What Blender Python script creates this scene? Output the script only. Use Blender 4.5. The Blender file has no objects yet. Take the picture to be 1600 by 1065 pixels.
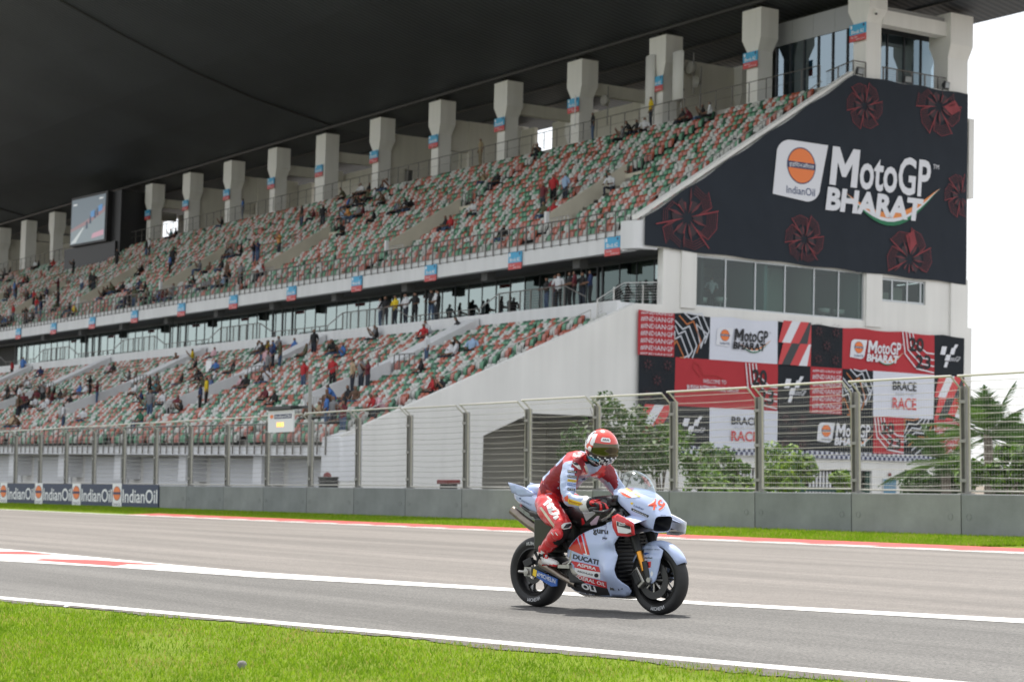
import bpy, bmesh, math, random
import numpy as np
from mathutils import Vector, Matrix, geometry
from mathutils.bvhtree import BVHTree
random.seed(11)
rng = np.random.default_rng(11)
SC = bpy.context.scene
C = SC.collection
R = math.radians
# ------------------------------------------------------------------ camera
FPX, CX, CY = 3111.0, 800.0, 532.5          # a 70 mm lens on a 36 mm frame, 1600 px wide
CAMH = 1.12
def _n(v): return v / np.linalg.norm(v)
def _d(x, y): return _n(np.array([(x - CX) / FPX, -(y - CY) / FPX, -1.0]))
def _frame(vp1, vp2):
    ex = -_d(*vp1); ey = _d(*vp2); ey = _n(ey - ex * (ey @ ex))
    return np.array([ex, ey, np.cross(ex, ey)])
MS = _frame((-1188, 700), (5600, 875))      # axes of the grandstand
def _ground():
    v, s = (-1195, 744), 0.0050
    dx, dy = v[0] - CX, v[1] - CY
    x = (-FPX * FPX + CX * dx - dy * (v[1] - CY - s * v[0])) / (dx + dy * s)
    return _frame(v, (x, v[1] + s * (x - v[0])))
MG = _ground()                              # axes of the track: X along it, Y across it, Z up
camd = bpy.data.cameras.new('camera'); camo = bpy.data.objects.new('camera', camd); C.objects.link(camo)
m4 = Matrix.Identity(4)
for i in range(3):
    for j in range(3): m4[i][j] = MG[i][j]
m4.translation = (0, 0, CAMH)
camo.matrix_world = m4
camd.sensor_width = 36; camd.lens = FPX / 1600 * 36
camd.clip_start = 0.1; camd.clip_end = 6000
camd.dof.use_dof = True; camd.dof.focus_distance = 17.2; camd.dof.aperture_fstop = 3.8
SC.camera = camo
# the grandstand stands level while the track falls a little to one side: one small rotation between them
TILT = Matrix.Identity(4)
_rel = MG @ MS.T
for i in range(3):
    for j in range(3): TILT[i][j] = _rel[i][j]
TILT.translation = (0, 0, CAMH)
# ------------------------------------------------------------------ light
SUN_EL, SUN_AZ = R(64), Vector((-0.85, 0.52))      # horizontal direction towards the sun
w = bpy.data.worlds.new('World'); SC.world = w; w.use_nodes = True
nt = w.node_tree; nt.nodes.clear()
o_ = nt.nodes.new('ShaderNodeOutputWorld'); b_ = nt.nodes.new('ShaderNodeBackground'); s_ = nt.nodes.new('ShaderNodeTexSky')
s_.sky_type = 'NISHITA'; s_.sun_disc = False; s_.sun_elevation = SUN_EL
s_.sun_rotation = math.atan2(SUN_AZ.x, SUN_AZ.y)
s_.air_density = 1.0; s_.dust_density = 3.0; s_.ozone_density = 1.0; s_.altitude = 200
hs_ = nt.nodes.new('ShaderNodeHueSaturation'); hs_.inputs['Saturation'].default_value = 0.45; hs_.inputs['Value'].default_value = 1.0
hz_ = nt.nodes.new('ShaderNodeMix'); hz_.data_type = 'RGBA'; hz_.inputs[0].default_value = 0.72      # milky monsoon haze over the whole sky
hz_.inputs[7].default_value = (4.3, 4.42, 4.55, 1)
nt.links.new(s_.outputs[0], hs_.inputs['Color']); nt.links.new(hs_.outputs[0], hz_.inputs[6]); nt.links.new(hz_.outputs[2], b_.inputs[0]); nt.links.new(b_.outputs[0], o_.inputs[0])
b_.inputs[1].default_value = 0.15
sun = bpy.data.lights.new('sun', 'SUN'); sun.energy = 3.4; sun.angle = R(1.5); sun.color = (1, 0.95, 0.87)
suno = bpy.data.objects.new('sun', sun); C.objects.link(suno)
_sd = Vector((SUN_AZ.x, SUN_AZ.y, 0)).normalized() * math.cos(SUN_EL) + Vector((0, 0, math.sin(SUN_EL)))
suno.rotation_euler = _sd.to_track_quat('Z', 'Y').to_euler(); suno.location = (0, 0, 60)
vs = SC.view_settings
vs.view_transform = 'Standard'; vs.look = 'None'; vs.exposure = 0.95; vs.gamma = 1.0; vs.use_curve_mapping = False
SC.cycles.max_bounces = 6; SC.cycles.diffuse_bounces = 3; SC.cycles.glossy_bounces = 3
SC.cycles.transparent_max_bounces = 12; SC.cycles.transmission_bounces = 4
SC.cycles.use_denoising = True
try: SC.cycles.denoiser = 'OPENIMAGEDENOISE'
except Exception: pass
# ------------------------------------------------------------------ points in the place from the photograph's pixels
CAMP = np.array([0, 0, CAMH])
def gnd(x, y, z=0.0):
    r = MG @ _d(x, y); return Vector(CAMP + r * ((z - CAMH) / r[2]))
def gY(x, y, Y):
    r = MG @ _d(x, y); return Vector(CAMP + r * (Y / r[1]))
def sX(x, y, X): r = MS @ _d(x, y); return r * (X / r[0])
def sY(x, y, Y): r = MS @ _d(x, y); return r * (Y / r[1])
def sP(x, y, Y0, Z0, s, off=0.0):
    r = MS @ _d(x, y); return r * ((Z0 + off - s * Y0) / (r[2] - s * r[1]))
def spx(p):
    c = MS.T @ np.array(p); return CX + FPX * c[0] / -c[2], CY - FPX * c[1] / -c[2]
# ------------------------------------------------------------------ materials
_mats = {}
def M(name, col, rough=0.6, metal=0.0, var=0.0, vscale=4.0, bump=0.0, bscale=30.0, spec=0.5, emit=0.0, coat=0.0, stretch=None):
    if name in _mats: return _mats[name]
    m = bpy.data.materials.new(name); m.use_nodes = True; t = m.node_tree; p = t.nodes['Principled BSDF']
    c4 = (col[0], col[1], col[2], 1)
    p.inputs['Base Color'].default_value = c4; p.inputs['Roughness'].default_value = rough; p.inputs['Metallic'].default_value = metal
    p.inputs['Specular IOR Level'].default_value = spec
    if coat: p.inputs['Coat Weight'].default_value = coat; p.inputs['Coat Roughness'].default_value = 0.06
    if emit: p.inputs['Emission Color'].default_value = c4; p.inputs['Emission Strength'].default_value = emit
    if var or bump:
        tc = t.nodes.new('ShaderNodeTexCoord'); mp = t.nodes.new('ShaderNodeMapping'); t.links.new(tc.outputs['Object'], mp.inputs[0])
        if stretch: mp.inputs['Scale'].default_value = stretch
    if var:
        n = t.nodes.new('ShaderNodeTexNoise'); n.inputs['Scale'].default_value = vscale; n.inputs['Detail'].default_value = 6; n.inputs['Roughness'].default_value = 0.65
        t.links.new(mp.outputs[0], n.inputs['Vector'])
        mr = t.nodes.new('ShaderNodeMapRange'); mr.inputs[1].default_value = 0.25; mr.inputs[2].default_value = 0.75
        mr.inputs[3].default_value = 1 - var; mr.inputs[4].default_value = 1 + var
        t.links.new(n.outputs['Fac'], mr.inputs[0])
        mx = t.nodes.new('ShaderNodeVectorMath'); mx.operation = 'SCALE'; mx.inputs[0].default_value = col[:3]
        t.links.new(mr.outputs[0], mx.inputs['Scale']); t.links.new(mx.outputs[0], p.inputs['Base Color'])
    if bump:
        n2 = t.nodes.new('ShaderNodeTexNoise'); n2.inputs['Scale'].default_value = bscale; n2.inputs['Detail'].default_value = 4
        t.links.new(mp.outputs[0], n2.inputs['Vector'])
        bp = t.nodes.new('ShaderNodeBump'); bp.inputs['Strength'].default_value = bump; bp.inputs['Distance'].default_value = 0.02
        t.links.new(n2.outputs['Fac'], bp.inputs['Height']); t.links.new(bp.outputs[0], p.inputs['Normal'])
    _mats[name] = m; return m
def glass_mat(name, tint, gloss, rough=0.02, mirror=(.86, .93, .92)):
    """a pane: part of the light passes tinted, the rest mirrors the surroundings"""
    if name in _mats: return _mats[name]
    m = bpy.data.materials.new(name); m.use_nodes = True; t = m.node_tree; t.nodes.clear()
    o = t.nodes.new('ShaderNodeOutputMaterial'); mx = t.nodes.new('ShaderNodeMixShader'); tr = t.nodes.new('ShaderNodeBsdfTransparent'); gl = t.nodes.new('ShaderNodeBsdfGlossy')
    tr.inputs[0].default_value = (*tint, 1); gl.inputs['Color'].default_value = (*mirror, 1); gl.inputs['Roughness'].default_value = rough
    lw = t.nodes.new('ShaderNodeLayerWeight'); fr = t.nodes.new('ShaderNodeMath'); fr.operation = 'POWER'; fr.inputs[1].default_value = 4.0; t.links.new(lw.outputs['Facing'], fr.inputs[0])
    ad = t.nodes.new('ShaderNodeMath'); ad.operation = 'ADD'; ad.use_clamp = True; ad.inputs[1].default_value = gloss
    t.links.new(fr.outputs[0], ad.inputs[0]); t.links.new(ad.outputs[0], mx.inputs[0]); t.links.new(tr.outputs[0], mx.inputs[1]); t.links.new(gl.outputs[0], mx.inputs[2]); t.links.new(mx.outputs[0], o.inputs[0])
    _mats[name] = m; return m
# ------------------------------------------------------------------ objects
STAND = []
def put(o, parent=None, stand=False):
    C.objects.link(o)
    if parent is not None: o.parent = parent
    if stand and parent is None: STAND.append(o)
    return o
def tag(o, label=None, cat=None, group=None, kind=None):
    if label: o['label'] = label
    if cat: o['category'] = cat
    if group: o['group'] = group
    if kind: o['kind'] = kind
    return o
def thing(name, label, cat, loc=(0, 0, 0), rz=0.0, group=None, stand=False):
    o = bpy.data.objects.new(name, None); o.empty_display_size = 0.2
    put(o, None, stand); o.location = loc; o.rotation_euler = (0, 0, rz)
    return tag(o, label, cat, group)
class MB:
    """collects faces of several materials and becomes ONE mesh object"""
    def __init__(s): s.v = []; s.f = []; s.m = []; s.mats = []
    def mi(s, m):
        if m not in s.mats: s.mats.append(m)
        return s.mats.index(m)
    def add(s, vs, fs, m):
        b = len(s.v); s.v.extend([tuple(v) for v in vs]); k = s.mi(m)
        for f in fs: s.f.append(tuple(b + i for i in f)); s.m.append(k)
        return s
    def quad(s, a, b, c, d, m): return s.add([a, b, c, d], [(0, 1, 2, 3)], m)
    def box(s, x0, x1, y0, y1, z0, z1, m):
        v = [(x, y, z) for z in (z0, z1) for y in (y0, y1) for x in (x0, x1)]
        return s.add(v, [(0, 2, 3, 1), (4, 5, 7, 6), (0, 1, 5, 4), (2, 6, 7, 3), (0, 4, 6, 2), (1, 3, 7, 5)], m)
    def obox(s, c, ax, ay, az, m):
        """box from a centre and three half-axis vectors"""
        c = Vector(c); ax, ay, az = Vector(ax), Vector(ay), Vector(az)
        v = [c + sx * ax + sy * ay + sz * az for sz in (-1, 1) for sy in (-1, 1) for sx in (-1, 1)]
        return s.add(v, [(0, 2, 3, 1), (4, 5, 7, 6), (0, 1, 5, 4), (2, 6, 7, 3), (0, 4, 6, 2), (1, 3, 7, 5)], m)
    def tube(s, pts, r, m, n=8, cap=True):
        pts = [Vector(p) for p in pts]; rs = r if isinstance(r, (list, tuple)) else [r] * len(pts)
        rings = []; up = None
        for i, p in enumerate(pts):
            t = (pts[min(i + 1, len(pts) - 1)] - pts[max(i - 1, 0)]).normalized()
            if up is None:
                up = Vector((0, 0, 1)) if abs(t.z) < 0.9 else Vector((1, 0, 0))
            a = t.cross(up).normalized(); b = a.cross(t).normalized(); up = b
            rings.append([p + (a * math.cos(2 * math.pi * k / n) + b * math.sin(2 * math.pi * k / n)) * rs[i] for k in range(n)])
        return s.loft(rings, m, cap)
    def loft(s, rings, m, cap=True, closed=True):
        n = len(rings[0]); v = [p for r_ in rings for p in r_]; f = []
        for i in range(len(rings) - 1):
            for k in range(n if closed else n - 1):
                k2 = (k + 1) % n; f.append((i * n + k, i * n + k2, (i + 1) * n + k2, (i + 1) * n + k))
        if cap and closed: f.append(tuple(range(n))[::-1]); f.append(tuple((len(rings) - 1) * n + k for k in range(n)))
        return s.add(v, f, m)
    def lathe(s, prof, m, n=24, axis='Y', c=(0, 0, 0), cap=False):
        rings = []
        for (r_, h) in prof:
            ring = []
            for k in range(n):
                a = 2 * math.pi * k / n; x, y = r_ * math.cos(a), r_ * math.sin(a)
                p = {'Y': (x, h, y), 'Z': (x, y, h), 'X': (h, x, y)}[axis]
                ring.append((p[0] + c[0], p[1] + c[1], p[2] + c[2]))
            rings.append(ring)
        return s.loft(rings, m, cap)
    def prism(s, poly, ext, m):
        a = [Vector(p) for p in poly]; e = Vector(ext); b = [p + e for p in a]; n = len(a)
        fs = [tuple(range(n))[::-1], tuple(range(n, 2 * n))] + [(i, (i + 1) % n, n + (i + 1) % n, n + i) for i in range(n)]
        return s.add(a + b, fs, m)
    def build(s, name, parent=None, stand=False, smooth=False, bev=0.0, fix=True, angle=None):
        me = bpy.data.meshes.new(name); me.from_pydata(s.v, [], s.f)
        for m in s.mats: me.materials.append(m)
        if len(s.mats) > 1: me.polygons.foreach_set('material_index', s.m)
        if fix:
            bm = bmesh.new(); bm.from_mesh(me); bmesh.ops.recalc_face_normals(bm, faces=bm.faces); bm.to_mesh(me); bm.free()
        if smooth:
            me.polygons.foreach_set('use_smooth', [True] * len(me.polygons))
            if angle:
                try: me.set_sharp_from_angle(angle=R(angle))
                except Exception: pass
        me.update()
        o = bpy.data.objects.new(name, me); put(o, parent, stand)
        if bev:
            md = o.modifiers.new('bevel', 'BEVEL'); md.width = bev; md.segments = 2; md.limit_method = 'ANGLE'; md.angle_limit = R(40)
        return o
def fast_mesh(name, V, F, mats, mi=None, smooth=False):
    """numpy arrays: V (n,3), F (m,k)"""
    me = bpy.data.meshes.new(name); k = F.shape[1]
    me.vertices.add(len(V)); me.vertices.foreach_set('co', np.ascontiguousarray(V, dtype=np.float32).ravel())
    me.loops.add(F.size); me.loops.foreach_set('vertex_index', np.ascontiguousarray(F, dtype=np.int32).ravel())
    me.polygons.add(len(F)); me.polygons.foreach_set('loop_start', np.arange(0, F.size, k, dtype=np.int32))
    try: me.polygons.foreach_set('loop_total', np.full(len(F), k, dtype=np.int32))
    except Exception: pass
    for m in mats: me.materials.append(m)
    if mi is not None: me.polygons.foreach_set('material_index', np.ascontiguousarray(mi, dtype=np.int32))
    if smooth: me.polygons.foreach_set('use_smooth', np.ones(len(F), dtype=bool))
    me.update(calc_edges=True); me.validate()
    return me
# ------------------------------------------------------------------ lettering and flat print
_txt = {}
def text2d(body, bold=0.0, shear=0.0, space=1.0, res=3):
    key = (body, bold, shear, space, res)
    if key in _txt: return _txt[key]
    cu = bpy.data.curves.new('lettering', 'FONT'); cu.body = body; cu.size = 1; cu.offset = bold; cu.space_character = space; cu.resolution_u = res
    ob = bpy.data.objects.new('lettering', cu); C.objects.link(ob)
    dg = bpy.context.evaluated_depsgraph_get(); ev = ob.evaluated_get(dg); me = ev.to_mesh()
    v = [(p.co.x, p.co.y) for p in me.vertices]; f = [tuple(p.vertices) for p in me.polygons]
    ev.to_mesh_clear(); bpy.data.objects.remove(ob); bpy.data.curves.remove(cu)
    xs = [p[0] for p in v]; ys = [p[1] for p in v]
    x0, x1, y0, y1 = min(xs), max(xs), min(ys), max(ys)
    v = [((x - x0) / (x1 - x0), (y - y0) / (y1 - y0)) for x, y in v]
    if shear: k_ = shear * (y1 - y0) / (x1 - x0); v = [((x + k_ * y) / (1 + abs(k_)) + (abs(k_) / (1 + abs(k_)) if k_ < 0 else 0), y) for x, y in v]
    _txt[key] = (v, f, (x1 - x0) / (y1 - y0)); return _txt[key]
def letter(mb, body, mp, m, box, **k):
    """write BODY into box (u0,u1,v0,v1) of the flat map mp(u,v)->point"""
    v, f, _a = text2d(body, **k); u0, u1, v0, v1 = box
    mb.add([mp(u0 + (u1 - u0) * x, v0 + (v1 - v0) * y) for x, y in v], f, m)
def shape(mb, poly, mp, m):
    tr = geometry.tessellate_polygon([[Vector((p[0], p[1], 0)) for p in poly]])
    mb.add([mp(*p) for p in poly], [tuple(t) for t in tr], m)
def stroke(mb, pts, wd, mp, m, closed=False):
    P = [Vector((p[0], p[1])) for p in pts]; n = len(P); L, Rr = [], []
    for i in range(n):
        a = P[(i - 1) % n] if (i > 0 or closed) else P[i]; b = P[(i + 1) % n] if (i < n - 1 or closed) else P[i]
        d1 = (P[i] - a); d2 = (b - P[i]); d1 = d1.normalized() if d1.length > 1e-9 else d2.normalized(); d2 = d2.normalized() if d2.length > 1e-9 else d1
        t = d1 + d2; t = t.normalized() if t.length > 1e-6 else d1
        nn = Vector((-t.y, t.x)); k = max(0.5, abs(t.dot(d1)))
        L.append(P[i] + nn * (wd / 2 / k)); Rr.append(P[i] - nn * (wd / 2 / k))
    fs = [(i, (i + 1) % n, n + (i + 1) % n, n + i) for i in range(n if closed else n - 1)]
    mb.add([mp(*p) for p in L + Rr], fs, m)
def disc(c, rx, ry, n=32): return [(c[0] + rx * math.cos(2 * math.pi * i / n), c[1] + ry * math.sin(2 * math.pi * i / n)) for i in range(n)]
# ================================================================== ground and track
def sheet(name, poly, z, m, kind='structure', parent=None):
    tr = geometry.tessellate_polygon([[Vector((p[0], p[1], 0)) for p in poly]])
    mb = MB(); mb.add([(p[0], p[1], z) for p in poly], [tuple(t) for t in tr], m)
    o = mb.build(name, parent)
    for p in o.data.polygons:
        if p.normal.z < 0: p.flip()
    return tag(o, kind=kind) if parent is None else o
def asphalt(name, base, speck, patch):
    m = bpy.data.materials.new(name); m.use_nodes = True; t = m.node_tree; p = t.nodes['Principled BSDF']; p.inputs['Roughness'].default_value = 0.72; p.inputs['Specular IOR Level'].default_value = 0.35
    tc = t.nodes.new('ShaderNodeTexCoord'); mp = t.nodes.new('ShaderNodeMapping'); t.links.new(tc.outputs['Object'], mp.inputs[0])
    def noise(sc, det, stretch=None):
        n = t.nodes.new('ShaderNodeTexNoise'); n.inputs['Scale'].default_value = sc; n.inputs['Detail'].default_value = det; n.inputs['Roughness'].default_value = 0.7
        src = mp
        if stretch:
            src = t.nodes.new('ShaderNodeMapping'); src.inputs['Scale'].default_value = stretch; src.inputs['Rotation'].default_value = (0, 0, R(-3)); t.links.new(tc.outputs['Object'], src.inputs[0])
        t.links.new(src.outputs[0], n.inputs['Vector']); return n
    n1 = noise(38, 6); n2 = noise(0.8, 6, (0.06, 1.3, 1)); n3 = noise(7, 7)
    def rng_(n, a, b, lo=0.3, hi=0.7):
        q = t.nodes.new('ShaderNodeMapRange'); q.inputs[1].default_value = lo; q.inputs[2].default_value = hi; q.inputs[3].default_value = a; q.inputs[4].default_value = b; t.links.new(n.outputs['Fac'], q.inputs[0]); return q
    a = rng_(n1, 1 - speck, 1 + speck, .40, .60); b = rng_(n2, 1 - patch, 1 + patch, .38, .62); c = rng_(n3, 0.88, 1.12, .38, .62)
    q1 = t.nodes.new('ShaderNodeMath'); q1.operation = 'MULTIPLY'; t.links.new(a.outputs[0], q1.inputs[0]); t.links.new(b.outputs[0], q1.inputs[1])
    q2 = t.nodes.new('ShaderNodeMath'); q2.operation = 'MULTIPLY'; t.links.new(q1.outputs[0], q2.inputs[0]); t.links.new(c.outputs[0], q2.inputs[1])
    s = t.nodes.new('ShaderNodeVectorMath'); s.operation = 'SCALE'; s.inputs[0].default_value = base; t.links.new(q2.outputs[0], s.inputs['Scale']); t.links.new(s.outputs[0], p.inputs['Base Color'])
    bp = t.nodes.new('ShaderNodeBump'); bp.inputs['Strength'].default_value = 0.35; bp.inputs['Distance'].default_value = 0.004; t.links.new(n1.outputs['Fac'], bp.inputs['Height']); t.links.new(bp.outputs[0], p.inputs['Normal'])
    return m
mTrack = asphalt('track asphalt', (0.138, 0.125, 0.115), 0.30, 0.20)
mPit = asphalt('pit lane asphalt', (0.092, 0.089, 0.085), 0.5, 0.22)
mDirt = M('dry earth', (0.16, 0.13, 0.10), 0.95, var=0.35, vscale=1.2, bump=0.4, bscale=8)
mGrass = M('turf', (0.13, 0.18, 0.02), 0.95, var=0.35, vscale=2.2, bump=0.8, bscale=60, spec=0.1)
mPaint = M('white track paint', (0.58, 0.57, 0.55), 0.6, var=0.16, vscale=5, bump=0.1, bscale=90)
mRed = M('red track paint', (0.44, 0.028, 0.024), 0.55, var=0.12, vscale=5, bump=0.1, bscale=90)
mCrack = M('broken concrete edge', (0.10, 0.09, 0.08), 0.95, var=0.5, vscale=9, bump=0.8, bscale=30)
sheet('ground', [(-3000, -3000), (3000, -3000), (3000, 3000), (-3000, 3000)], -0.06, mDirt)
SL = 0.194
def near(X, off=0.0): return 6.12 + SL * (X + 18.4) + off
farY = 25.0
sheet('grass_verge', [(-260, near(-260, -60)), (60, near(60, -60)), (60, near(60, 0.02)), (-260, near(-260, 0.02))], -0.004, mGrass)
midp = [gnd(*p) for p in ((0, 866), (94, 872), (272, 886), (400, 897.5), (800, 921), (1100, 942.3), (1600, 970))]
mid = [(p.x, p.y) for p in midp]
mid = [(-260, mid[0][1] - 3)] + mid + [(60, mid[-1][1] + (mid[-1][1] - mid[-2][1]) / (mid[-1][0] - mid[-2][0]) * (60 - mid[-1][0]))]
pit = [(-260, near(-260)), (60, near(60))] + mid[::-1]
sheet('pit_exit_lane', pit, 0.0, mPit)
sheet('race_track', mid + [(60, farY), (-260, farY)], 0.0, mTrack)
# painted lines
def pline(name, pts, wd, m, z=0.004):
    mb = MB(); stroke(mb, pts, wd, lambda u, v: (u, v, z), m); return tag(mb.build(name), kind='structure')
pline('white_edge_line', [(X, near(X, 0.16)) for X in (-260, -60, 60)], 0.22, mPaint)
cr = MB(); Xs = np.linspace(-24, -3, 150)
for a, b in zip(Xs[:-1], Xs[1:]):
    w0, w1 = (0.10 + 0.06 * math.sin(a * 3.1) + random.uniform(0, 0.10) + max(0, (a + 13) * 0.04) for _ in (0, 1))
    cr.quad((a, near(a, 0.05), 0.003), (b, near(b, 0.05), 0.003), (b, near(b, 0.03 - w1), 0.003), (a, near(a, 0.03 - w0), 0.003), mCrack)
tag(cr.build('cracked_track_edge'), kind='structure')
wedge = [gnd(*p) for p in ((-60, 851), (0, 856.7), (94, 865), (272, 882), (400, 893.3), (600, 906), (800, 918.5), (1100, 940), (1600, 966.5), (1600, 973.5), (1100, 944.8), (800, 923.5), (600, 912.5), (400, 901.6), (201, 887.5), (0, 876), (-60, 871.5))]
sheet('white_exit_line', [(p.x, p.y) for p in wedge], 0.004, mPaint)
for pl in (((-60, 857), (0, 861.6), (39, 861.6), (88, 866.6), (0, 865.6), (-60, 861)), ((53, 874.8), (68, 873.2), (150, 875), (275, 883.6), (240, 882), (199, 881.4), (180, 884.2), (120, 880))):
    q = [gnd(*p) for p in pl]; sheet('red_painted_stripe', [(p.x, p.y) for p in q], 0.008, mRed)
pline('white_far_line', [(-260, farY - 0.1), (60, farY - 0.1)], 0.24, mPaint)
# painted kerb along the far side, a low ramp with long slanting colour joints
kb = MB(); mRed2 = M('worn red kerb paint', (0.36, 0.032, 0.028), 0.6, var=0.15, vscale=3)
X = -63.0; k = 0
while X < 40:
    L = 1.9; y0, y1 = farY + 0.03, farY + 0.85
    a = [(X, y0, 0.006), (X + L, y0, 0.006), (X + L + 0.7, y1, 0.05), (X + 0.7, y1, 0.05)]
    kb.quad(*a, mRed if k % 2 else mRed2)
    kb.quad((X + 0.2, y0, 0.009), (X + L * .9, y0, 0.009), (X + L * 1.0, y0 + 0.12, 0.016), (X + 0.9, y0 + 0.09, 0.014), mPaint)
    X += L; k += 1
tag(kb.build('painted_kerb'), kind='structure')
strip = MB()
for (xa, xb) in ((-260, 60),):
    strip.quad((xa, farY + 0.04, 0.002), (xb, farY + 0.04, 0.002), (xb, 31.32, 0.01), (xa, 31.32, 0.01), mGrass)
tag(strip.build('grass_strip'), kind='structure')
sheet('service_road', [(-260, 31.35), (60, 31.35), (60, 120), (-260, 120)], -0.02, M('grey service road', (0.2, 0.195, 0.185), 0.9, var=0.1, vscale=0.6))
pl = MB(); stroke(pl, [(-44, 27.4), (-36, 27.9), (-33, 27.4), (-30, 27.5)], 0.5, lambda u, v: (u, v, 0.012), mDirt); tag(pl.build('worn_path'), kind='structure')
# ------------------------------------------------------------------ grass blades
def grass(name, xy, hmin, hmax, wd, zb=0.0):
    n = len(xy); a = rng.uniform(0, 2 * math.pi, n); ln = rng.uniform(hmin, hmax, n); lean = rng.normal(0, 0.45, (n, 2))
    base = np.column_stack([xy, np.full(n, zb)]); side = np.column_stack([np.cos(a), np.sin(a), np.zeros(n)]) * (wd * rng.uniform(.6, 1.3, n))[:, None]
    tip = base + np.column_stack([lean * ln[:, None], ln])
    V = np.empty((n, 3, 3)); V[:, 0] = base - side; V[:, 1] = base + side; V[:, 2] = tip
    F = np.arange(3 * n).reshape(n, 3); mi = rng.choice(4, n, p=[.42, .3, .2, .08]); dry = np.sin(xy[:, 0] * 2.1 + np.sin(xy[:, 1] * 3)) * np.sin(xy[:, 1] * 2.7 + xy[:, 0]) + rng.normal(0, .35, n); mi[(dry > .9) & (rng.uniform(0, 1, n) < .6)] = 3; mi[dry < -.75] = 2
    me = fast_mesh(name, V.reshape(-1, 3), F, [blade(i) for i in range(4)], mi)
    return tag(put(bpy.data.objects.new(name, me)), kind='stuff')
def blade(i):
    col = [(0.185, 0.31, 0.020), (0.23, 0.345, 0.026), (0.13, 0.235, 0.016), (0.34, 0.32, 0.10)][i]; nm = 'grass blade %d' % i
    if nm in _mats: return _mats[nm]
    m = bpy.data.materials.new(nm); m.use_nodes = True; t = m.node_tree; t.nodes.clear()
    o = t.nodes.new('ShaderNodeOutputMaterial'); mx = t.nodes.new('ShaderNodeMixShader'); mx.inputs[0].default_value = 0.4
    d = t.nodes.new('ShaderNodeBsdfDiffuse'); tr = t.nodes.new('ShaderNodeBsdfTranslucent'); d.inputs[0].default_value = (*col, 1); tr.inputs[0].default_value = (col[0] * 1.2, col[1] * 1.15, col[2], 1)
    t.links.new(d.outputs[0], mx.inputs[1]); t.links.new(tr.outputs[0], mx.inputs[2]); t.links.new(mx.outputs[0], o.inputs[0]); _mats[nm] = m; return m
N = 210000
gx = rng.uniform(-24, -4, N); dist = rng.uniform(0, 1, N) ** 0.8 * 5.2; gy = near(gx) - 0.16 - dist
gy += 0.06 * np.sin(gx * 3.1) + rng.normal(0, 0.03, N)
patch = np.sin(gx * 1.7 + 2 * np.sin(gy * 1.3)) + np.sin(gy * 2.3 + gx * .6) + rng.normal(0, .8, N)
keep = (patch > -1.7); grass('grass', np.column_stack([gx[keep], gy[keep]]), 0.012, 0.040, 0.0045)
N = 150000
gx = -26 - rng.uniform(0, 1, N) ** 1.6 * 80; gy = rng.uniform(farY + 0.95, 31.3, N)
rut = np.exp(-((gy - 27.5) / 0.35) ** 2) * ((gx > -46) & (gx < -28)); keep = rng.uniform(0, 1, N) > rut * 0.9
grass('grass', np.column_stack([gx[keep], gy[keep]]), 0.04, 0.10, 0.011, 0.005)
# ================================================================== concrete barrier, boards and debris fence
mConc = M('grey concrete', (0.225, 0.235, 0.235), 0.85, var=0.22, vscale=0.9, bump=0.25, bscale=25)
mConcD = M('concrete hollow', (0.09, 0.09, 0.09), 0.9)
BY0, BY1, BH = 31.30, 31.62, 0.935
JX0, JL = -34.45, 3.46
bar = thing('barrier_wall', 'long grey concrete barrier of butted blocks between the grass and the wire fence', 'barrier', (JX0, BY0, 0))
def block_mesh(shade):
    mc = M('grey concrete %d' % shade, [(0.225, 0.235, 0.235), (0.20, 0.212, 0.215), (0.25, 0.255, 0.25)][shade], 0.85, var=0.22, vscale=0.9, bump=0.25, bscale=25)
    b = MB(); L = JL - 0.035
    sec = [(0, 0.05), (0, BH - 0.02), (0.02, BH), (BY1 - BY0 - 0.02, BH), (BY1 - BY0, BH - 0.02), (BY1 - BY0, 0.05)]
    b.loft([[(x, y, z) for y, z in sec] for x in (0, L)], mc)
    for x in (0.25, 1.1, 2.0, 2.9): b.box(x, x + 0.42, 0.0, BY1 - BY0, -0.03, 0.05, mc)
    for x in (0.22, L - 0.30):
        b.lathe([(0.075, -0.004), (0.075, 0.003), (0.052, 0.003), (0.052, -0.002)], mConcD, 12, 'Y', (x, 0, 0.44))
        b.lathe([(0.054, -0.0045), (0.001, -0.0045)], mc, 12, 'Y', (x, 0, 0.44))
    o = b.build('concrete_block', bar); return o
protos = [block_mesh(i) for i in range(3)]
first = [True] * 3
for k in range(-5, 24):
    i = random.choice((0, 0, 1, 2)); o = protos[i] if first[i] else protos[i].copy()
    if not first[i]: C.objects.link(o)
    first[i] = False; o.parent = bar
    o.location = (-k * JL + 0.018 - JL, random.uniform(-0.006, 0.006), random.uniform(-0.006, 0.004))
# sponsor boards hung on the barrier
mNavy = M('navy board', (0.022, 0.035, 0.085), 0.5); mBWhite = M('white print', (0.80, 0.80, 0.82), 0.5); mOrange = M('orange print', (0.80, 0.20, 0.045), 0.5); mNavyP = M('navy print', (0.02, 0.03, 0.10), 0.5)
mDkBlue = M('dark blue print', (0.025, 0.05, 0.15), 0.5)
def roundel(mb, mp, c, rx, ry, word=True):
    shape(mb, disc(c, rx * 1.07, ry * 1.07), lambda u, v: mp(u, v, 1), mNavyP)
    shape(mb, disc(c, rx, ry), lambda u, v: mp(u, v, 2), mOrange)
    shape(mb, [(c[0] - rx * 1.06, c[1] - ry * .17), (c[0] + rx * 1.06, c[1] - ry * .17), (c[0] + rx * 1.06, c[1] + ry * .2), (c[0] - rx * 1.06, c[1] + ry * .2)], lambda u, v: mp(u, v, 3), mNavyP)
    if word:
        letter(mb, 'इंडियनऑयल', lambda u, v: mp(u, v, 4), mBWhite, (c[0] - rx * .92, c[0] + rx * .92, c[1] - ry * .14, c[1] + ry * .18))
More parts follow.
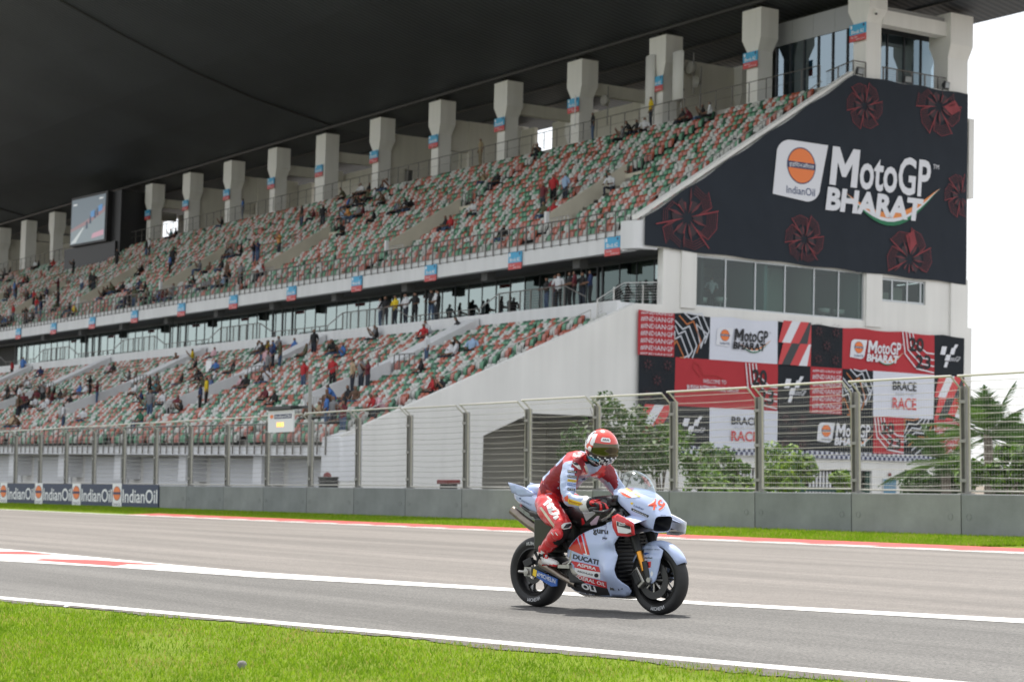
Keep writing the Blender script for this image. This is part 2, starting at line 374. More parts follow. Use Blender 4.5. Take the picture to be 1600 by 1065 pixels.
bx = [gY(x, 770, BY0 - 0.03).x for x in (1, 55.7, 114, 177, 248.4)]
lx = [gY(x, 770, BY0 - 0.03).x for x in (12, 67.4, 127, 191)]
tb0, tb1 = 0.02, 0.98
for i in range(-1, 4):
    if i == -1: x0, x1, xm = 2 * bx[0] - bx[1], bx[0], 2 * bx[0] - bx[1] + (lx[0] - bx[0])
    else: x0, x1, xm = bx[i], bx[i + 1], lx[i]
    who = ['half cut off by the edge of the photo', 'the farthest whole navy board', 'the second farthest whole navy board', 'the navy board second from bare concrete', 'the navy board touching bare concrete'][i + 1]
    t = thing('sponsor_board', 'white IndianOil lettering and orange roundel on ' + (who if i >= 0 else 'navy board at the frame edge'), 'board', (x0, BY0 - 0.02, tb0), group='IndianOil boards along the barrier')
    b = MB(); b.box(0, x1 - x0 - 0.02, -0.03, 0, 0, tb1 - tb0, mNavy); b.build('panel', t)
    mp = lambda u, v, k=0: (u, -0.034 - 0.003 * k, v)
    b = MB(); b.box(0.0, xm - x0, -0.045, -0.033, -0.02, tb1 - tb0 + 0.02, mBWhite); lp = b.build('logo_panel', t)
    b = MB(); mpl = lambda u, v, k=0: (u, -0.048 - 0.003 * k, v); wL = xm - x0
    roundel(b, mpl, (wL * .5, 0.58), wL * .40, 0.28, False); letter(b, 'IndianOil', mpl, mNavyP, (wL * .14, wL * .86, 0.08, 0.19)); b.build('roundel', t)
    b = MB(); letter(b, 'IndianOil', mp, mBWhite, (xm - x0 + 0.10, x1 - x0 - 0.12, 0.20, 0.76), bold=0.012); b.build('lettering', t)
# ------------------------------------------------------------------ debris fence
mGalv = M('galvanised post', (0.29, 0.285, 0.27), 0.5, 0.5, var=0.15, vscale=6)
mFrame = M('galvanised frame tube', (0.50, 0.48, 0.43), 0.45, 0.45, var=0.08, vscale=8)
mWire = M('fence wire', (0.42, 0.41, 0.38), 0.45, 0.4)
mRail = M('bright top rail', (0.62, 0.60, 0.54), 0.42, 0.4)
fen = thing('debris_fence', 'tall wire debris fence with steel posts standing on the concrete barrier', 'fence', (JX0, 31.46, BH))
FH = 2.30
def post_mb():
    b = MB()
    b.box(-0.07, -0.055, -0.08, 0.08, 0, FH + 0.02, mGalv); b.box(0.055, 0.07, -0.08, 0.08, 0, FH + 0.02, mGalv); b.box(-0.055, 0.055, -0.008, 0.008, 0, FH + 0.02, mGalv)
    b.box(-0.14, 0.14, -0.12, 0.12, 0, 0.02, mGalv)
    for z in (0.25, 1.1, 1.95): b.box(-0.10, 0.10, -0.095, -0.075, z, z + 0.07, mGalv)
    return b
def panel_mb(seed, fine):
    rr = random.Random(seed); b = MB(); x0, x1 = 0.135, JL - 0.135; lean, up = -0.30, 0.24
    for x in (x0, x1): b.tube([(x, -0.02, 0.06), (x, -0.02, FH - 0.02), (x, lean, FH + up)], 0.024, mFrame, 6)
    b.tube([(x0, -0.02, 0.07), (x1, -0.02, 0.07)], 0.024, mFrame, 6)
    b.tube([(x0 - 0.05, lean, FH + up), (x1, lean, FH + up)], 0.030, mRail, 6)
    fr = b
    wv = MB(); nz = 13
    for i in range(nz):
        z = 0.20 + i * (FH - 0.25) / (nz - 1); sag = rr.uniform(0.0, 0.045); pts = []
        for j in range(5):
            u = j / 4; pts.append((x0 + (x1 - x0) * u, -0.02 + rr.uniform(-.01, .01), z - sag * 4 * u * (1 - u) + rr.uniform(-.004, .004)))
        wv.tube(pts, 0.0065, mWire, 4, False)
    wv.tube([(x0, lean * .55, FH + up * .5), (x1, lean * .55, FH + up * .5)], 0.007, mWire, 4, False)
    if fine:
        n = 40
        for i in range(1, n):
            x = x0 + (x1 - x0) * i / n
            wv.tube([(x, -0.015, 0.07), (x, -0.015, FH), (x, lean, FH + up)], 0.0018, mWire, 3, False)
        for i in range(22):
            z = 0.12 + i * 0.1
            wv.tube([(x0, -0.018, z), (x1, -0.018, z)], 0.0014, mWire, 3, False)
    return fr, wv
pp = post_mb().build('post', fen); usedp = False
frames = {}
for k in range(-5, 24):
    xk = -k * JL
    o = pp if not usedp else pp.copy()
    if usedp: C.objects.link(o)
    usedp = True; o.parent = fen; o.location = (xk, 0, 0)
    fine = k < 9; key = (fine, k % 3)
    if key not in frames:
        f, wv = panel_mb(key[1] * 7 + fine, fine); fo = f.build('panel_frame', fen, smooth=True, angle=50); wo = wv.build('wire_mesh', fo); frames[key] = (fo, wo)
    else:
        f0, w0 = frames[key]; fo = f0.copy(); C.objects.link(fo); fo.parent = fen; wo = w0.copy(); C.objects.link(wo); wo.parent = fo
    fo.location = (xk - JL, random.uniform(-.01, .01), random.uniform(-.02, .02)); fo.rotation_euler = (0, random.uniform(-.003, .003), 0)
# ------------------------------------------------------------------ signal board on the fence
a = gY(419, 642, 31.1); c_ = gY(458, 674, 31.1)
t = thing('signal_board', 'white IndianOil signal board with lit amber digits above the debris fence', 'signal board', (a.x, 31.1, c_.z))
W_, H_ = c_.x - a.x, a.z - c_.z
mDark = M('dark steel', (0.035, 0.037, 0.04), 0.5, 0.3); mLed = M('lit amber lamps', (1.0, 0.50, 0.10), 0.5, emit=.8); mLedY = M('lit yellow glow', (1.0, 0.62, 0.16), 0.5, emit=.7)
mSignW = M('white signal panel', (0.74, 0.75, 0.78), 0.5)
b = MB(); b.box(0, W_, 0.0, 0.05, 0, H_, mSignW); b.build('panel', t)
b = MB(); b.box(-0.10, W_ * .6, 0.06, 0.35, 0.05, H_ + 0.1, mDark); b.box(-0.12, W_ + 0.02, -0.12, 0.3, H_ + 0.03, H_ + 0.14, mDark); b.build('housing', t)
b = MB(); mp = lambda u, v, k=0: (u * W_, -0.006 - .003 * k, v * H_)
shape(b, [(.26, .62), (.94, .62), (.94, .82), (.26, .82)], mp, mNavyP); letter(b, 'IndianOil', lambda u, v: mp(u, v, 1), mBWhite, (.3, .9, .66, .79), bold=.01); shape(b, disc((.15, .73), .07, .09, 16), mp, mOrange); b.build('lettering', t)
b = MB()
for x in (.36, .46, .56): shape(b, [(x, .25), (x + .07, .25), (x + .07, .45), (x, .45)], lambda u, v: mp(u, v, 2), mLed if x < .5 else mLedY)
b.build('lamp', t)
b = MB(); b.box(W_, W_ + 0.95, 0.12, 0.2, H_ + 0.03, H_ + 0.12, mDark); b.box(W_ + .93, W_ + 1.02, 0.1, 0.2, -1.2, H_ + 1.2, mGalv); b.build('arm', t)
# small things by the barrier
mBlk = M('black plastic', (0.02, 0.02, 0.022), 0.5, var=.2, vscale=8); mMar = M('maroon plastic', (0.20, 0.03, 0.03), 0.5)
a = gY(498.5, 742, 32.5); c_ = gY(519.5, 742, 32.5); wd = .5
t = thing('ribbed_box', 'black ribbed box with a red top knob behind the fence', 'box', (a.x, 32.5, 0))
b = MB(); b.box(0, wd, 0, wd, 0, a.z - .1, mBlk)
b.build('body', t); 
for i in range(5):
    b = MB(); z = a.z - .12 - i * .12; b.box(-.02, wd + .02, -.03, wd + .02, z, z + .06, mBlk); b.build('rib', t)
b = MB(); b.lathe([(0.001, .2), (.12, .14), (.16, 0.0)], mMar, 12, 'Z', (wd * .5, wd * .4, a.z - .08)); b.build('knob', t)
a = gY(682, 749, 33); c_ = gY(707, 749, 33); wd = .7
t = thing('low_bench', 'maroon bench top showing just above the barrier behind the fence', 'bench', (a.x, 33, 0))
b = MB(); b.box(0, wd, 0, .5, a.z - .14, a.z, mMar); b.build('seat', t, bev=.03)
for x in (.05, wd - .12): b = MB(); b.box(x, x + .07, .1, .4, 0, a.z - .14, mBlk); b.build('leg', t)
a = gnd(1228, 828); c_ = gnd(1274, 829)
b = MB(); b.prism([(a.x, a.y + .2, 0.02), (c_.x, a.y + .2, 0.02), (c_.x - .03, a.y + .35, .16), (a.x + .1, a.y + .42, .26), (a.x + .02, a.y + .38, .24)], (0, .012, 0.006), M('cloudy plastic', (.45, .47, .48), .35)); tag(b.build('plastic_sheet'), 'cloudy broken plastic sheet leaning at the foot of the barrier', 'plastic sheet')
p = gnd(102, 957); b = MB()
b.add([(p.x - .05, p.y, .05), (p.x + .06, p.y - .02, .055), (p.x + .05, p.y + .05, .075), (p.x - .04, p.y + .06, .06), (p.x, p.y + .02, .09)], [(0, 1, 4), (1, 2, 4), (2, 3, 4), (3, 0, 4)], M('paper', (.75, .75, .74), .8)); tag(b.build('paper_scrap'), 'small white scrap of paper lying on the near grass', 'litter')
p = gnd(378, 1043); b = MB(); b.lathe([(0.001, .045), (.02, .042), (.03, .025), (.027, .0)], M('grey stone', (.22, .21, .2), .9, var=.4, vscale=20), 9, 'Z', (p.x, p.y, 0)); o = b.build('stone', smooth=True); tag(o, 'grey stone lying in the grass near the bottom edge of the photo', 'stone')
# ================================================================== grandstand (own axes: X along, Y back, Z up from the lens height)
XE = -80.0; BAY = 9.2; XL = -252.0
def plaster(name, col, var=0.05, streak=0.075):
    """painted render with faint rain streaks and blotches"""
    m = bpy.data.materials.new(name); m.use_nodes = True; t = m.node_tree; p = t.nodes['Principled BSDF']; p.inputs['Roughness'].default_value = 0.8; p.inputs['Specular IOR Level'].default_value = 0.25
    tc = t.nodes.new('ShaderNodeTexCoord'); m1 = t.nodes.new('ShaderNodeMapping'); m1.inputs['Scale'].default_value = (1.6, 1.6, 0.13); t.links.new(tc.outputs['Object'], m1.inputs[0])
    n1 = t.nodes.new('ShaderNodeTexNoise'); n1.inputs['Scale'].default_value = 1.1; n1.inputs['Detail'].default_value = 7; t.links.new(m1.outputs[0], n1.inputs['Vector'])
    n2 = t.nodes.new('ShaderNodeTexNoise'); n2.inputs['Scale'].default_value = 0.35; n2.inputs['Detail'].default_value = 5; t.links.new(tc.outputs['Object'], n2.inputs['Vector'])
    def mr(n, a, b):
        q = t.nodes.new('ShaderNodeMapRange'); q.inputs[1].default_value = .3; q.inputs[2].default_value = .72; q.inputs[3].default_value = a; q.inputs[4].default_value = b; t.links.new(n.outputs['Fac'], q.inputs[0]); return q
    a = mr(n1, 1 + streak * .3, 1 - streak); b = mr(n2, 1 - var, 1 + var * .5)
    mu = t.nodes.new('ShaderNodeMath'); mu.operation = 'MULTIPLY'; t.links.new(a.outputs[0], mu.inputs[0]); t.links.new(b.outputs[0], mu.inputs[1])
    sc = t.nodes.new('ShaderNodeVectorMath'); sc.operation = 'SCALE'; sc.inputs[0].default_value = col; t.links.new(mu.outputs[0], sc.inputs['Scale']); t.links.new(sc.outputs[0], p.inputs['Base Color'])
    n3 = t.nodes.new('ShaderNodeTexNoise'); n3.inputs['Scale'].default_value = 9; n3.inputs['Detail'].default_value = 5; t.links.new(tc.outputs['Object'], n3.inputs['Vector'])
    bp = t.nodes.new('ShaderNodeBump'); bp.inputs['Strength'].default_value = .15; bp.inputs['Distance'].default_value = .02; t.links.new(n3.outputs['Fac'], bp.inputs['Height']); t.links.new(bp.outputs[0], p.inputs['Normal'])
    return m
mWall = plaster('white painted render', (0.80, 0.79, 0.76)); mWallC = plaster('cream painted render', (0.66, 0.635, 0.565)); mFas = plaster('white balcony edge', (0.74, 0.745, 0.76), .03, .08)
mStep = M('terrace concrete', (0.36, 0.345, 0.32), 0.9, var=.15, vscale=.8); mCream = M('cream parapet', (0.60, 0.56, 0.46), 0.85, var=.08, vscale=1)
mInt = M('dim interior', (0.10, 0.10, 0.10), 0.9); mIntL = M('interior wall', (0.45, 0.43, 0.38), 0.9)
mMull = M('dark mullion', (0.05, 0.055, 0.06), 0.4, .4); mMullL = M('aluminium mullion', (0.55, 0.58, 0.60), 0.4, .4)
mSteel = M('brown-grey rail steel', (0.16, 0.15, 0.14), 0.5, .4); mSteelL = M('stainless rail', (0.55, 0.54, 0.52), 0.35, .6)
mGlassT = glass_mat('pale mirror glass', (.30, .36, .36), .42, .02, (.62, .72, .70)); mGlassD = glass_mat('green tinted glass', (.42, .52, .50), .07); mGlassB = glass_mat('blue mirror glass', (.20, .26, .30), .45, .02, (.46, .56, .62))
mGlassK = glass_mat('dark reflection glass', (.30, .36, .35), .20, .02, (.42, .52, .50))  # reflection of a darker building put into the glass colour, end panes only
gs = thing('grandstand', 'huge covered two-tier grandstand with white end wall and rows of coloured seats', 'grandstand', (0, 0, 0), stand=True)
def part(mb, name, parent=None, **k): return mb.build(name, parent or gs, **k)
def share(o, loc, parent=None):
    c = o.copy(); C.objects.link(c); c.parent = parent or o.parent; c.location = loc; return c
def eP(x, y, X=XE): p = sX(x, y, X); return (p[1], p[2])
# ---- end wall with its openings
LE = [(41.9, -4), (41.9, 1.85), (58.15, 8.98), (59.75, 9.02), (59.75, 11.86), (58.36, 11.86), (58.30, 13.12), (72.2, 22.32), (80.9, 22.40), (80.95, -4)]
W1 = [(61.88, 9.09), (73.26, 9.09), (73.26, 11.70), (61.88, 11.70)]
a0 = eP(1377, 433); a1 = eP(1446, 476.5); W2 = [(a0[0], a1[1]), (a1[0], a1[1]), (a1[0], a0[1]), (a0[0], a0[1])]
O1 = [(49.4, -3.2), (56.6, -3.2), (56.6, 3.27), (52.06, 3.27), (49.4, 2.1)]
O2 = [(63.8, -2.4), (74.0, -2.4), (74.0, 1.05), (63.8, 1.0)]
O3 = [(76.3, -2.0), (78.6, -2.0), (78.6, 0.9), (76.3, 0.9)]
def holed(outer, holes, xf, th, m, name):
    mb = MB(); loops = [outer] + holes; pts = [p for l in loops for p in l]
    tr = geometry.tessellate_polygon([[Vector((p[0], p[1], 0)) for p in l] for l in loops])
    mb.add([(xf, *p) for p in pts], [tuple(t) for t in tr], m); mb.add([(xf - th, *p) for p in pts], [tuple(t) for t in tr], m)
    for l in loops:
        n = len(l); mb.add([(xf, *p) for p in l] + [(xf - th, *p) for p in l], [(i, (i + 1) % n, n + (i + 1) % n, n + i) for i in range(n)], m)
    o = mb.build(name, gs, fix=True); return o
holed(LE, [W1, W2, O1, O2, O3], XE, 0.45, mWall, 'end_wall')
# shallow rendered bands and pilasters on the end wall
for q in ((XE, XE + .12, 60.85, 61.8, 8.95, 11.9), (XE, XE + .10, 73.35, 74.5, 8.8, 11.86), (XE, XE + .14, 79.6, 80.9, -3, 11.86), (XE - .5, XE + .05, 80.95, 81.35, 16.5, 21.0), (XE - .5, XE + .05, 80.95, 81.3, 4, 9.2)): b = MB(); b.box(*q, mWall); part(b, 'pilaster')
b = MB(); b.prism([(XE + .02, 58.1, 13.2), (XE + .02, 72.25, 22.38), (XE + .02, 72.25, 22.56), (XE + .02, 58.1, 13.4)], (-.5, 0, 0), mWall); part(b, 'wall_coping')
# rounded white block where the balcony edge meets the end wall, and one at the foot of the lower tier
def rounded_corner(y0, z0, z1, zt, dpt):
    rings = []; n = 7
    for k in range(n + 1):
        a = math.pi / 2 * k / n; x = XE - 1.1 + 1.1 * math.sin(a) + .03; y = y0 + .55 - .55 * math.cos(a)
        rings.append([(x, y - .05, z0), (x, y + dpt, z0), (x, y + dpt, zt), (x, y - .05, z1)])
    m = MB(); m.loft(rings, mFas, True); return m
part(rounded_corner(57.9, 11.75, 13.15, 13.3, .9), 'corner_block', smooth=True, angle=40)
part(rounded_corner(41.5, -.2, 1.75, 2.05, .9), 'corner_block', smooth=True, angle=40)
# rooms behind the openings
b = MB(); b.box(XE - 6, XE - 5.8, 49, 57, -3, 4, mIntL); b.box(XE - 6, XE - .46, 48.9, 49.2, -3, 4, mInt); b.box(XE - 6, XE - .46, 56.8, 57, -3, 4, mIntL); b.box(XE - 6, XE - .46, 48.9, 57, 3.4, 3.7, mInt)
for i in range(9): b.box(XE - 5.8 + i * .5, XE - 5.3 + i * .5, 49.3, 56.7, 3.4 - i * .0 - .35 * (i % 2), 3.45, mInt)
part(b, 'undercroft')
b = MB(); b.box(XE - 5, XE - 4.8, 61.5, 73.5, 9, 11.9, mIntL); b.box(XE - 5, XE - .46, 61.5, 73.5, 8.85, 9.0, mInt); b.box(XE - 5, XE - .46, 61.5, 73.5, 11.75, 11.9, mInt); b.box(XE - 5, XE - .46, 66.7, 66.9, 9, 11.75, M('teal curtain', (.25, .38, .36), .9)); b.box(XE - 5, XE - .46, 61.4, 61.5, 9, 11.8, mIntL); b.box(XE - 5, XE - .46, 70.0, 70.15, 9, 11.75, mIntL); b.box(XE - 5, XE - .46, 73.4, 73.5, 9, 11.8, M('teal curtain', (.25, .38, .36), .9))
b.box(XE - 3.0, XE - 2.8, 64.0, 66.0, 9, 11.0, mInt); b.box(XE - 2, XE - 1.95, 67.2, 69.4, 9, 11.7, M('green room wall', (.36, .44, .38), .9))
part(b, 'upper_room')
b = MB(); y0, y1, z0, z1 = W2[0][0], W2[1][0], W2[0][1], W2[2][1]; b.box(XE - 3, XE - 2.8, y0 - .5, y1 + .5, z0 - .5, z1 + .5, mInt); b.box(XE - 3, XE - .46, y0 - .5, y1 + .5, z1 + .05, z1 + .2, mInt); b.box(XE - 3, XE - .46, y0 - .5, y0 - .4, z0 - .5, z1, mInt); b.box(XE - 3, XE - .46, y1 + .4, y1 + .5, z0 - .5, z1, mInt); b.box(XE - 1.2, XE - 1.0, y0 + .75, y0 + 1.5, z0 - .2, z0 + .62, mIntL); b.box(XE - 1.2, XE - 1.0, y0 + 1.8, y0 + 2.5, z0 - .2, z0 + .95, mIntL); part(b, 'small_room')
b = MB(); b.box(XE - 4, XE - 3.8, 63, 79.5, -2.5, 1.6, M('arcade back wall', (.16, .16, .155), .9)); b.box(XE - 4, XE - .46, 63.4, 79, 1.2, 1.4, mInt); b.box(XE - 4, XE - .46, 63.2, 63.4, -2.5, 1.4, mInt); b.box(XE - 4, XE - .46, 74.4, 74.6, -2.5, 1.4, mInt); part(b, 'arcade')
# windows: each pane and mullion
def window(y0, y1, z0, z1, n, gm, mm, name='window', inset=.14, fw=.05):
    fr = MB(); x = XE - inset
    fr.box(x - .05, x + .05, y0, y1, z0, z0 + fw, mm); fr.box(x - .05, x + .05, y0, y1, z1 - fw, z1, mm)
    ys = np.linspace(y0, y1, n + 1) if np.isscalar(n) else n
    for y in ys: fr.box(x - .06, x + .06, max(y - fw / 2, y0), min(y + fw / 2, y1) + .001, z0, z1, mm)
    f = part(fr, name)
    for a, c_ in zip(ys[:-1], ys[1:]):
        q = MB(); q.quad((x, a + fw / 2, z0 + fw), (x, c_ - fw / 2, z0 + fw), (x, c_ - fw / 2, z1 - fw), (x, a + fw / 2, z1 - fw), gm); part(q, 'pane', f, fix=False)
    return f
ys = [61.9] + [eP(x, 450)[0] for x in (1135, 1181.5, 1228, 1273.5, 1312)] + [73.24]
window(61.9, 73.24, 9.1, 11.69, ys, mGlassD, mMullL, fw=.07)
window(W2[0][0] + .02, W2[1][0] - .02, W2[0][1] + .02, W2[2][1] - .02, [W2[0][0] + .02, eP(1395.5, 455)[0], eP(1419, 455)[0], eP(1440, 455)[0], W2[1][0] - .02], mGlassD, mMullL, fw=.09)
# things seen inside the big window
mWhP = M('white moulded plastic', (.74, .74, .70), .45)
def round_chair(y, z, lab):
    t = thing('chair', lab, 'chair', (XE - 1.3, y, z), stand=True)
    b = MB(); b.lathe([(.001, .42), (.30, .44), (.34, .70), (.31, .70), (.25, .46)], mWhP, 16, 'Z'); b.build('seat', t, smooth=True)
    b = MB(); b.tube([(0, 0, 0), (0, 0, .42)], .04, mSteelL); b.lathe([(.001, 0.03), (.22, .02), (.22, 0)], mSteelL, 16, 'Z'); b.build('leg', t)
round_chair(eP(1095, 470, XE - 1.3)[0], 9.0, 'round white chair at the left edge of the large tinted window'); round_chair(eP(1126, 465, XE - 1.3)[0], 9.1, 'round white chair beside the standing man in the large window')
round_chair(eP(1287, 490, XE - 1.3)[0], 9.0, 'white tub chair behind the fifth pane of the large window'); round_chair(eP(1310, 492, XE - 1.3)[0], 9.0, 'white tub chair between the fifth and last pane of the large window')
# gate with white bars and green posts in the arcade
gt = thing('barred_gate', 'white barred gate between dark green posts at the foot of the end wall', 'gate', (XE - .25, 69.0, -2.4), stand=True)
mGreenP = M('dark green post', (.02, .07, .055), .6)
for y in (-5.0, -2.5, 0.1, 2.6, 4.75): b = MB(); b.box(-.09, .09, y, y + .32, 0, 3.4, mGreenP); b.build('post', gt)
b = MB(); b.box(-.05, .05, -4.8, 4.9, 2.28, 2.5, mGreenP); b.box(-.05, .05, -4.8, 4.9, .3, .45, mGreenP); b.build('rail', gt)
b = MB(); y = -4.6
while y < 4.7:
    if not (1.1 < y < 2.5 and False): b.box(-.03, .03, y, y + .10, .45, 3.35 if int(y * 4) % 9 > 2 else 2.3, mBWhite)
    y += .235
b.build('bar', gt)
p = eP(1389, 751); t = thing('notice', 'blue notice panel on the white wall right of the barred gate', 'notice', (XE + .02, p[0] - .45, p[1] - .9), stand=True); b = MB(); b.box(0, .05, 0, .9, 0, 1.0, M('blue notice', (.10, .24, .36), .5)); b.box(0, .06, -.04, 0, -.04, 1.04, mMullL); b.box(0, .06, .9, .94, -.04, 1.04, mMullL); b.build('panel', t); b = MB(); b.lathe([(.001, .12), (.09, .08), (.1, 0)], mMar, 10, 'X', (0, .45, 1.25)); b.build('bell', t)
sh = MB(); sh.box(XE - .3, XE - .26, 76.3, 78.6, -2, .9, M('grey shutter', (.30, .30, .29), .6))
for i in range(14): sh.box(XE - .26, XE - .235, 76.3, 78.6, -1.9 + i * .2, -1.9 + i * .2 + .13, M('grey shutter', (.3, .3, .29)))
part(sh, 'shutter')
# ---- lower tier
b = MB()
NL, NU = 21, 19; RD = .72
def lowrow(i): return 42.2 + RD * i, 1.35 + .317 * i
def uprow(i): return 58.62 + RD * i, 12.62 + .478 * i
VOM = [-91.9 - 18.4 * k for k in range(9)]
VU = (3, 10); VLr = (9, 17)         # rows cut by the entrances
for i in range(NL):
    y, z = lowrow(i); b.box(XL, XE - .45, y, y + RD + .02, z - .5, z, mStep)
part(b, 'lower_terrace')
b = MB(); b.box(XL, XE - .46, 57.5, 60.45, 8.2, 9.03, mFas); b.box(XL, XE - .46, 57.3, 57.5, 7.6, 9.1, mFas); part(b, 'walkway_edge')
b = MB(); b.box(XL, XE - .9, 41.55, 42.25, .93, 1.36, mFas); b.box(XL, XE - .9, 41.62, 42.2, 1.36, 1.42, mStep); part(b, 'lower_edge')
b = MB(); b.box(XL, XE - .5, 43.2, 43.5, -4, 1.0, mWall); part(b, 'front_wall')
b = MB(); b.box(-.5, .5, 42.0, 43.2, -.45, .93, mFas); br = part(b, 'bracket'); br.location = (-79.75 - 9.22, 0, 0)
for k in range(2, 18): share(br, (-79.75 - 9.22 * k, 0, 0))
# front shutters under the lower tier
b = MB(); b.box(-3.4, 3.4, 43.12, 43.2, -3, .78, M('pale shutter', (.66, .67, .69), .5)); 
for i in range(15): b.box(-3.4, 3.4, 43.08, 43.12, -2.9 + i * .25, -2.9 + i * .25 + .2, M('pale shutter', (.66, .67, .69)))
s0 = part(b, 'shutter'); s0.location = (-79.75 - 4.6, 0, 0)
for k in range(1, 18): share(s0, (-79.75 - 4.6 - 9.22 * k, 0, 0))
# ---- middle level: glass front
b = MB(); b.box(XL, XE - .46, 60.75, 61.0, 8.9, 9.12, mMull); b.box(XL, XE - .46, 60.68, 61.0, 11.55, 11.75, mMull); part(b, 'glazing_rail')
q = MB(); q.quad((.02, 60.8, 9.12), (1.513, 60.8, 9.12), (1.513, 60.8, 11.55), (.02, 60.8, 11.55), mGlassT); gp = part(q, 'pane', fix=False)
q = MB(); q.box(-.03, .03, 60.77, 60.85, 9.1, 11.56, mMull); gm = part(q, 'mullion')
q = MB(); q.box(-.06, .06, 60.74, 60.85, 9.1, 11.56, mMull); gm2 = part(q, 'mullion')
px = BAY / 6; X0g = XE - .6 - px; gp.location = (X0g, 0, 0); gm.location = (X0g, 0, 0); gm2.location = (X0g - px * 3, 0, 0)
for k in range(1, 66):
    c_ = share(gp, (X0g - k * px, random.uniform(-.012, .012), 0))
    if k < 9: c_.material_slots[0].link = 'OBJECT'; c_.material_slots[0].material = mGlassK
    share(gm, (X0g - k * px, 0, 0))
    if k % 12 in (3, 4, 5): share(gm2, (X0g - k * px - .45, 0, 0))
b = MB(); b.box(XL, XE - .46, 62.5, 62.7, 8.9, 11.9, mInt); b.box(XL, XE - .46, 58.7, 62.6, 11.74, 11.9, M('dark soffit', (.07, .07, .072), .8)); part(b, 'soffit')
b = MB(); b.box(-.32, .32, 58.75, 59.3, 11.25, 11.76, mInt); dk = part(b, 'soffit_box'); dk.location = (-86.3, 0, 0)
for k in range(1, 10): share(dk, (-86.3 - k * BAY, 0, 0))
# balcony edge
b = MB(); b.box(XL, XE - .95, 58.28, 58.75, 11.72, 12.50, mFas); part(b, 'balcony_edge')
b = MB(); b.box(XL, XE - .95, 58.36, 58.75, 12.50, 12.55, mInt); b.box(XL, XE - .95, 58.30, 58.72, 12.55, 12.80, mFas); b.box(XL, XE - .95, 58.34, 58.75, 12.80, 12.86, mStep); part(b, 'balcony_upstand')
# ---- upper tier
b = MB(); xs = []
for i in range(NU):
    y, z = uprow(i)
    if VU[0] <= i < VU[1]:
        segs = []; xr = XE - .45
        for v in VOM: segs.append((v + 2.0, xr)); xr = v
        segs.append((XL, xr))
    else: segs = [(XL, XE - .45)]
    for (xa, xb) in segs: b.box(xa, xb, y, y + RD + .02, z - .6, z, mStep)
part(b, 'upper_terrace')
b = MB(); b.box(XL, XE - .46, 72.2, 81.0, 21.7, 22.05, mStep); part(b, 'concourse_floor')
y0, z0 = uprow(VU[0]); y1, z1 = uprow(VU[1])
v0 = MB()
v0.prism([(0, y0 - .1, z0 - .55), (0, y0 - .1, z0 + .85), (0, y1 + .1, z1 + .85), (0, y1 + .1, z0 - .55)], (-.22, 0, 0), mCream); v0.box(0, 2.0, y0, y1 + .1, z0 - .62, z0 - .50, mStep); v0.box(0, 2.0, y1, y1 + .15, z1 - .55, z1 + .25, mCream); v0.box(0.1, 2.0, y1 - .02, y1, z0 - .5, z1 - .5, mInt); v0.box(-.22, 0, y0 - .3, y0 - .1, z0 - .2, z0 + .95, mFas)
for i in range(5): v0.box(.1, 1.0, y0 + .8 + i * .3, y1, z0 - .5, z0 - .32 + i * .18, mStep)
vo = part(v0, 'entrance'); vo.location = (VOM[0], 0, 0)
for v in VOM[1:]: share(vo, (v, 0, 0))
yl0, zl0 = lowrow(6); yl1, zl1 = lowrow(13)
v0 = MB(); v0.prism([(0, yl0, zl0 - .3), (0, yl0, zl0 + .95), (0, yl1, zl1 + .75), (0, yl1, zl0 - .3)], (-.22, 0, 0), mFas); v0.prism([(-.3, yl1, zl1), (-.3, yl1, zl1 + .55), (-.3, 57.2, 8.9), (-.3, 57.2, 8.2)], (-1.6, 0, 0), mFas)
vl = part(v0, 'entrance'); vl.location = (VOM[0] - 1.2, 0, 0)
for v in VOM[1:]: share(vl, (v - 1.2, 0, 0))
# ---- concourse: pillars, cross frames, rear wall
def head(b, x0, x1, y0, y1, zt, fl, m):
    r = lambda f, z: [(x0 - f, y0 - f * .3, z), (x1 + f, y0 - f * .3, z), (x1 + f, y1 + f * .3, z), (x0 - f, y1 + f * .3, z)]
    b.loft([r(0, 21.8), r(0, zt - 2.5), r(fl, zt - 1.75), r(fl, zt)], m)
def pillar_mb(wide):
    b = MB()
    if wide: b.box(-1.75, -.02, 73.3, 74.55, 21.8, 27.95, mWall)
    else: head(b, -1.0, 0, 73.35, 74.45, 27.95, .36, mWall)
    return b
pil = part(pillar_mb(False), 'pillar'); pil.location = (XE - .2, 0, 0); pw = part(pillar_mb(True), 'pillar'); pw.location = (-80.2 - BAY * 7 + .2, 0, 0)
frame_t = ['box', 'none', 'wall', 'beam', 'beam', 'hung', 'door', 'beam', 'beam', 'hung', 'deep', 'beam', 'beam', 'beam', 'beam', 'beam', 'hung', 'wall', 'wall']
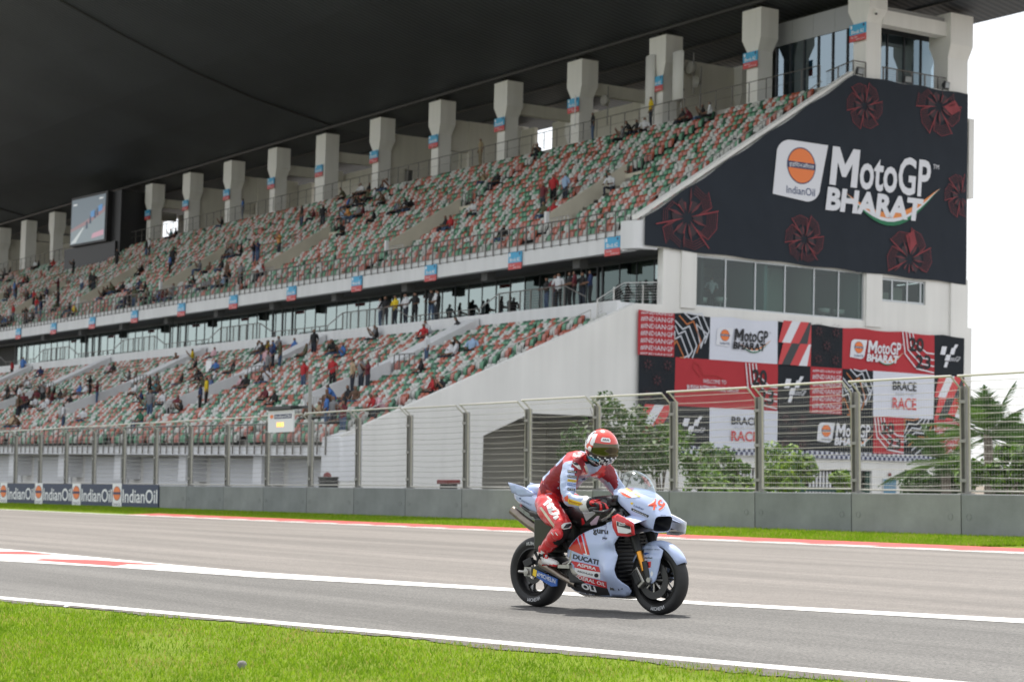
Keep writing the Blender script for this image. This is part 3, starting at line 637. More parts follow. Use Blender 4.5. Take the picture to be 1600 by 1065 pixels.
def fr_mb(kind):
    b = MB()
    if kind == 'beam': b.box(-.75, -.25, 74.5, 80.0, 25.8, 26.62, mWallC)
    if kind == 'hung': b.box(-.7, -.4, 74.5, 76.2, 24.4, 26.75, mWallC); b.box(-.6, -.3, 76.2, 80.2, 22, 26.75, mWallC)
    if kind == 'deep': b.box(-.6, -.3, 74.5, 77.6, 22, 26.75, mWallC); b.box(-.6, -.3, 77.6, 80.2, 24.7, 26.75, mWallC)
    if kind == 'wall': b.box(-.6, -.3, 74.5, 80.4, 22, 26.7, mWallC)
    if kind == 'door':
        b.box(-.6, -.3, 74.5, 75.9, 22, 26.9, mWallC); b.box(-.6, -.3, 76.7, 80.4, 22, 26.9, mWallC); b.box(-.6, -.3, 75.9, 76.7, 24.2, 26.9, mWallC); b.box(-.62, -.56, 75.9, 76.3, 22, 24.2, M('grey door', (.5, .5, .48), .6)); b.box(-.56, -.5, 76.3, 76.7, 22, 24.2, mInt)
    return b
fp = {}
for k in range(0, 19):
    X = XE - .2 - BAY * k
    if k in (7, 15): 
        if k > 7: share(pw, (X + .2, 0, 0))
    elif k > 0: share(pil, (X, 0, 0))
    kd = frame_t[k]
    if kd in ('beam', 'hung', 'wall', 'door', 'deep'):
        if kd not in fp: fp[kd] = part(fr_mb(kd), 'cross_frame'); fp[kd].location = (X, 0, 0)
        else: share(fp[kd], (X, 0, 0))
# rear wall with openings to the sky, rear pillars
b = MB(); op = sorted([(-123.9, -121.5), (-195.8, -191.2), (-185.9, -182.5), (-160.7, -159.7), (-231.6, -228.6)])
x = XL
for (a, c_) in op + [(XE - 13, XE - .2)]:
    b.box(x, a, 80.3, 80.6, 21.8, 26.45, mWallC); x = c_
    if a < -100: b.box(a, c_, 80.3, 80.6, 21.8, 24.0, mWallC)
part(b, 'rear_wall')
rp = MB(); head(rp, -1.1, 0, 79.3, 80.85, 26.75, .3, mWall); r0 = part(rp, 'rear_pillar'); r0.location = (XE, 0, 0)
for k in range(1, 8): share(r0, (XE - BAY * k, 0, 0))
b = MB(); b.box(-80.75, -80.02, 74.46, 79.28, 25.45, 26.25, mWall); b.box(-80.7, -80.2, 74.46, 79.28, 26.25, 26.5, M('grey lintel', (.33, .33, .33), .7)); part(b, 'end_beam')
# glass lounge at the near end of the concourse
b = MB(); mBand = M('grey cladding', (.36, .37, .38), .45, .2)
for i in range(6):
    x1 = -81.2 - i * 1.85; b.box(x1 - 1.83, x1, 75.25, 75.4, 26.0, 27.35, mBand)
part(b, 'cladding')
q = MB(); q.quad((.03, 75.3, 22.05), (1.20, 75.3, 22.05), (1.20, 75.3, 26.0), (.03, 75.3, 26.0), mGlassB); g0 = part(q, 'pane', fix=False); g0.location = (-82.6, 0, 0)
q = MB(); q.box(-.04, .04, 75.22, 75.38, 22.05, 26, mMull); g1 = part(q, 'mullion'); g1.location = (-82.6, 0, 0)
for k in range(1, 7): share(g0, (-82.6 - 1.23 * k, 0, 0)); share(g1, (-82.6 - 1.23 * k, 0, 0))
b = MB(); ysg = [75.3] + [eP(x, 80, -82)[0] for x in (1386, 1412, 1438.5)] + [eP(1467, 80, -82)[0]]
for y in ysg: b.box(-82.06, -81.94, y - .05, y + .05, 22.05, 26.05, mMull)
b.box(-82.05, -81.95, 75.3, ysg[-1], 25.55, 26.05, mMull); part(b, 'mullion')
for a, c_ in zip(ysg[:-1], ysg[1:]):
    q = MB(); q.quad((-82, a + .05, 22.05), (-82, c_ - .05, 22.05), (-82, c_ - .05, 25.55), (-82, a + .05, 25.55), mGlassB); part(q, 'pane', fix=False)
b = MB(); b.box(-92, -82.5, 79.0, 79.1, 22, 26, mInt); b.box(-92, -82, 75.5, 80, 25.9, 26.0, mInt); b.box(-92.1, -92, 75.4, 80, 22, 26.9, mInt); part(b, 'lounge')
# ---- roof
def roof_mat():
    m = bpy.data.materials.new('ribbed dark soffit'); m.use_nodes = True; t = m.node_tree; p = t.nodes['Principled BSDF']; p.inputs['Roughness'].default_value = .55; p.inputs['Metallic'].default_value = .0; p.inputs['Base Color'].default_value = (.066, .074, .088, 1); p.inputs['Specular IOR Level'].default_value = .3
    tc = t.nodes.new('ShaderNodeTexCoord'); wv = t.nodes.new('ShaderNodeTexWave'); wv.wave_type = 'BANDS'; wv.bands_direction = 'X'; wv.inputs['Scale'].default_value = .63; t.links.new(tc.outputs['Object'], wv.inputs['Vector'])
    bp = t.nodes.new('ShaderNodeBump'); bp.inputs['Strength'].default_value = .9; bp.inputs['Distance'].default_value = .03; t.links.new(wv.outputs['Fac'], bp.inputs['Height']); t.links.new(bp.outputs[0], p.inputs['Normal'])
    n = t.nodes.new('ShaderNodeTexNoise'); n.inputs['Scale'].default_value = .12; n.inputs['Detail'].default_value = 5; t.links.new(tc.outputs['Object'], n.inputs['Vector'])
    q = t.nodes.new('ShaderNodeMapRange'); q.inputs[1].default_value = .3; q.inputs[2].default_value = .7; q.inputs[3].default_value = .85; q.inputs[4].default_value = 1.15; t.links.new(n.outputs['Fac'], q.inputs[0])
    s = t.nodes.new('ShaderNodeVectorMath'); s.operation = 'SCALE'; s.inputs[0].default_value = (.066, .074, .088); w2 = t.nodes.new('ShaderNodeMapRange'); w2.inputs[3].default_value = .80; w2.inputs[4].default_value = 1.12; t.links.new(wv.outputs['Fac'], w2.inputs[0]); mm = t.nodes.new('ShaderNodeMath'); mm.operation = 'MULTIPLY'; t.links.new(q.outputs[0], mm.inputs[0]); t.links.new(w2.outputs[0], mm.inputs[1])  # groove shade put into the colour, in step with the rib bump
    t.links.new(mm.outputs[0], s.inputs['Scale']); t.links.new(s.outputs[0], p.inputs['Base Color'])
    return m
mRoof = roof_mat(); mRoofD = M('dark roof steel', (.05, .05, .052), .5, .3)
prof = [(36.5, 41.4), (42, 38.6), (46, 36.8), (50.05, 35.2), (55, 33.3), (60.84, 31.28), (66.4, 29.75), (73.2, 28.42), (76, 27.95), (82.3, 26.78)]
for (xa, xb) in ((XL - 170, -218.1), (-218.0, -143.25), (-143.15, -67)):  # unseen left run added far past the tiers to darken that end
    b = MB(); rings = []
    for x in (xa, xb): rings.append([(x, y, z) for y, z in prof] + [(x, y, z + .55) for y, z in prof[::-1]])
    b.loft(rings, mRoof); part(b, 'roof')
b = MB(); b.tube([(XL - 40, 73.2, 28.3), (-67, 73.2, 28.3)], .16, mRoofD, 8); part(b, 'valley_beam')
for X in (-218.05, -143.2): b = MB(); b.tube([(X, y, z - .03) for y, z in prof[:8]], .11, mRoofD, 6); part(b, 'roof_joint')
b = MB(); b.tube([(-.75, 73.8, 27.95), (-.5, 73.3, 28.4)], .10, mRoofD, 6); b.tube([(-.2, 73.8, 27.95), (-.5, 73.3, 28.4)], .10, mRoofD, 6); b.box(-.9, -.1, 73.5, 74.2, 27.95, 28.05, mRoofD); st0 = part(b, 'strut'); st0.location = (XE - .2, 0, 0)
for k in range(1, 18): share(st0, (XE - .2 - BAY * k, 0, 0))
b = MB(); 
for y, z in ((76.5, 27.85), (79, 27.4)): b.tube([(XL, y, z), (-67, y, z)], .12, mRoofD, 6)
part(b, 'purlin')
lt = MB(); lt.tube([(0, 76.5, 27.8), (0, 76.5, 27.4)], .03, mRoofD, 5); lt.lathe([(.06, 27.4), (.10, 27.3), (.24, 26.95), (.22, 26.95)], M('lamp bell', (.42, .42, .42), .35, .5), 12, 'Z', (0, 76.5, 0)); l0 = part(lt, 'pendant_lamp', smooth=True); l0.location = (XE - 5 - BAY, 0, 0)
for k in range(2, 16): share(l0, (XE - 5 - BAY * k, 0, 0))
# ---- railings
def rail(pts, posts, name, m, h=1.05, wires=0, r=.028, skip=0):
    """posts up from pts, handrail on top"""
    b = MB(); top = [Vector(p) + Vector((0, 0, h)) for p in pts]; b.tube(top, r * 1.25, m, 6)
    for k in range(wires): b.tube([Vector(p) + Vector((0, 0, h * (k + 1) / (wires + 1))) for p in pts], .010, m, 4, False)
    for p in posts: b.box(p[0] - r, p[0] + r, p[1] - r, p[1] + r, p[2] - .0, p[2] + h, m)
    return part(b, name)
ps = [(XE - 1.2 - .836 * k, 58.20, 12.45) for k in range(0, 150)]
rail([(ps[0][0], 58.20, 12.45), (ps[-1][0], 58.20, 12.45)], ps, 'balcony_rail', mSteel, 1.34, 3, .028)
ps = [(XE - .7 - .836 * k, 41.45, .97) for k in range(0, 80)]
rail([(ps[0][0], 41.45, .97), (ps[-1][0], 41.45, .97)], ps, 'front_rail', mSteel, 1.45, 3, .03)
ps = [(XE - 2.5 - 1.53 * k, 72.1, 22.1) for k in range(0, 105)]
rail([(ps[0][0], 72.1, 22.1), (ps[-1][0], 72.1, 22.1)], ps, 'concourse_rail', mSteel, 1.15, 1, .022)
# rail with wires round the balcony end, above the big banner
zz = 22.32
rail([(XE - .15, 74.5, zz), (XE - .15, 79.7, zz)], [(XE - .15, y, zz) for y in (74.6, 75.6, 76.7, 77.7, 78.7, 79.7)], 'end_rail', mSteel, .78, 5, .03)
rail([(XE - 2.2, 72.3, zz - .3), (XE - .15, 72.4, zz), (XE - .15, 73.3, zz)], [(XE - 1.3, 72.35, zz - .15), (XE - .15, 72.4, zz), (XE - .15, 73.3, zz)], 'end_rail', mSteel, .85, 5, .03)
# aisle rails by the end wall
def tier_rail(rowf, i0, i1, X, m, h=.95, step=3):
    pts = [(X, rowf(i)[0], rowf(i)[1]) for i in (i0, i1)]; rail(pts, [(X, *rowf(i)) for i in range(i0, i1 + 1, step)], 'aisle_rail', m, h, 0, .022)
tier_rail(uprow, 1, 18, -81.75, mSteelL); tier_rail(lowrow, 2, 20, -81.75, mSteelL)
b = MB(); zt = 9.05
rail([(-81.75, 57.0, 8.2), (-81.75, 58.6, zt + .1), (-80.2, 59.6, zt + .1)], [(-81.75, 57.0, 8.2), (-81.75, 58.0, 8.9), (-80.9, 59.2, zt), (-80.2, 59.6, zt)], 'aisle_rail', mSteelL, 1.0, 6, .025)
for v in VOM:
    for rr_, off, i0, i1, X in ((uprow, .85, VU[0], VU[1], v - .1), (lowrow, .95, 6, 13, v - 1.3)):
        p0, p1 = rr_(i0), rr_(i1); rail([(X, p0[0], p0[1] + off), (X, p1[0], p1[1] + off)], [(X, rr_(i)[0], rr_(i)[1] + off - .3) for i in range(i0, i1 + 1, 2)], 'entrance_rail', mSteel, .75, 1, .02)
    p1 = uprow(VU[1]); rail([(v, p1[0] + .2, p1[1]), (v + 2.1, p1[0] + .2, p1[1])], [(v + .42 * k, p1[0] + .2, p1[1]) for k in range(6)], 'entrance_rail', mSteel, 1.1, 0, .022)
    p1 = uprow(VU[0]); rail([(v + .4, p1[0] - .3, p1[1] - .5), (v + 2.2, p1[0] - .3, p1[1] - .5)], [(v + .4 + .36 * k, p1[0] - .3, p1[1] - .5) for k in range(6)], 'entrance_rail', mSteelL, 1.0, 0, .018)
    p1 = lowrow(13); rail([(v - 1.2, p1[0] + .2, p1[1]), (v + 1.0, p1[0] + .2, p1[1])], [(v - 1.2 + .55 * k, p1[0] + .2, p1[1]) for k in range(5)], 'entrance_rail', mSteel, 1.1, 0, .022)
    p1 = lowrow(6); rail([(v - .8, p1[0] - .2, p1[1] - .2), (v + 1.2, p1[0] - .2, p1[1] - .2)], [(v - .8 + .33 * k, p1[0] - .2, p1[1] - .2) for k in range(7)], 'entrance_rail', mSteelL, 1.0, 0, .016)
# walkway rails before the glass: high with wires on the platforms, low between them
for k in range(0, 9):
    xc = -89.0 - 18.4 * k; hi = [(xc + 3.2, 57.7, 9.1), (xc - 3.2, 57.7, 9.1)]
    rail(hi, [(xc + 3.2 - 1.06 * j, 57.7, 9.1) for j in range(7)], 'walkway_rail', mSteel, 1.12, 7, .03)
    lo = [(xc - 5.2, 57.7, 9.1), (xc - 15.2 + 2.0, 57.7, 9.1)]
    rail(lo, [(lo[0][0] - 1.1 * j, 57.7, 9.1) for j in range(8)], 'walkway_rail', mSteel, .42, 1, .025)
    bb = MB(); bb.tube([(xc - 3.2, 57.7, 10.22), (xc - 5.2, 57.7, 9.52)], .035, mSteelL, 6); bb.tube([(xc + 3.2, 57.7, 10.22), (xc + 5.2, 57.7, 9.52)], .035, mSteel, 6); part(bb, 'sloping_rail')
# ---- block signs
mSB = M('sky blue sign', (.045, .36, .62), .5); mSR = M('red sign', (.55, .06, .06), .5)
def sign_mb():
    b = MB(); b.box(-.66, .66, -.04, 0, .36, .95, mSB); b.box(-.66, .66, -.04, 0, 0, .36, mSR); return b
def sign_print(letter_):
    b = MB(); mp = lambda u, v, k=0: (u, -.045, v)
    letter(b, 'Block ' + letter_, mp, mBWhite, (-.50, .50, .42, .64), bold=.02, res=1); letter(b, 'East Stand', mp, mBWhite, (-.5, -.02, .19, .29), res=1); letter(b, 'Buddh Circuit', mp, mBWhite, (-.1, .58, .06, .15), res=1)
    shape(b, disc((.48, .83), .08, .08, 10), mp, mNavyP); shape(b, [(-.58, .72), (-.44, .72), (-.44, .9), (-.58, .9)], mp, mBWhite); return b
sp = sign_mb(); s_first = None; prints = {}
ordw = ['first', 'second', 'third', 'fourth', 'fifth', 'sixth', 'seventh', 'eighth', 'ninth', 'tenth', 'eleventh', 'twelfth', 'thirteenth', 'fourteenth', 'fifteenth', 'sixteenth', 'seventeenth', 'eighteenth', 'nineteenth']
def block_sign(loc, txt, lab, grp, sc=1.0):
    global s_first
    t = thing('block_sign', lab, 'sign', loc, group=grp, stand=True); t.scale = (sc, sc, sc)
    if s_first is None: s_first = sp.build('panel', t)
    else: c = s_first.copy(); C.objects.link(c); c.parent = t
    if txt not in prints: prints[txt] = sign_print(txt).build('lettering', t)
    else: c = prints[txt].copy(); C.objects.link(c); c.parent = t
for k in range(11):
    block_sign((-82.25 - 9.18 * k, 58.22, 11.55), ['A2', 'A2', 'A3', 'A3', 'A4', 'A4', 'A5', 'A5', 'A6', 'A6', 'A7'][k], 'blue and red block sign on the balcony edge, %s sign from the end wall' % ordw[k], 'block signs on the balcony edge')
for k in range(13):
    if k in (12,): continue
    z = 24.45; block_sign((XE - .7 - BAY * k - (.2 if k == 7 else 0), 73.22, z), ['A2', 'A2', 'A2', 'A3', 'A3', 'A4', 'A4', 'A5', 'A5', 'A6', 'A6', 'A7', 'A7'][k], 'blue and red block sign on the %s tall pillar from the end wall' % ordw[k], 'block signs on the pillars')
# ================================================================== printed cloth on the end wall
def cloth_mat(name, col, var=.10):
    return M(name, col, .75, var=var, vscale=.5, bump=.25, bscale=2.2, spec=.2)
mBlkCloth = cloth_mat('charcoal banner cloth', (.024, .030, .040)); mPRed = M('dull red print', (.27, .04, .05), .7); mPRed2 = M('dark red print', (.040, .024, .031), .7); mPRed3 = M('red print', (.50, .055, .065), .7)
mPWhite = M('white banner print', (.72, .73, .78), .7); mPGreen = M('green print', (.02, .17, .08), .7); mPOr = M('saffron print', (.75, .27, .08), .7); mPSil = M('silver print', (.45, .46, .48), .6)
BXx = XE + .16
top = thing('event_banner', 'huge black banner reading MotoGP BHARAT with IndianOil logo on the end wall', 'banner', (BXx, 0, 0), stand=True)
def edge_top(y):
    if y < 72.2: return 13.3 + (y - 58.45) * (22.30 - 13.3) / (72.2 - 58.45)
    return 22.30 + .03 * (y - 72.2) / 8
V, F = [], []; ny, nz = 90, 36
ysb = np.linspace(58.46, 80.72, ny)
for i, y in enumerate(ysb):
    zt = edge_top(y) + .05 * math.sin(y * 2.3) * (1 if y < 72 else .6); zb = 11.86 - .012 * (y - 58.4) + .03 * math.sin(y * 1.7)
    if y < 60.0: zb = max(zb, 11.9)
    for j in range(nz):
        v = j / (nz - 1); z = zb + (zt - zb) * v
        V.append((.020 * math.sin(y * 1.25 + .6 * math.sin(z * .7)) * (.4 + .6 * v) + .006 * math.sin(y * 5 + z) + .01 * (abs((y - 58.5) % 3.2 - 1.6) < .05), y, z))
for i in range(ny - 1):
    for j in range(nz - 1): a = i * nz + j; F.append((a, a + nz, a + nz + 1, a + 1))
me = fast_mesh('cloth', np.array(V), np.array(F), [mBlkCloth], smooth=True); put(bpy.data.objects.new('cloth', me), top)
PX = .055
def pe(x, y): p = eP(x, y, BXx); return p
def bmap(u, v, k=0): return (PX + .006 * k, u, v)
def pinwheel(mb, c, r, mp, a0=.15, cut=None, fill=None, lines=5, m1=None, m2=None, sy=1.0):
    """six long thin arms, short blades between them and contour lines that step from arm to arm"""
    m1 = m1 or mPRed; m2 = m2 or mPRed2; st = math.pi / 3
    P = lambda a, q: (c[0] + q * r * math.cos(a), c[1] + q * r * sy * math.sin(a))
    for k in range(6):
        a = a0 + k * st
        shape(mb, [P(a, .10), P(a + .05, .42), P(a + .012, 1.0), P(a - .014, 1.0), P(a - .04, .42)], lambda u, v: mp(u, v, 3), m1)
        shape(mb, [P(a - .05, .16), P(a - .04, .46), P(a - st * .4, .50), P(a - st * .55, .26)], lambda u, v: mp(u, v, 0), m2)
        shape(mb, [P(a - st * .5, .14), P(a - st * .42, .40), P(a - st * .5, .64), P(a - st * .62, .38)], lambda u, v: mp(u, v, 1), mPRed2b)
        for j in range(lines):
            q = .97 - .065 * j; stroke(mb, [P(a, q), P(a - st * .45, q * .97), P(a - st * .86, q * .84), P(a - st * .95, q * .60)], .016 * r, lambda u, v: mp(u, v, 2), m1 if j == 0 else mPRed2b)
    if fill is not None:
        a = a0 + fill * st; shape(mb, [P(a, .2), P(a + .3, .75), P(a - .1, .95), P(a - .45, .6)], lambda u, v: mp(u, v, 2), m1)
mPRed2b = M('faint red print', (.13, .03, .038), .7)
for (x, y, r, a0, fl) in ((1073, 340, 2.05, .25, None), (1350, 166, 1.35, .3, None), (1466, 167, 1.75, .1, 0), (1256, 374, 1.38, .2, None), (1420, 405, 1.75, .45, 7), (1500, 306, 1.3, .3, None)):
    b = MB(); c = pe(x, y); r = r
    pinwheel(b, c, r, bmap, a0, fill=fl, lines=6)
    # keep the print inside the cloth
    if True:
        keep = []
        for f, m in zip(b.f, b.m):
            if all(b.v[i][1] < 80.66 and 11.86 < b.v[i][2] < edge_top(b.v[i][1]) - .05 for i in f): keep.append((f, m))
        b.f = [k[0] for k in keep]; b.m = [k[1] for k in keep]
    b.build('pinwheel_print', top)
def logo(parent, cx, cy, h, mp, col, onwhite=False, plate=None, bharat=None):
    """IndianOil leaf plate with roundel, then the two-line wordmark; h = height of the plate"""
    s = h; b = MB(); X = lambda u, v, k=0: mp(cx + u * s, cy + v * s, k); XP = lambda u, v, k=0: mp(cx + u * s * 1.17, cy + v * s, k)
    pl = []
    for i in range(9): a = math.pi / 2 + math.pi / 2 * i / 8; pl.append((-.36 + .26 * math.cos(a) + .16, .24 + .26 * math.sin(a)))
    leaf = [(.50, .5)] + pl + [(-.52, -.44)]
    for i in range(9): a = -math.pi / 2 + math.pi / 2 * i / 8; leaf.append((.10 + .26 * math.cos(a), -.24 + .26 * math.sin(a)))
    shape(b, leaf, lambda u, v: XP(u, v, 0), plate or mPWhite)
    roundel(b, lambda u, v, k=0: XP(u, v, k), (0, .09), .25, .29)
    letter(b, 'IndianOil', lambda u, v: XP(u, v, 2), mDkBlue, (-.27, .26, -.40, -.27), bold=.006)
    b.build('sponsor_logo', parent)
    b = MB()
    em = [(0, 0), (0, 1), (.25, 1), (.5, .56), (.75, 1), (1, 1), (1, 0), (.77, 0), (.77, .60), (.57, .24), (.43, .24), (.23, .60), (.23, 0)]
    shape(b, [(.62 + .62 * p + .07 * q, -.16 + .66 * q) for p, q in em], lambda u, v: X(u, v, 2), col)
    letter(b, 'otoGP', lambda u, v: X(u, v, 2), col, (1.29, 2.98, -.17, .50), bold=.022, shear=.10)
    letter(b, 'TM', lambda u, v: X(u, v, 2), col, (3.02, 3.16, .36, .44))
    b.build('wordmark', parent)
    b = MB()
    # tricolour swoosh under the second line
    sw = lambda o, w0: [(1.0 + 2.2 * t, (.05 - .55 * math.sin(math.pi * min(1, t * 1.02)) ** 1.0 + .42 * t ** 2.2 - .12) * .72 - .22 - o * math.sin(math.pi * t)) for t in [i / 14 for i in range(15)]]
    c0 = sw(0, 0)
    def band(o0, o1, m, k):
        lo = [(x, y - o1 * math.sin(math.pi * i / 14)) for i, (x, y) in enumerate(c0)]; hi = [(x, y - o0 * math.sin(math.pi * i / 14)) for i, (x, y) in enumerate(c0)]
        shape(b, hi + lo[::-1], lambda u, v: X(u, v, k), m)
    band(-.10, .0, mPOr, 1); band(.0, .06, mPWhite, 1); band(.06, .13, mPGreen, 1)
    letter(b, 'BHARAT', lambda u, v: X(u, v, 3), bharat or col, (.54, 2.80, -.60, -.20), bold=.045, shear=.12)
    b.build('wordmark', parent)
# the print hangs square: baseline follows the building's level lines
c = pe(1257, 266); hgt = pe(1250, 221)[1] - pe(1250, 314)[1]
logo(top, 68.53, 16.68, 3.15, bmap, mPWhite)
# ------------------------------------------------------------------ lower patchwork banner
low = thing('event_banner', 'patchwork red, black and white event banner with checkered lower edge on the end wall', 'banner', (BXx, 0, 0), stand=True)
mDkC = cloth_mat('black patch cloth', (.02, .024, .03)); mRedC = cloth_mat('red patch cloth', (.45, .045, .055), .08); mWhC = cloth_mat('white patch cloth', (.68, .70, .78), .05); mRed4 = M('bright red print', (.60, .07, .075), .7); mGreyP = M('dark grey print', (.055, .06, .065), .7); mCont = M('contour white print', (.60, .62, .68), .7); mContO = M('contour orange print', (.50, .17, .06), .7)
def colY(x, y): return pe(x, y)[0]
r1t, r12, r23, r3b = 8.72, 6.42, 3.98, 1.98
r1b = r12
def cell(y0, y1, z0, z1, m, name='patch', dx=.0):
    V, F = [], []; n = 12; k = 6
    for i in range(n + 1):
        y = y0 + (y1 - y0) * i / n
        for j in range(k + 1):
            v = j / k; z = z0 + (z1 - z0) * v
            if j == k and z1 > 8.6: z = z1 - .10 * math.sin(math.pi * ((y - 58) % 3.0) / 3.0) - .04
            V.append((dx + .02 * math.sin(y * 2.1 + z), y, z))
    for i in range(n):
        for j in range(k): a = i * (k + 1) + j; F.append((a, a + k + 1, a + k + 2, a + 1))
    me = fast_mesh(name, np.array(V), np.array(F), [m], smooth=True); o = bpy.data.objects.new(name, me); put(o, low); return o
def cmap(u, v, k=0): return (.05 + .006 * k, u, v)
def hashrows(y0, y1, z0, z1):
    cell(y0, y1, z0, z1, mRedC); b = MB(); n = 6; h = (z1 - z0) / (n + .4)
    for i in range(n + 1):
        zb = z0 + (i - .35) * h; za = zb + h * .74
        if za > z1 - .12: za = z1 - .14
        if zb < z0: zb = z0 + .02
        if za - zb > .08: letter(b, '#INDIANGP', cmap, mPWhite, (y0 + .12, y1 - .08, zb, za), res=1)
    b.build('lettering', low)
def contour(y0, y1, z0, z1, seed, base=None, cols=None):
    cell(y0, y1, z0, z1, base or mDkC); b = MB(); rr = random.Random(seed); w_, h_ = y1 - y0, z1 - z0
    pts0 = [(0, .80), (.22, .62), (.40, .70), (.62, .28), (.50, 0)] if seed % 2 == 0 else [(0, .35), (.35, .62), (.62, .60), (.80, 1.0)]
    cols = cols or [mCont, mContO, mCont, mCont]
    for j in range(-3, 4):
        q = []
        for (u, v) in pts0:
            uu, vv = u + j * .115, v + j * .115 * (1 if seed % 2 == 0 else -1)
            q.append((y0 + min(max(uu, 0.0), 1.0) * w_, z0 + min(max(vv, 0.0), 1.0) * h_))
        q2 = [q[0]]
        for p in q[1:]:
            if (Vector(p) - Vector(q2[-1])).length > .05: q2.append(p)
        if len(q2) > 1: stroke(b, q2, .07, cmap, cols[j % len(cols)])
    if seed % 2 == 0: stroke(b, [(y0 + .60 * w_, z0 + .75 * h_), (y0 + .92 * w_, z0 + .55 * h_), (y0 + .72 * w_, z0 + .30 * h_)], .075, cmap, mCont, True)
    b.build('contour_print', low)
def stripes(y0, y1, z0, z1):
    cell(y0, y1, z0, z1, mDkC); b = MB(); zm = (z0 + z1) / 2; w_ = y1 - y0
    for (za, zb, cols) in ((zm, z1, [mRed4, mPWhite, mRed4, mGreyP, mRed4]), (z0, zm, [mRed4, mGreyP, mRed4, mPWhite, mRed4])):
        for i, m in enumerate(cols):
            u0 = -.15 + i * .26; q = [(u0, za), (u0 + .26, za), (u0 + .56, zb), (u0 + .30, zb)]
            q = [(y0 + min(max(u, .0), 1) * w_, z) for u, z in q]
            if abs(q[0][0] - q[1][0]) + abs(q[2][0] - q[3][0]) > .05: shape(b, q, cmap, m)
    b.build('stripe_print', low)
def pins(y0, y1, z0, z1):
    cell(y0, y1, z0, z1, mDkC); b = MB(); w_, h_ = y1 - y0, z1 - z0
    for (u, v) in ((.24, .82), (.78, .82), (.5, .5), (.24, .18), (.78, .18)):
        pinwheel(b, (y0 + u * w_, z0 + v * h_), w_ * .21, cmap, .2, lines=1, m1=mPRed2, m2=mPRed2)
    b.build('pinwheel_print', low)
def year(y0, y1, z0, z1, wide=False):
    b = MB(); w_, h_ = y1 - y0, z1 - z0
    for j in range(4):
        stroke(b, [(y0 + (.02 + .10 * j) * w_, z1 - .05), (y0 + (.10 + .09 * j) * w_, z0 + (.45 + .1 * j) * h_), (y0 + (.45 + .1 * j) * w_, z0 + (.12 + .13 * j) * h_), (y1 - .05, z0 + (.05 + .15 * j) * h_)], .07, cmap, mPWhite)
    letter(b, '20', lambda u, v: cmap(u, v, 1), mBlk2, (y0 + .22 * w_, y0 + .66 * w_, z0 + .52 * h_, z0 + .86 * h_), bold=.03); letter(b, '23', lambda u, v: cmap(u, v, 1), mBlk2, (y0 + .42 * w_, y0 + .88 * w_, z0 + .12 * h_, z0 + .46 * h_), bold=.03)
    b.build('year_print', low)
mBlk2 = M('black print', (.018, .018, .022), .7)
def flaglogo(y0, y1, z0, z1):
    cell(y0, y1, z0, z1, mDkC); b = MB(); w_, h_ = y1 - y0, z1 - z0; P = lambda u, v: (y0 + u * w_, z0 + v * h_)
    for (u, v, a, c_) in ((.18, .50, .16, .20), (.50, .52, .14, .16), (.33, .36, .15, .15), (.62, .68, .10, .09), (.30, .20, .10, .14)):
        shape(b, [P(u, v), P(u + a, v), P(u + a + .06, v + c_), P(u + .06, v + c_)], cmap, mPWhite)
    letter(b, 'motoGP', cmap, mPWhite, (*[P(.42, 0)[0], P(.86, 0)[0]], P(0, .36)[1], P(0, .48)[1]), shear=.3)
    b.build('logo_print', low)
def brace(y0, y1, z0, z1):
    cell(y0, y1, z0, z1, mWhC); b = MB(); w_, h_ = y1 - y0, z1 - z0; Y = lambda u: y0 + u * w_; Z = lambda v: z0 + v * h_
    letter(b, 'BRACE', cmap, mBlk2, (Y(.31), Y(.70), Z(.60), Z(.80)), bold=.02); letter(b, 'FOR THE', cmap, M('pale grey print', (.46, .48, .55), .7), (Y(.36), Y(.66), Z(.49), Z(.56))); letter(b, 'RACE', cmap, mRed4, (Y(.31), Y(.70), Z(.18), Z(.44)), bold=.02); b.build('lettering', low)
c1 = [colY(x, 520) for x in (997, 1053.5, 1109, 1215.5, 1266.5, 1316.5, 1408.5, 1460, 1506.5)]
hashrows(c1[0], c1[1], r12, r1t); contour(c1[1], c1[2], r12, r1t, 0); cell(c1[2], c1[3], r12, r1t, mWhC)
logo(low, 63.62, 7.62, .96, cmap, mBlk2, bharat=mBlk2); stripes(c1[3], c1[4], r12, r1t); pins(c1[4], c1[5], r12, r1t)
cell(c1[5], c1[7], r12, r1t, mRedC); logo(low, 72.75, 7.52, 1.03, cmap, mPWhite); year(c1[6], c1[7], r12, r1t); flaglogo(c1[7], c1[8], r12, r1t)
c2 = [colY(x, 590) for x in (997.5, 1054.5, 1163, 1215, 1266, 1316, 1364.5, 1459.5, 1506)]
pins(c2[0], c2[1], r23, r12); cell(c2[1], c2[3], r23, r12, mRedC); b = MB(); letter(b, 'WELCOME TO', cmap, mPWhite, (c2[1] + 1.75, c2[1] + 3.25, 5.20, 5.40)); letter(b, 'BUDDH INTERNATIONAL CIRCUIT', cmap, mPWhite, (c2[1] + .75, c2[1] + 4.1, 4.82, 5.08), bold=.02, res=1)
stroke(b, [(c2[1] + 1.6, 5.5), (c2[1] + 1.1, 5.95), (c2[1] + 1.2, 6.25), (c2[1] + 1.5, 6.1), (c2[1] + 1.75, 5.6), (c2[1] + 2.6, 5.62), (c2[1] + 3.1, 5.45)], .04, cmap, M('faint track print', (.40, .03, .03), .7)); b.build('lettering', low)
year(c2[2], c2[3], r23, r12); flaglogo(c2[3], c2[4], r23, r12); hashrows(c2[4], c2[5], r23, r12); contour(c2[5], c2[6], r23, r12, 2); brace(c2[6], c2[7], r23, r12); stripes(c2[7], c2[8], r23, r12)
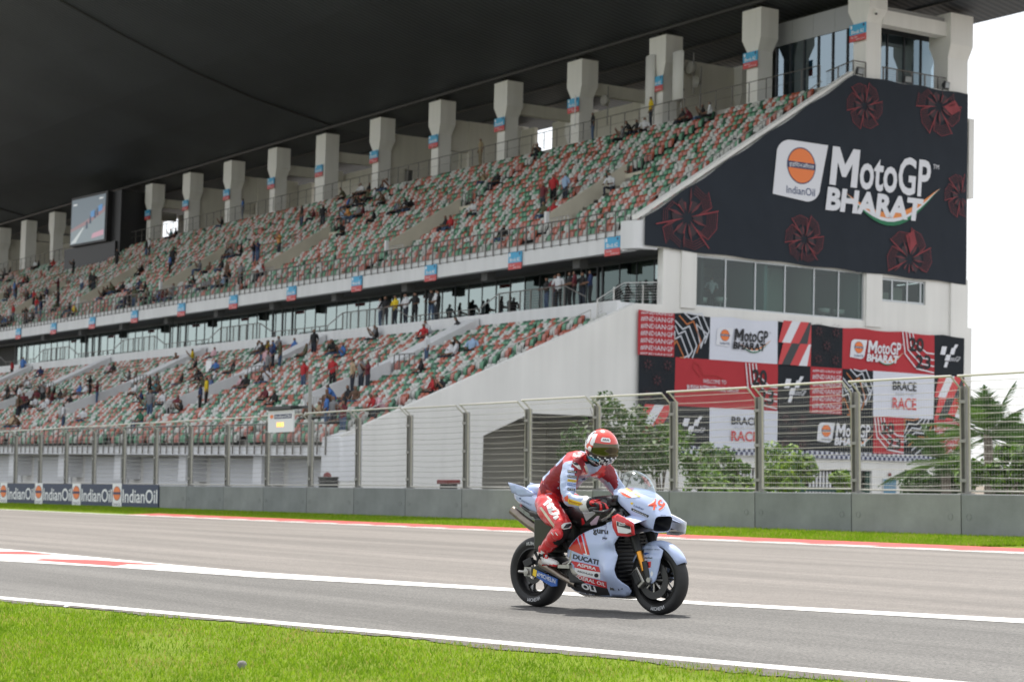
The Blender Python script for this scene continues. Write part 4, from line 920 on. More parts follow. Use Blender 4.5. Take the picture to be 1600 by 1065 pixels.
c3 = [colY(x, 670) for x in (997.5, 1055, 1108.5, 1214.8, 1264, 1364.5, 1412.5, 1460, 1505)]
stripes(c3[0], c3[1], r3b, r23); flaglogo(c3[1], c3[2], r3b, r23); brace(c3[2], c3[3], r3b, r23); pins(c3[3], c3[4], r3b, r23); cell(c3[4], c3[5], r3b, r23, mDkC); logo(low, c3[4] + 1.15, (r3b + r23) / 2, 1.05, cmap, mPWhite)
cell(c3[5], c3[6], r3b, r23, mRedC); year(c3[5], c3[6], r3b, r23); contour(c3[6], c3[7], r3b, r23, 1); hashrows(c3[7], c3[8], r3b, r23)
ck = MB(); y = c3[0]; k = 0; sq = .17
ck.quad((.0, c3[0], r3b - .36), (.0, c3[8], r3b - .36), (.0, c3[8], r3b + .02), (.0, c3[0], r3b + .02), mWhC)
while y < c3[8] - sq:
    for j in range(2):
        if (k + j) % 2 == 0: z = r3b - .35 + j * .18; ck.quad((.03, y, z), (.03, y + sq, z), (.03, y + sq, z + .17), (.03, y, z + .17), mNavyP)
    y += sq; k += 1
ck.build('checkered_edge', low)
# ---- floodlights on the end parapet
for i, (x, y, lab) in enumerate(((1343, 112, 'black floodlight at the corner pillar above the big banner'), (1418, 125, 'black floodlight midway along the rail above the big banner'), (1478, 134, 'black floodlight by the rear pillar above the big banner'))):
    p = sX(x, y, XE + .1); t = thing('floodlight', lab, 'floodlight', tuple(p), group='floodlights above the banner', stand=True); t.rotation_euler = (0, R(8), R(random.uniform(-14, 14)))
    b = MB(); b.box(-.06, .10, -.24, .24, -.18, .22, mDark); b.box(-.20, -.06, -.14, .14, -.10, .12, mDark); b.build('housing', t, bev=.02)
    b = MB(); b.box(.101, .11, -.19, .19, -.13, .17, M('floodlight glass', (.25, .27, .28), .15)); b.build('lens', t)
    b = MB(); b.box(-.02, .02, -.28, -.25, -.42, .08, mDark); b.box(-.02, .02, .25, .28, -.42, .08, mDark); b.box(-.04, .04, -.28, .28, -.45, -.42, mDark); b.build('bracket', t)
p = sX(1369, 21, XE + .25); t = thing('security_camera', 'small white dome camera on the corner pillar under the roof', 'camera', tuple(p), stand=True); b = MB(); b.lathe([(.001, .12), (.09, .10), (.10, .0), (.001, 0)], mWhP, 12, 'Z'); b.build('body', t); b = MB(); b.lathe([(.08, 0), (.07, -.07), (.001, -.10)], mDark, 12, 'Z'); b.build('lens', t)
# ---- aerials, dishes and horns between the near pillars
def aerial(x0, x1, ya, yb, lab):
    a = sY(x0, ya, 73.0); c_ = sY(x1, yb, 73.0); t = thing('panel_aerial', lab, 'aerial', (a[0], 73.0, c_[2]), group='panel aerials', stand=True); wd = max(.35, (c_[0] - a[0])); h = a[2] - c_[2]
    b = MB(); ring = lambda z, s: [(wd * .5 + wd * .5 * s * math.cos(q), .15 + .16 * s * math.sin(q), z) for q in [2 * math.pi * k / 12 for k in range(12)]]
    b.loft([ring(0, .7), ring(.06, 1), ring(h - .06, 1), ring(h, .7)], M('pale aerial plastic', (.60, .60, .58), .5)); b.build('body', t, smooth=True, angle=50)
    b = MB(); b.tube([(wd * .5, .45, -.6), (wd * .5, .45, h)], .05, mGalv); b.box(wd * .3, wd * .7, .2, .5, h * .2, h * .25, mGalv); b.box(wd * .3, wd * .7, .2, .5, h * .8, h * .85, mGalv); b.build('mast', t)
aerial(1007, 1019, 88, 165, 'pale tall aerial left of the third pillar from the end wall'); aerial(1049, 1064, 82, 155, 'pale tall aerial right of the third pillar from the end wall')
def dish(x, y, Y, r, lab, drum=True):
    p = sY(x, y, Y); t = thing('radio_dish', lab, 'dish', tuple(p), stand=True, group='radio dishes'); b = MB()
    b.lathe([(.001, -.14), (r * .8, -.12), (r, -.04), (r, .22), (.001, .26)] if drum else [(.05, .3), (r * .5, .15), (r, -.1), (r * .97, -.1), (r * .45, .12), (.02, .2)], M('grey drum', (.42, .41, .38), .5), 18, 'Y'); b.build('drum' if drum else 'horn', t, smooth=True, angle=40)
    b = MB(); b.tube([(0, .3, -1.6), (0, .3, 1.0)], .05, mGalv, 6); b.build('mast', t)
dish(1078, 106, 75.2, .42, 'round grey radio dish above the horn between second and third pillars'); dish(1089, 128, 75.0, .36, 'open grey horn dish below the round dish, right of the third pillar', False); dish(944, 157, 75.2, .36, 'round tan radio dish right of the fourth pillar')
t = thing('flagpole', 'thin white pole leaning beside the fourth pillar from the end wall', 'pole', tuple(sY(898, 200, 73.1)), stand=True); b = MB(); b.tube([(0, 0, 0), (.0, 0, 2.2)], .035, mBWhite); b.build('pole', t)
# ---- big screen
a = sY(113, 313, 69.5); c_ = sY(170, 372, 69.5); sw_, shh = (c_[0] - a[0]) * .72, 4.5
t = thing('video_screen', 'large video screen in a black housing under the roof at the far end', 'screen', (a[0], 69.5, sY(142, 375, 69.5)[2]), stand=True); t.rotation_euler = (0, 0, R(5))
def scr(name, col, e=.12): return M(name, col, .4, emit=e)
b = MB(); b.box(-.25, sw_ + .3, .05, 3.6, -.2, shh + .25, mBlk); b.box(sw_ + .2, sw_ + 2.2, .6, 4.0, -2.2, shh + .2, mBlk); b.box(-2.2, sw_ + 1.6, .4, 3.4, -3.2, -.25, mBlk); b.build('housing', t)
b = MB(); b.quad((0, 0, 0), (sw_, 0, 0), (sw_, 0, shh), (0, 0, shh), scr('screen grey', (.20, .25, .30))); b.build('screen', t)
b = MB(); mp = lambda u, v, k=0: (u * sw_, -.01 - .008 * k, v * shh)
shape(b, [(0, .0), (1, .0), (1, .62), (.55, .5), (0, .30)], lambda u, v: mp(u, v, 1), scr('screen track', (.30, .36, .40)))
shape(b, [(.0, .02), (.36, .34), (.40, .34), (.16, .02)], lambda u, v: mp(u, v, 2), scr('screen line', (.75, .8, .82)))
shape(b, [(.0, .34), (.45, .48), (1, .74), (1, .62), (.5, .40), (0, .28)], lambda u, v: mp(u, v, 2), scr('screen kerb', (.42, .26, .28)))
for (u, v) in ((.45, .30), (.55, .40), (.68, .50), (.75, .55)): shape(b, [(u, v), (u + .06, v), (u + .05, v + .16), (u + .01, v + .16)], lambda p, q: mp(p, q, 3), scr('screen figure', (.05, .08, .14)))
for (u, v) in ((.58, .52), (.80, .62)): shape(b, [(u, v), (u + .12, v + .03), (u + .12, v + .17), (u, v + .14)], lambda p, q: mp(p, q, 3), scr('screen blue', (.12, .34, .70)))
shape(b, [(.62, .06), (.98, .10), (.98, .22), (.66, .17)], lambda u, v: mp(u, v, 3), scr('screen pink', (.75, .42, .52)))
for (u, v) in ((.05, .86), (.82, .90)): shape(b, [(u, v), (u + .12, v), (u + .12, v + .04), (u, v + .04)], lambda p, q: mp(p, q, 3), scr('screen white', (.8, .82, .85)))
b.build('picture', t)
# ================================================================== seats: tip-up, back panel and raised pan
cols = {'green': ((.022, .105, .055), (.15, .34, .215)), 'white': ((.55, .56, .53), (.52, .52, .49)), 'red': ((.36, .080, .035), (.52, .215, .18))}
sm = {k: (M(k + ' seat back', v[0], .5, var=.12, vscale=3), M(k + ' faded seat pan', v[1], .55, var=.10, vscale=3)) for k, v in cols.items()}
mGap = M('seat gap shade', (.018, .018, .018), .7)
def seat_geo():
    """returns V, F(list), slot: 0 back, 1 pan, 2 dark gap sheet.  x across, y back, z up from the step"""
    V, F, S = [], [], []
    def prof_panel(pts, w0, w1, th, slot, rc):
        # pts: (y,z) from bottom to top; half widths w0 bottom, w1 top; rounded top corners
        b = len(V); rows = []
        n = len(pts)
        for i, (y, z) in enumerate(pts):
            t = i / (n - 1); hw = w0 + (w1 - w0) * t
            if i == n - 1: hw -= rc
            rows.append((hw, y, z))
        for (hw, y, z) in rows: V.extend([(-hw, y, z), (-hw * .45, y + .012, z), (hw * .45, y + .012, z), (hw, y, z)])
        for (hw, y, z) in rows: V.extend([(-hw, y + th, z - .004), (hw, y + th, z - .004)])
        o2 = b + 4 * n
        for i in range(n - 1):
            for k in range(3): a = b + i * 4 + k; F.append((a, a + 1, a + 5, a + 4)); S.append(slot)
            F.append((b + i * 4, b + i * 4 + 4, o2 + i * 2 + 2, o2 + i * 2)); S.append(slot)
            F.append((b + i * 4 + 3, o2 + i * 2 + 1, o2 + i * 2 + 3, b + i * 4 + 7)); S.append(slot)
        t_ = b + (n - 1) * 4; u_ = o2 + (n - 1) * 2
        F.append((t_, t_ + 1, u_, u_)); F[-1] = (t_, t_ + 1, t_ + 2, u_); S.append(slot); F.append((t_ + 2, t_ + 3, u_ + 1, u_)); S.append(slot)
    prof_panel([(.30, .34), (.36, .62), (.395, .76), (.42, .79)], .148, .156, .05, 0, .06)
    prof_panel([(.24, .25), (.20, .38), (.235, .58), (.265, .655)], .128, .136, .05, 1, .05)
    b = len(V); V.extend([(-.1915, .40, .02), (.1915, .40, .02), (.1915, .44, .735), (-.1915, .44, .735)]); F.append((b, b + 1, b + 2, b + 3)); S.append(2)  # dark sheet behind the seat stands in for the shade between seats
    return np.array(V, float), F, S
sV, sF, sS = seat_geo()
sFq = np.array(sF); sSa = np.array(sS)
seat_me = {}
for k in cols:
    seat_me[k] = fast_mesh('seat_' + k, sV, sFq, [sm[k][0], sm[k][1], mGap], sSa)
spots = []
PITCH = .383
def blocked(tier, i, X):
    if -82.75 < X < -81.6: return True
    for v in VOM:
        if tier == 'upper':
            if VU[0] <= i < VU[1] and v - .3 < X < v + 2.1: return True
            if i >= VU[1] and v + .3 < X < v + 1.25: return True
            if i < VU[0] and v + .3 < X < v + 1.25: return True
        else:
            if 6 <= i < 13 and v - 1.6 < X < v + 1.0: return True
            if 13 <= i and v - 3.3 < X < v - 1.2: return True
            if i < 6 and v - .6 < X < v + .5: return True
    if tier == 'upper' and X < -183 and X > -196 and i > 14: return True
    return False
for tier, n, rf in (('upper', NU, uprow), ('lower', NL, lowrow)):
    for i in range(n):
        y, z = rf(i); X = XE - .75; j = 0; run = 0; c = 'green'
        while X > XL + 2:
            j += 1; X -= PITCH
            if run <= 0: c = random.choice([q for q in cols if q != c]); run = random.choice((1, 1, 1, 2))
            run -= 1
            if blocked(tier, i, X): continue
            px_, py_ = spx((X, y, z))
            if px_ < -40: break
            if random.random() < .012: continue
            spots.append((tier, i, j, X, y, z, c, X))
near_s, far_s = [], []
lim = {}
# the 300 largest in the photograph: nearest the lens
dist = [(p[3] ** 2 + p[4] ** 2 + p[5] ** 2, idx) for idx, p in enumerate(spots)]
order = [i for _, i in sorted(dist)]
single = set(order[:298])
cw = {'green': 'green', 'white': 'white', 'red': 'brick red'}
byrow = {}
for idx in sorted(single, key=lambda q: -spots[q][3]):
    tier, i, j, X, y, z, c, _x = spots[idx]; byrow.setdefault((tier, i), []).append(idx)
nth = lambda k: ordw[k] if k < len(ordw) else {19: 'twentieth', 20: 'twenty-first', 21: 'twenty-second'}.get(k, str(k + 1) + 'th')
for (tier, i), lst in byrow.items():
    for q, idx in enumerate(lst):
        _t, _i, j, X, y, z, c, _x = spots[idx]
        o = bpy.data.objects.new('stadium_seat', seat_me[c]); put(o, None, True); o.location = (X, y, z); o.rotation_euler = (random.uniform(-.03, .03), 0, random.uniform(-.03, .03))
        tag(o, '%s tip-up seat, %s tier, %s row up, %s from the end wall' % (cw[c], tier, nth(i), nth(q)), 'seat', 'tip-up seats by the end wall')
rest = [p for k, p in enumerate(spots) if k not in single]
nS = len(rest); P = np.array([(p[3], p[4], p[5]) for p in rest]); jit = rng.normal(0, .008, (nS, 3)); jit[:, 2] *= .3; P += jit
tip = (rng.uniform(0, 1, nS) < .06)
Vr = sV[None] + 0 * P[:, None]
pan = np.zeros(len(sV), bool)
for f, s_i in zip(sF, sS):
    if s_i == 1: pan[list(f)] = True
dn = Vr.copy(); zy = sV[pan]; yy = .30 - (zy[:, 2] - .26) * 1.0; zz2 = .36 + (zy[:, 1] - .18) * .3
d2 = sV.copy(); d2[pan, 1] = yy; d2[pan, 2] = zz2
Vr[tip] = d2[None]
Vr = Vr + P[:, None]
nv = len(sV); Fr = (sFq[None] + (np.arange(nS) * nv)[:, None, None]).reshape(-1, 4)
ci = {'green': 0, 'white': 1, 'red': 2}; cidx = np.array([ci[p[6]] for p in rest])
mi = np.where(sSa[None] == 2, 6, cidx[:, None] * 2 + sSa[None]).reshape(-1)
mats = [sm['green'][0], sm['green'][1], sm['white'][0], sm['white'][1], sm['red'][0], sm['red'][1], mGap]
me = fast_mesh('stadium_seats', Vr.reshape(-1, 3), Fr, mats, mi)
o = bpy.data.objects.new('stadium_seats', me); put(o, None, True); tag(o, 'thousands of green, white and brick red tip-up seats further along both tiers', None, None, 'stuff')
# ================================================================== spectators
def skin_mesh(name, joints, edges, sub=1, root='pelvis', smooth=True):
    """one continuous surface grown round a skeleton; joints: name -> (point, radius or (rx, ry))"""
    nm = list(joints); me = bpy.data.meshes.new(name + '_bones'); me.from_pydata([joints[n][0] for n in nm], [(nm.index(a), nm.index(b)) for a, b in edges], [])
    ob = bpy.data.objects.new(name, me); C.objects.link(ob)
    md = ob.modifiers.new('skin', 'SKIN'); md.use_smooth_shade = smooth
    for i, n in enumerate(nm):
        r_ = joints[n][1]; sv = me.skin_vertices[0].data[i]; sv.radius = (r_, r_) if not isinstance(r_, tuple) else r_; sv.use_root = (n == root)
    s2 = ob.modifiers.new('sub', 'SUBSURF'); s2.levels = sub; s2.render_levels = sub
    dg = bpy.context.evaluated_depsgraph_get(); out = bpy.data.meshes.new_from_object(ob.evaluated_get(dg)); out.name = name
    bpy.data.objects.remove(ob); bpy.data.meshes.remove(me); return out
def seg_tag(me, joints, segs):
    """material slot of each face from the nearest bone: segs = [(a, b, slot, bias)]"""
    n = len(me.polygons); ctr = np.empty(n * 3); me.polygons.foreach_get('center', ctr); ctr = ctr.reshape(-1, 3); best = np.full(n, 1e9); slot = np.zeros(n, int)
    for a, b, s, bias in segs:
        p, q = np.array(joints[a][0]), np.array(joints[b][0]); d = q - p; t = np.clip(((ctr - p) @ d) / max(d @ d, 1e-9), 0, 1); dd = np.linalg.norm(ctr - p - t[:, None] * d, axis=1) + bias
        k = dd < best; best[k] = dd[k]; slot[k] = s
    return slot
mSkin = M('brown skin', (.20, .105, .065), .6); mHair = M('black hair', (.012, .011, .011), .6)
def person_proto(name, pose):
    J = {}; s = 1.15
    def P(n, x, y, z, r): J[n] = ((x * s, y * s, z * s), (r[0] * s, r[1] * s) if isinstance(r, tuple) else r * s)
    seat = pose.startswith('sit'); lean = {'sit': -.04, 'sit_fwd': -.28, 'sit_back': .10, 'sit_phone': 0}.get(pose, 0)
    if seat:
        P('pelvis', 0, 0, .46, (.165, .12)); P('belly', 0, lean * .3, .62, (.15, .115)); P('chest', 0, lean * .75, .82, (.165, .115)); P('neck', 0, lean * 1.05, .985, .055); P('head', 0, lean * 1.3 - .02, 1.09, .085); P('crown', 0, lean * 1.35 - .01, 1.19, .075)
        for sg, sn in ((-1, 'l'), (1, 'r')):
            w = .10 if pose != 'sit_fwd' else .16
            P('hip' + sn, sg * .09, -.03, .45, .085); P('knee' + sn, sg * w * 1.2, -.44, .47, .062); P('ankle' + sn, sg * w, -.46, .08, .042); P('toe' + sn, sg * w * 1.1, -.60, .04, .036)
            P('sh' + sn, sg * .19, lean * .95, .90, .062); P('el' + sn, sg * .25, lean - .10, .64, .045)
            if pose == 'sit_phone': P('wr' + sn, sg * .06, -.34, .98, .032); P('ha' + sn, sg * .03, -.36, 1.06, .036)
            else: P('wr' + sn, sg * .15, lean - .34, .56, .032); P('ha' + sn, sg * .12, lean - .42, .54, .036)
    else:
        P('pelvis', 0, 0, .93, (.155, .115)); P('belly', 0, -.01, 1.08, (.145, .105)); P('chest', 0, 0, 1.30, (.165, .115)); P('neck', 0, 0, 1.475, .055); P('head', 0, -.03, 1.58, .085); P('crown', 0, -.02, 1.68, .075)
        for sg, sn in ((-1, 'l'), (1, 'r')):
            st = .09 if pose != 'stand_wide' else .15
            P('hip' + sn, sg * .085, 0, .88, .09); P('knee' + sn, sg * st, -.02, .49, .062); P('ankle' + sn, sg * st * 1.1, .01, .09, .042); P('toe' + sn, sg * st * 1.3, -.14, .04, .036)
            P('sh' + sn, sg * .19, 0, 1.40, .062)
            if pose == 'stand_phone': P('el' + sn, sg * .27, -.14, 1.20, .045); P('wr' + sn, sg * .08, -.33, 1.42, .032); P('ha' + sn, sg * .03, -.35, 1.50, .036)
            elif pose == 'stand_wide': P('el' + sn, sg * .31, .06, 1.16, .045); P('wr' + sn, sg * .17, -.10, 1.02, .032); P('ha' + sn, sg * .14, -.14, 1.0, .036)
            elif pose == 'stand_rail': P('el' + sn, sg * .26, -.08, 1.13, .045); P('wr' + sn, sg * .19, -.32, 1.08, .032); P('ha' + sn, sg * .16, -.38, 1.06, .036)
            else: P('el' + sn, sg * .24, .03, 1.14, .045); P('wr' + sn, sg * .25, -.05, .90, .032); P('ha' + sn, sg * .245, -.08, .82, .036)
    E_ = [('pelvis', 'belly'), ('belly', 'chest'), ('chest', 'neck'), ('neck', 'head'), ('head', 'crown')]
    for sn in 'lr': E_ += [('pelvis', 'hip' + sn), ('hip' + sn, 'knee' + sn), ('knee' + sn, 'ankle' + sn), ('ankle' + sn, 'toe' + sn), ('chest', 'sh' + sn), ('sh' + sn, 'el' + sn), ('el' + sn, 'wr' + sn), ('wr' + sn, 'ha' + sn)]
    me = skin_mesh(name, J, E_, 1)
    segs = [('pelvis', 'belly', 2, .0), ('belly', 'chest', 2, -.03), ('chest', 'neck', 2, -.02), ('neck', 'head', 0, .02), ('head', 'crown', 0, 0)]
    for sn in 'lr': segs += [('chest', 'sh' + sn, 2, -.02), ('sh' + sn, 'el' + sn, 2, 0), ('el' + sn, 'wr' + sn, 0, .02), ('wr' + sn, 'ha' + sn, 0, 0), ('hip' + sn, 'knee' + sn, 3, -.01), ('pelvis', 'hip' + sn, 3, .0), ('knee' + sn, 'ankle' + sn, 3, 0), ('ankle' + sn, 'toe' + sn, 4, 0)]
    sl = seg_tag(me, J, segs)
    hc = np.array(J['head'][0]); cr = np.array(J['crown'][0]); n = len(me.polygons); ctr = np.empty(n * 3); me.polygons.foreach_get('center', ctr); ctr = ctr.reshape(-1, 3)
    hd = (sl == 0) & (ctr[:, 2] > hc[2] - .03 * s) & (np.abs(ctr[:, 0]) < .14) & (np.linalg.norm(ctr - hc, axis=1) < .26)
    sl[hd & ((ctr[:, 2] > hc[2] + .075 * s) | (ctr[:, 1] > hc[1] + .015))] = 1
    me.materials.clear()
    for m in (mSkin, mHair, mSkin, mSkin, mBlk): me.materials.append(m)
    me.polygons.foreach_set('material_index', sl.astype(np.int32)); me.update(); return me
poses = {p: person_proto('person_' + p, p) for p in ('sit', 'sit_fwd', 'sit_back', 'sit_phone', 'stand', 'stand_phone', 'stand_wide', 'stand_rail')}
shirts = {'black': (.016, .016, .018), 'white': (.62, .63, .66), 'red': (.42, .025, .03), 'maroon': (.13, .022, .03), 'grey': (.19, .19, .20), 'navy': (.02, .035, .10), 'blue': (.06, .16, .42), 'pale blue': (.30, .42, .60), 'yellow': (.66, .48, .02), 'orange': (.58, .27, .08), 'olive': (.09, .09, .05), 'green': (.03, .14, .08), 'khaki': (.30, .24, .15), 'brown': (.12, .07, .045), 'pink': (.58, .36, .40), 'teal': (.05, .20, .22), 'tan': (.42, .31, .20)}
shm = {k: M(k + ' cloth', v, .85, var=.15, vscale=9) for k, v in shirts.items()}
trs = [M('dark jeans', (.025, .03, .045), .85), M('black trousers', (.014, .014, .016), .85), M('blue jeans', (.06, .10, .18), .85), M('khaki trousers', (.22, .18, .12), .85), M('pale trousers', (.50, .48, .44), .85)]
npeople = {}
def pillar_of(X): return min(max(int(round((-80.7 - X) / BAY)), 0), 17)
def spectator(X, Y, Z, pose, shirt, where, tr=None, rz=None, key=None):
    o = bpy.data.objects.new('person', poses[pose]); put(o, None, True); s = random.uniform(.95, 1.05); o.location = (X, Y, Z); o.scale = (s * random.uniform(1.06, 1.2), s * 1.06, s); o.rotation_euler = (0, 0, random.uniform(-.6, .6) if rz is None else rz)
    t = random.choice(trs[:3]) if tr is None else tr
    for i, m in ((2, shm[shirt]), (3, t)): o.material_slots[i].link = 'OBJECT'; o.material_slots[i].material = m
    st = 'seated' if pose.startswith('sit') else 'standing'
    if pose.endswith('phone'): st = 'photographing'
    wb = where.replace(' from end wall', ''); cand = ['%s person in %s top, %s, %s' % (st, shirt, t.name, where)] + ['%s person in %s top %s lookalike, %s' % (st, shirt, q, wb) for q in ('left of a', 'second left of a', 'third left of a', 'fourth left of a', 'fifth left of a', 'sixth left of a')]
    lab = next((q for q in cand if q not in npeople), cand[0]); npeople[lab] = 1
    tag(o, lab, 'person', 'spectators in the grandstand'); return o
def crowd(ox, oy, sc, lst):
    """(x, y) of each head in an enlarged view of the photograph; the person is put on the tier row under that head"""
    for e in lst:
        cx, cy, kind, shirt = e[:4]; x, y = ox + cx / sc, oy + cy / sc; tier = e[4] if len(e) > 4 else None
        sit = kind == 's'; pose = random.choice(('sit', 'sit_fwd', 'sit', 'sit_back', 'sit_phone')) if sit else random.choice(('stand', 'stand', 'stand_phone', 'stand_wide'))
        hh = 1.22 if sit else 1.74
        if tier == 'con':
            p = sY(x, y, 72.6); spectator(p[0], 72.6, 22.05, 'stand', shirt, 'on the concourse near %s pillar' % nth(pillar_of(p[0])), trs[3] if shirt == 'khaki' else None); continue
        if tier == 'walk':
            p = sY(x, y, 58.1); spectator(p[0], 58.1 + random.uniform(0, .4), 9.05, 'stand_rail', shirt, 'at walkway below %s balcony sign' % nth(max(int(round((-82.25 - p[0]) / 9.18)), 0))); continue
        up = spt_upper(x, y) if tier is None else tier == 'up'
        if up: p = sP(x, y, 58.62 + .36, 12.62, .664, hh); rf, n, nm = uprow, NU, 'upper'
        else: p = sP(x, y, 42.2 + .36, 1.35, .44, hh); rf, n, nm = lowrow, NL, 'lower'
        i = min(max(int(math.floor((p[1] - rf(0)[0]) / RD)), 0), n - 1); yr, zr = rf(i)
        X = sY(x, y, yr + .3)[0]; X = min(X, XE - .9)
        if nm == 'upper': w_ = '%s upper-tier row, by %s pillar' % (nth(i), nth(pillar_of(X)))
        else: w_ = '%s lower-tier row, below %s balcony sign' % (nth(i), nth(max(int(round((-82.25 - X) / 9.18)), 0)))
        spectator(X, yr + (.34 if sit else .20), zr + (.0 if sit else 0), pose, shirt, w_)
def spt_upper(x, y): return y < 500 - .145 * (x - 100)
_g, _b, _w, _nv, _r, _m, _o = 'grey', 'black', 'white', 'navy', 'red', 'maroon', 'olive'
crowd(600, 0, 2.663, [(403, 600, 't', 'khaki', 'con'), (10, 735, 's', _w), (637, 590, 's', _b), (870, 487, 't', _b, 'con'), (1112, 418, 't', 'yellow', 'con'), (1053, 490, 's', _b), (1085, 485, 's', _w), (990, 535, 's', _g), (1030, 510, 's', _b), (415, 710, 's', 'khaki'), (465, 715, 's', _b), (670, 765, 't', _m), (712, 740, 't', _r), (762, 728, 't', 'pale blue'), (665, 855, 's', _o), (700, 850, 's', _r), (930, 712, 's', _b), (952, 738, 's', _w), (380, 850, 's', _w), (258, 902, 's', _b), (278, 905, 's', _r), (45, 850, 's', _nv), (85, 840, 's', _w), (105, 835, 's', _b), (490, 945, 's', _b), (1245, 395, 's', _b), (1285, 402, 's', _m), (1325, 422, 's', _b), (1358, 415, 's', _w)])
crowd(500, 180, 5.915, [(370, 615, 's', _w), (410, 605, 's', _w), (437, 640, 's', _b), (575, 585, 's', _b), (612, 560, 's', _w), (250, 770, 's', 'blue'), (350, 745, 's', _b), (415, 755, 's', _b), (215, 885, 's', 'pale blue'), (290, 880, 's', 'orange'), (345, 850, 's', _g), (400, 840, 's', _m), (500, 905, 's', _b), (700, 810, 's', _g), (785, 800, 's', _w), (825, 785, 's', _b), (215, 1030, 's', _b)])
crowd(0, 380, 5.917, [(45, 160, 's', _g), (85, 155, 's', _b), (330, 155, 's', _w), (360, 150, 's', _b), (490, 165, 's', _r), (690, 160, 't', _b), (850, 270, 't', _b), (880, 290, 't', _b), (770, 295, 't', _w), (550, 345, 't', _m), (210, 320, 's', _r), (250, 300, 's', _b), (105, 300, 's', _g), (160, 390, 't', _b), (90, 420, 's', _nv), (250, 430, 't', _g), (325, 440, 't', _r), (350, 520, 't', _r), (392, 535, 't', _nv), (135, 590, 't', _r), (250, 620, 't', _b), (645, 548, 's', _b), (690, 580, 's', 'yellow'), (990, 405, 's', _b), (1025, 390, 's', _g), (1065, 390, 's', _o), (1120, 372, 's', _b), (1195, 370, 's', _w), (1235, 415, 's', _b), (1300, 220, 's', _b), (1290, 340, 's', _nv), (1340, 350, 's', _b), (30, 290, 's', _b), (1095, 80, 't', _b), (20, 660, 's', _b), (60, 690, 's', _g), (430, 470, 's', _w), (70, 470, 's', _b)])
crowd(200, 320, 5.323, [(165, 300, 't', _b), (190, 290, 't', _w), (385, 370, 't', _b), (360, 430, 't', 'blue'), (1270, 260, 't', 'orange'), (1060, 310, 't', _b), (1092, 305, 't', _nv), (835, 352, 's', _b), (875, 355, 's', _g), (940, 350, 's', _b), (1105, 490, 's', _r), (540, 610, 's', _b), (620, 630, 's', _g), (660, 612, 's', _g), (760, 605, 's', _o), (800, 582, 's', 'pale blue'), (835, 570, 's', _b), (360, 665, 's', _g), (165, 690, 's', _o), (780, 88, 's', _b), (955, 20, 't', 'blue', 'con'), (400, 195, 's', _b), (355, 215, 's', 'teal'), (100, 515, 's', _b)])
crowd(400, 460, 4.437, [(415, 262, 't', _b, 'low'), (345, 475, 't', _r, 'low'), (545, 465, 't', _r, 'low'), (790, 465, 't', _m, 'low'), (685, 475, 't', 'tan', 'low'), (745, 480, 't', _g, 'low'), (835, 215, 's', _b, 'low'), (820, 232, 's', _g, 'low'), (530, 335, 's', _b, 'low'), (560, 345, 's', _b, 'low'), (600, 345, 's', 'blue', 'low'), (65, 645, 's', _m, 'low'), (130, 660, 's', _b, 'low'), (555, 665, 's', 'blue', 'low'), (640, 655, 's', _b, 'low'), (690, 660, 's', 'brown', 'low'), (435, 768, 's', 'tan', 'low'), (480, 767, 's', _m, 'low'), (530, 767, 's', _w, 'low'), (580, 777, 's', _nv, 'low'), (850, 700, 's', _r, 'low'), (890, 707, 's', 'pink', 'low'), (85, 405, 't', 'pink', 'low'), (125, 375, 't', _nv, 'low'), (180, 365, 't', _o, 'low'), (40, 522, 's', _b, 'low'), (75, 532, 's', _w, 'low'), (15, 345, 's', _b, 'low'), (60, 332, 's', _w, 'low'), (82, 335, 's', 'yellow', 'low'), (115, 322, 's', 'blue', 'low'), (160, 307, 's', _g, 'low'), (840, 35, 't', _w, 'walk'), (890, 50, 't', _b, 'walk'), (960, 35, 't', 'yellow', 'walk'), (1000, 48, 't', _b, 'walk'), (1040, 45, 't', _w, 'walk'), (1085, 60, 't', _b, 'walk')])
crowd(620, 440, 4.0, [(155, 487, 's', _b, 'low'), (200, 345, 't', _w, 'low'), (320, 390, 's', _w, 'low'), (355, 397, 's', _w, 'low'), (385, 352, 's', _b, 'low'), (465, 357, 's', 'pale blue', 'low'), (277, 600, 's', _b, 'low'), (225, 612, 's', _r, 'low'), (170, 272, 's', _r, 'low'), (210, 247, 's', _w, 'low'), (190, 128, 't', _b, 'walk'), (232, 165, 't', _w, 'walk'), (250, 140, 't', _b, 'walk'), (410, 190, 's', _b, 'low')])
crowd(780, 400, 5.333, [(350, 195, 't', _b, 'walk'), (425, 175, 't', _m, 'walk'), (490, 152, 't', _w, 'walk'), (560, 150, 't', _b, 'walk'), (620, 175, 't', _m, 'walk'), (655, 172, 't', _b, 'walk'), (712, 172, 't', _nv, 'walk')])
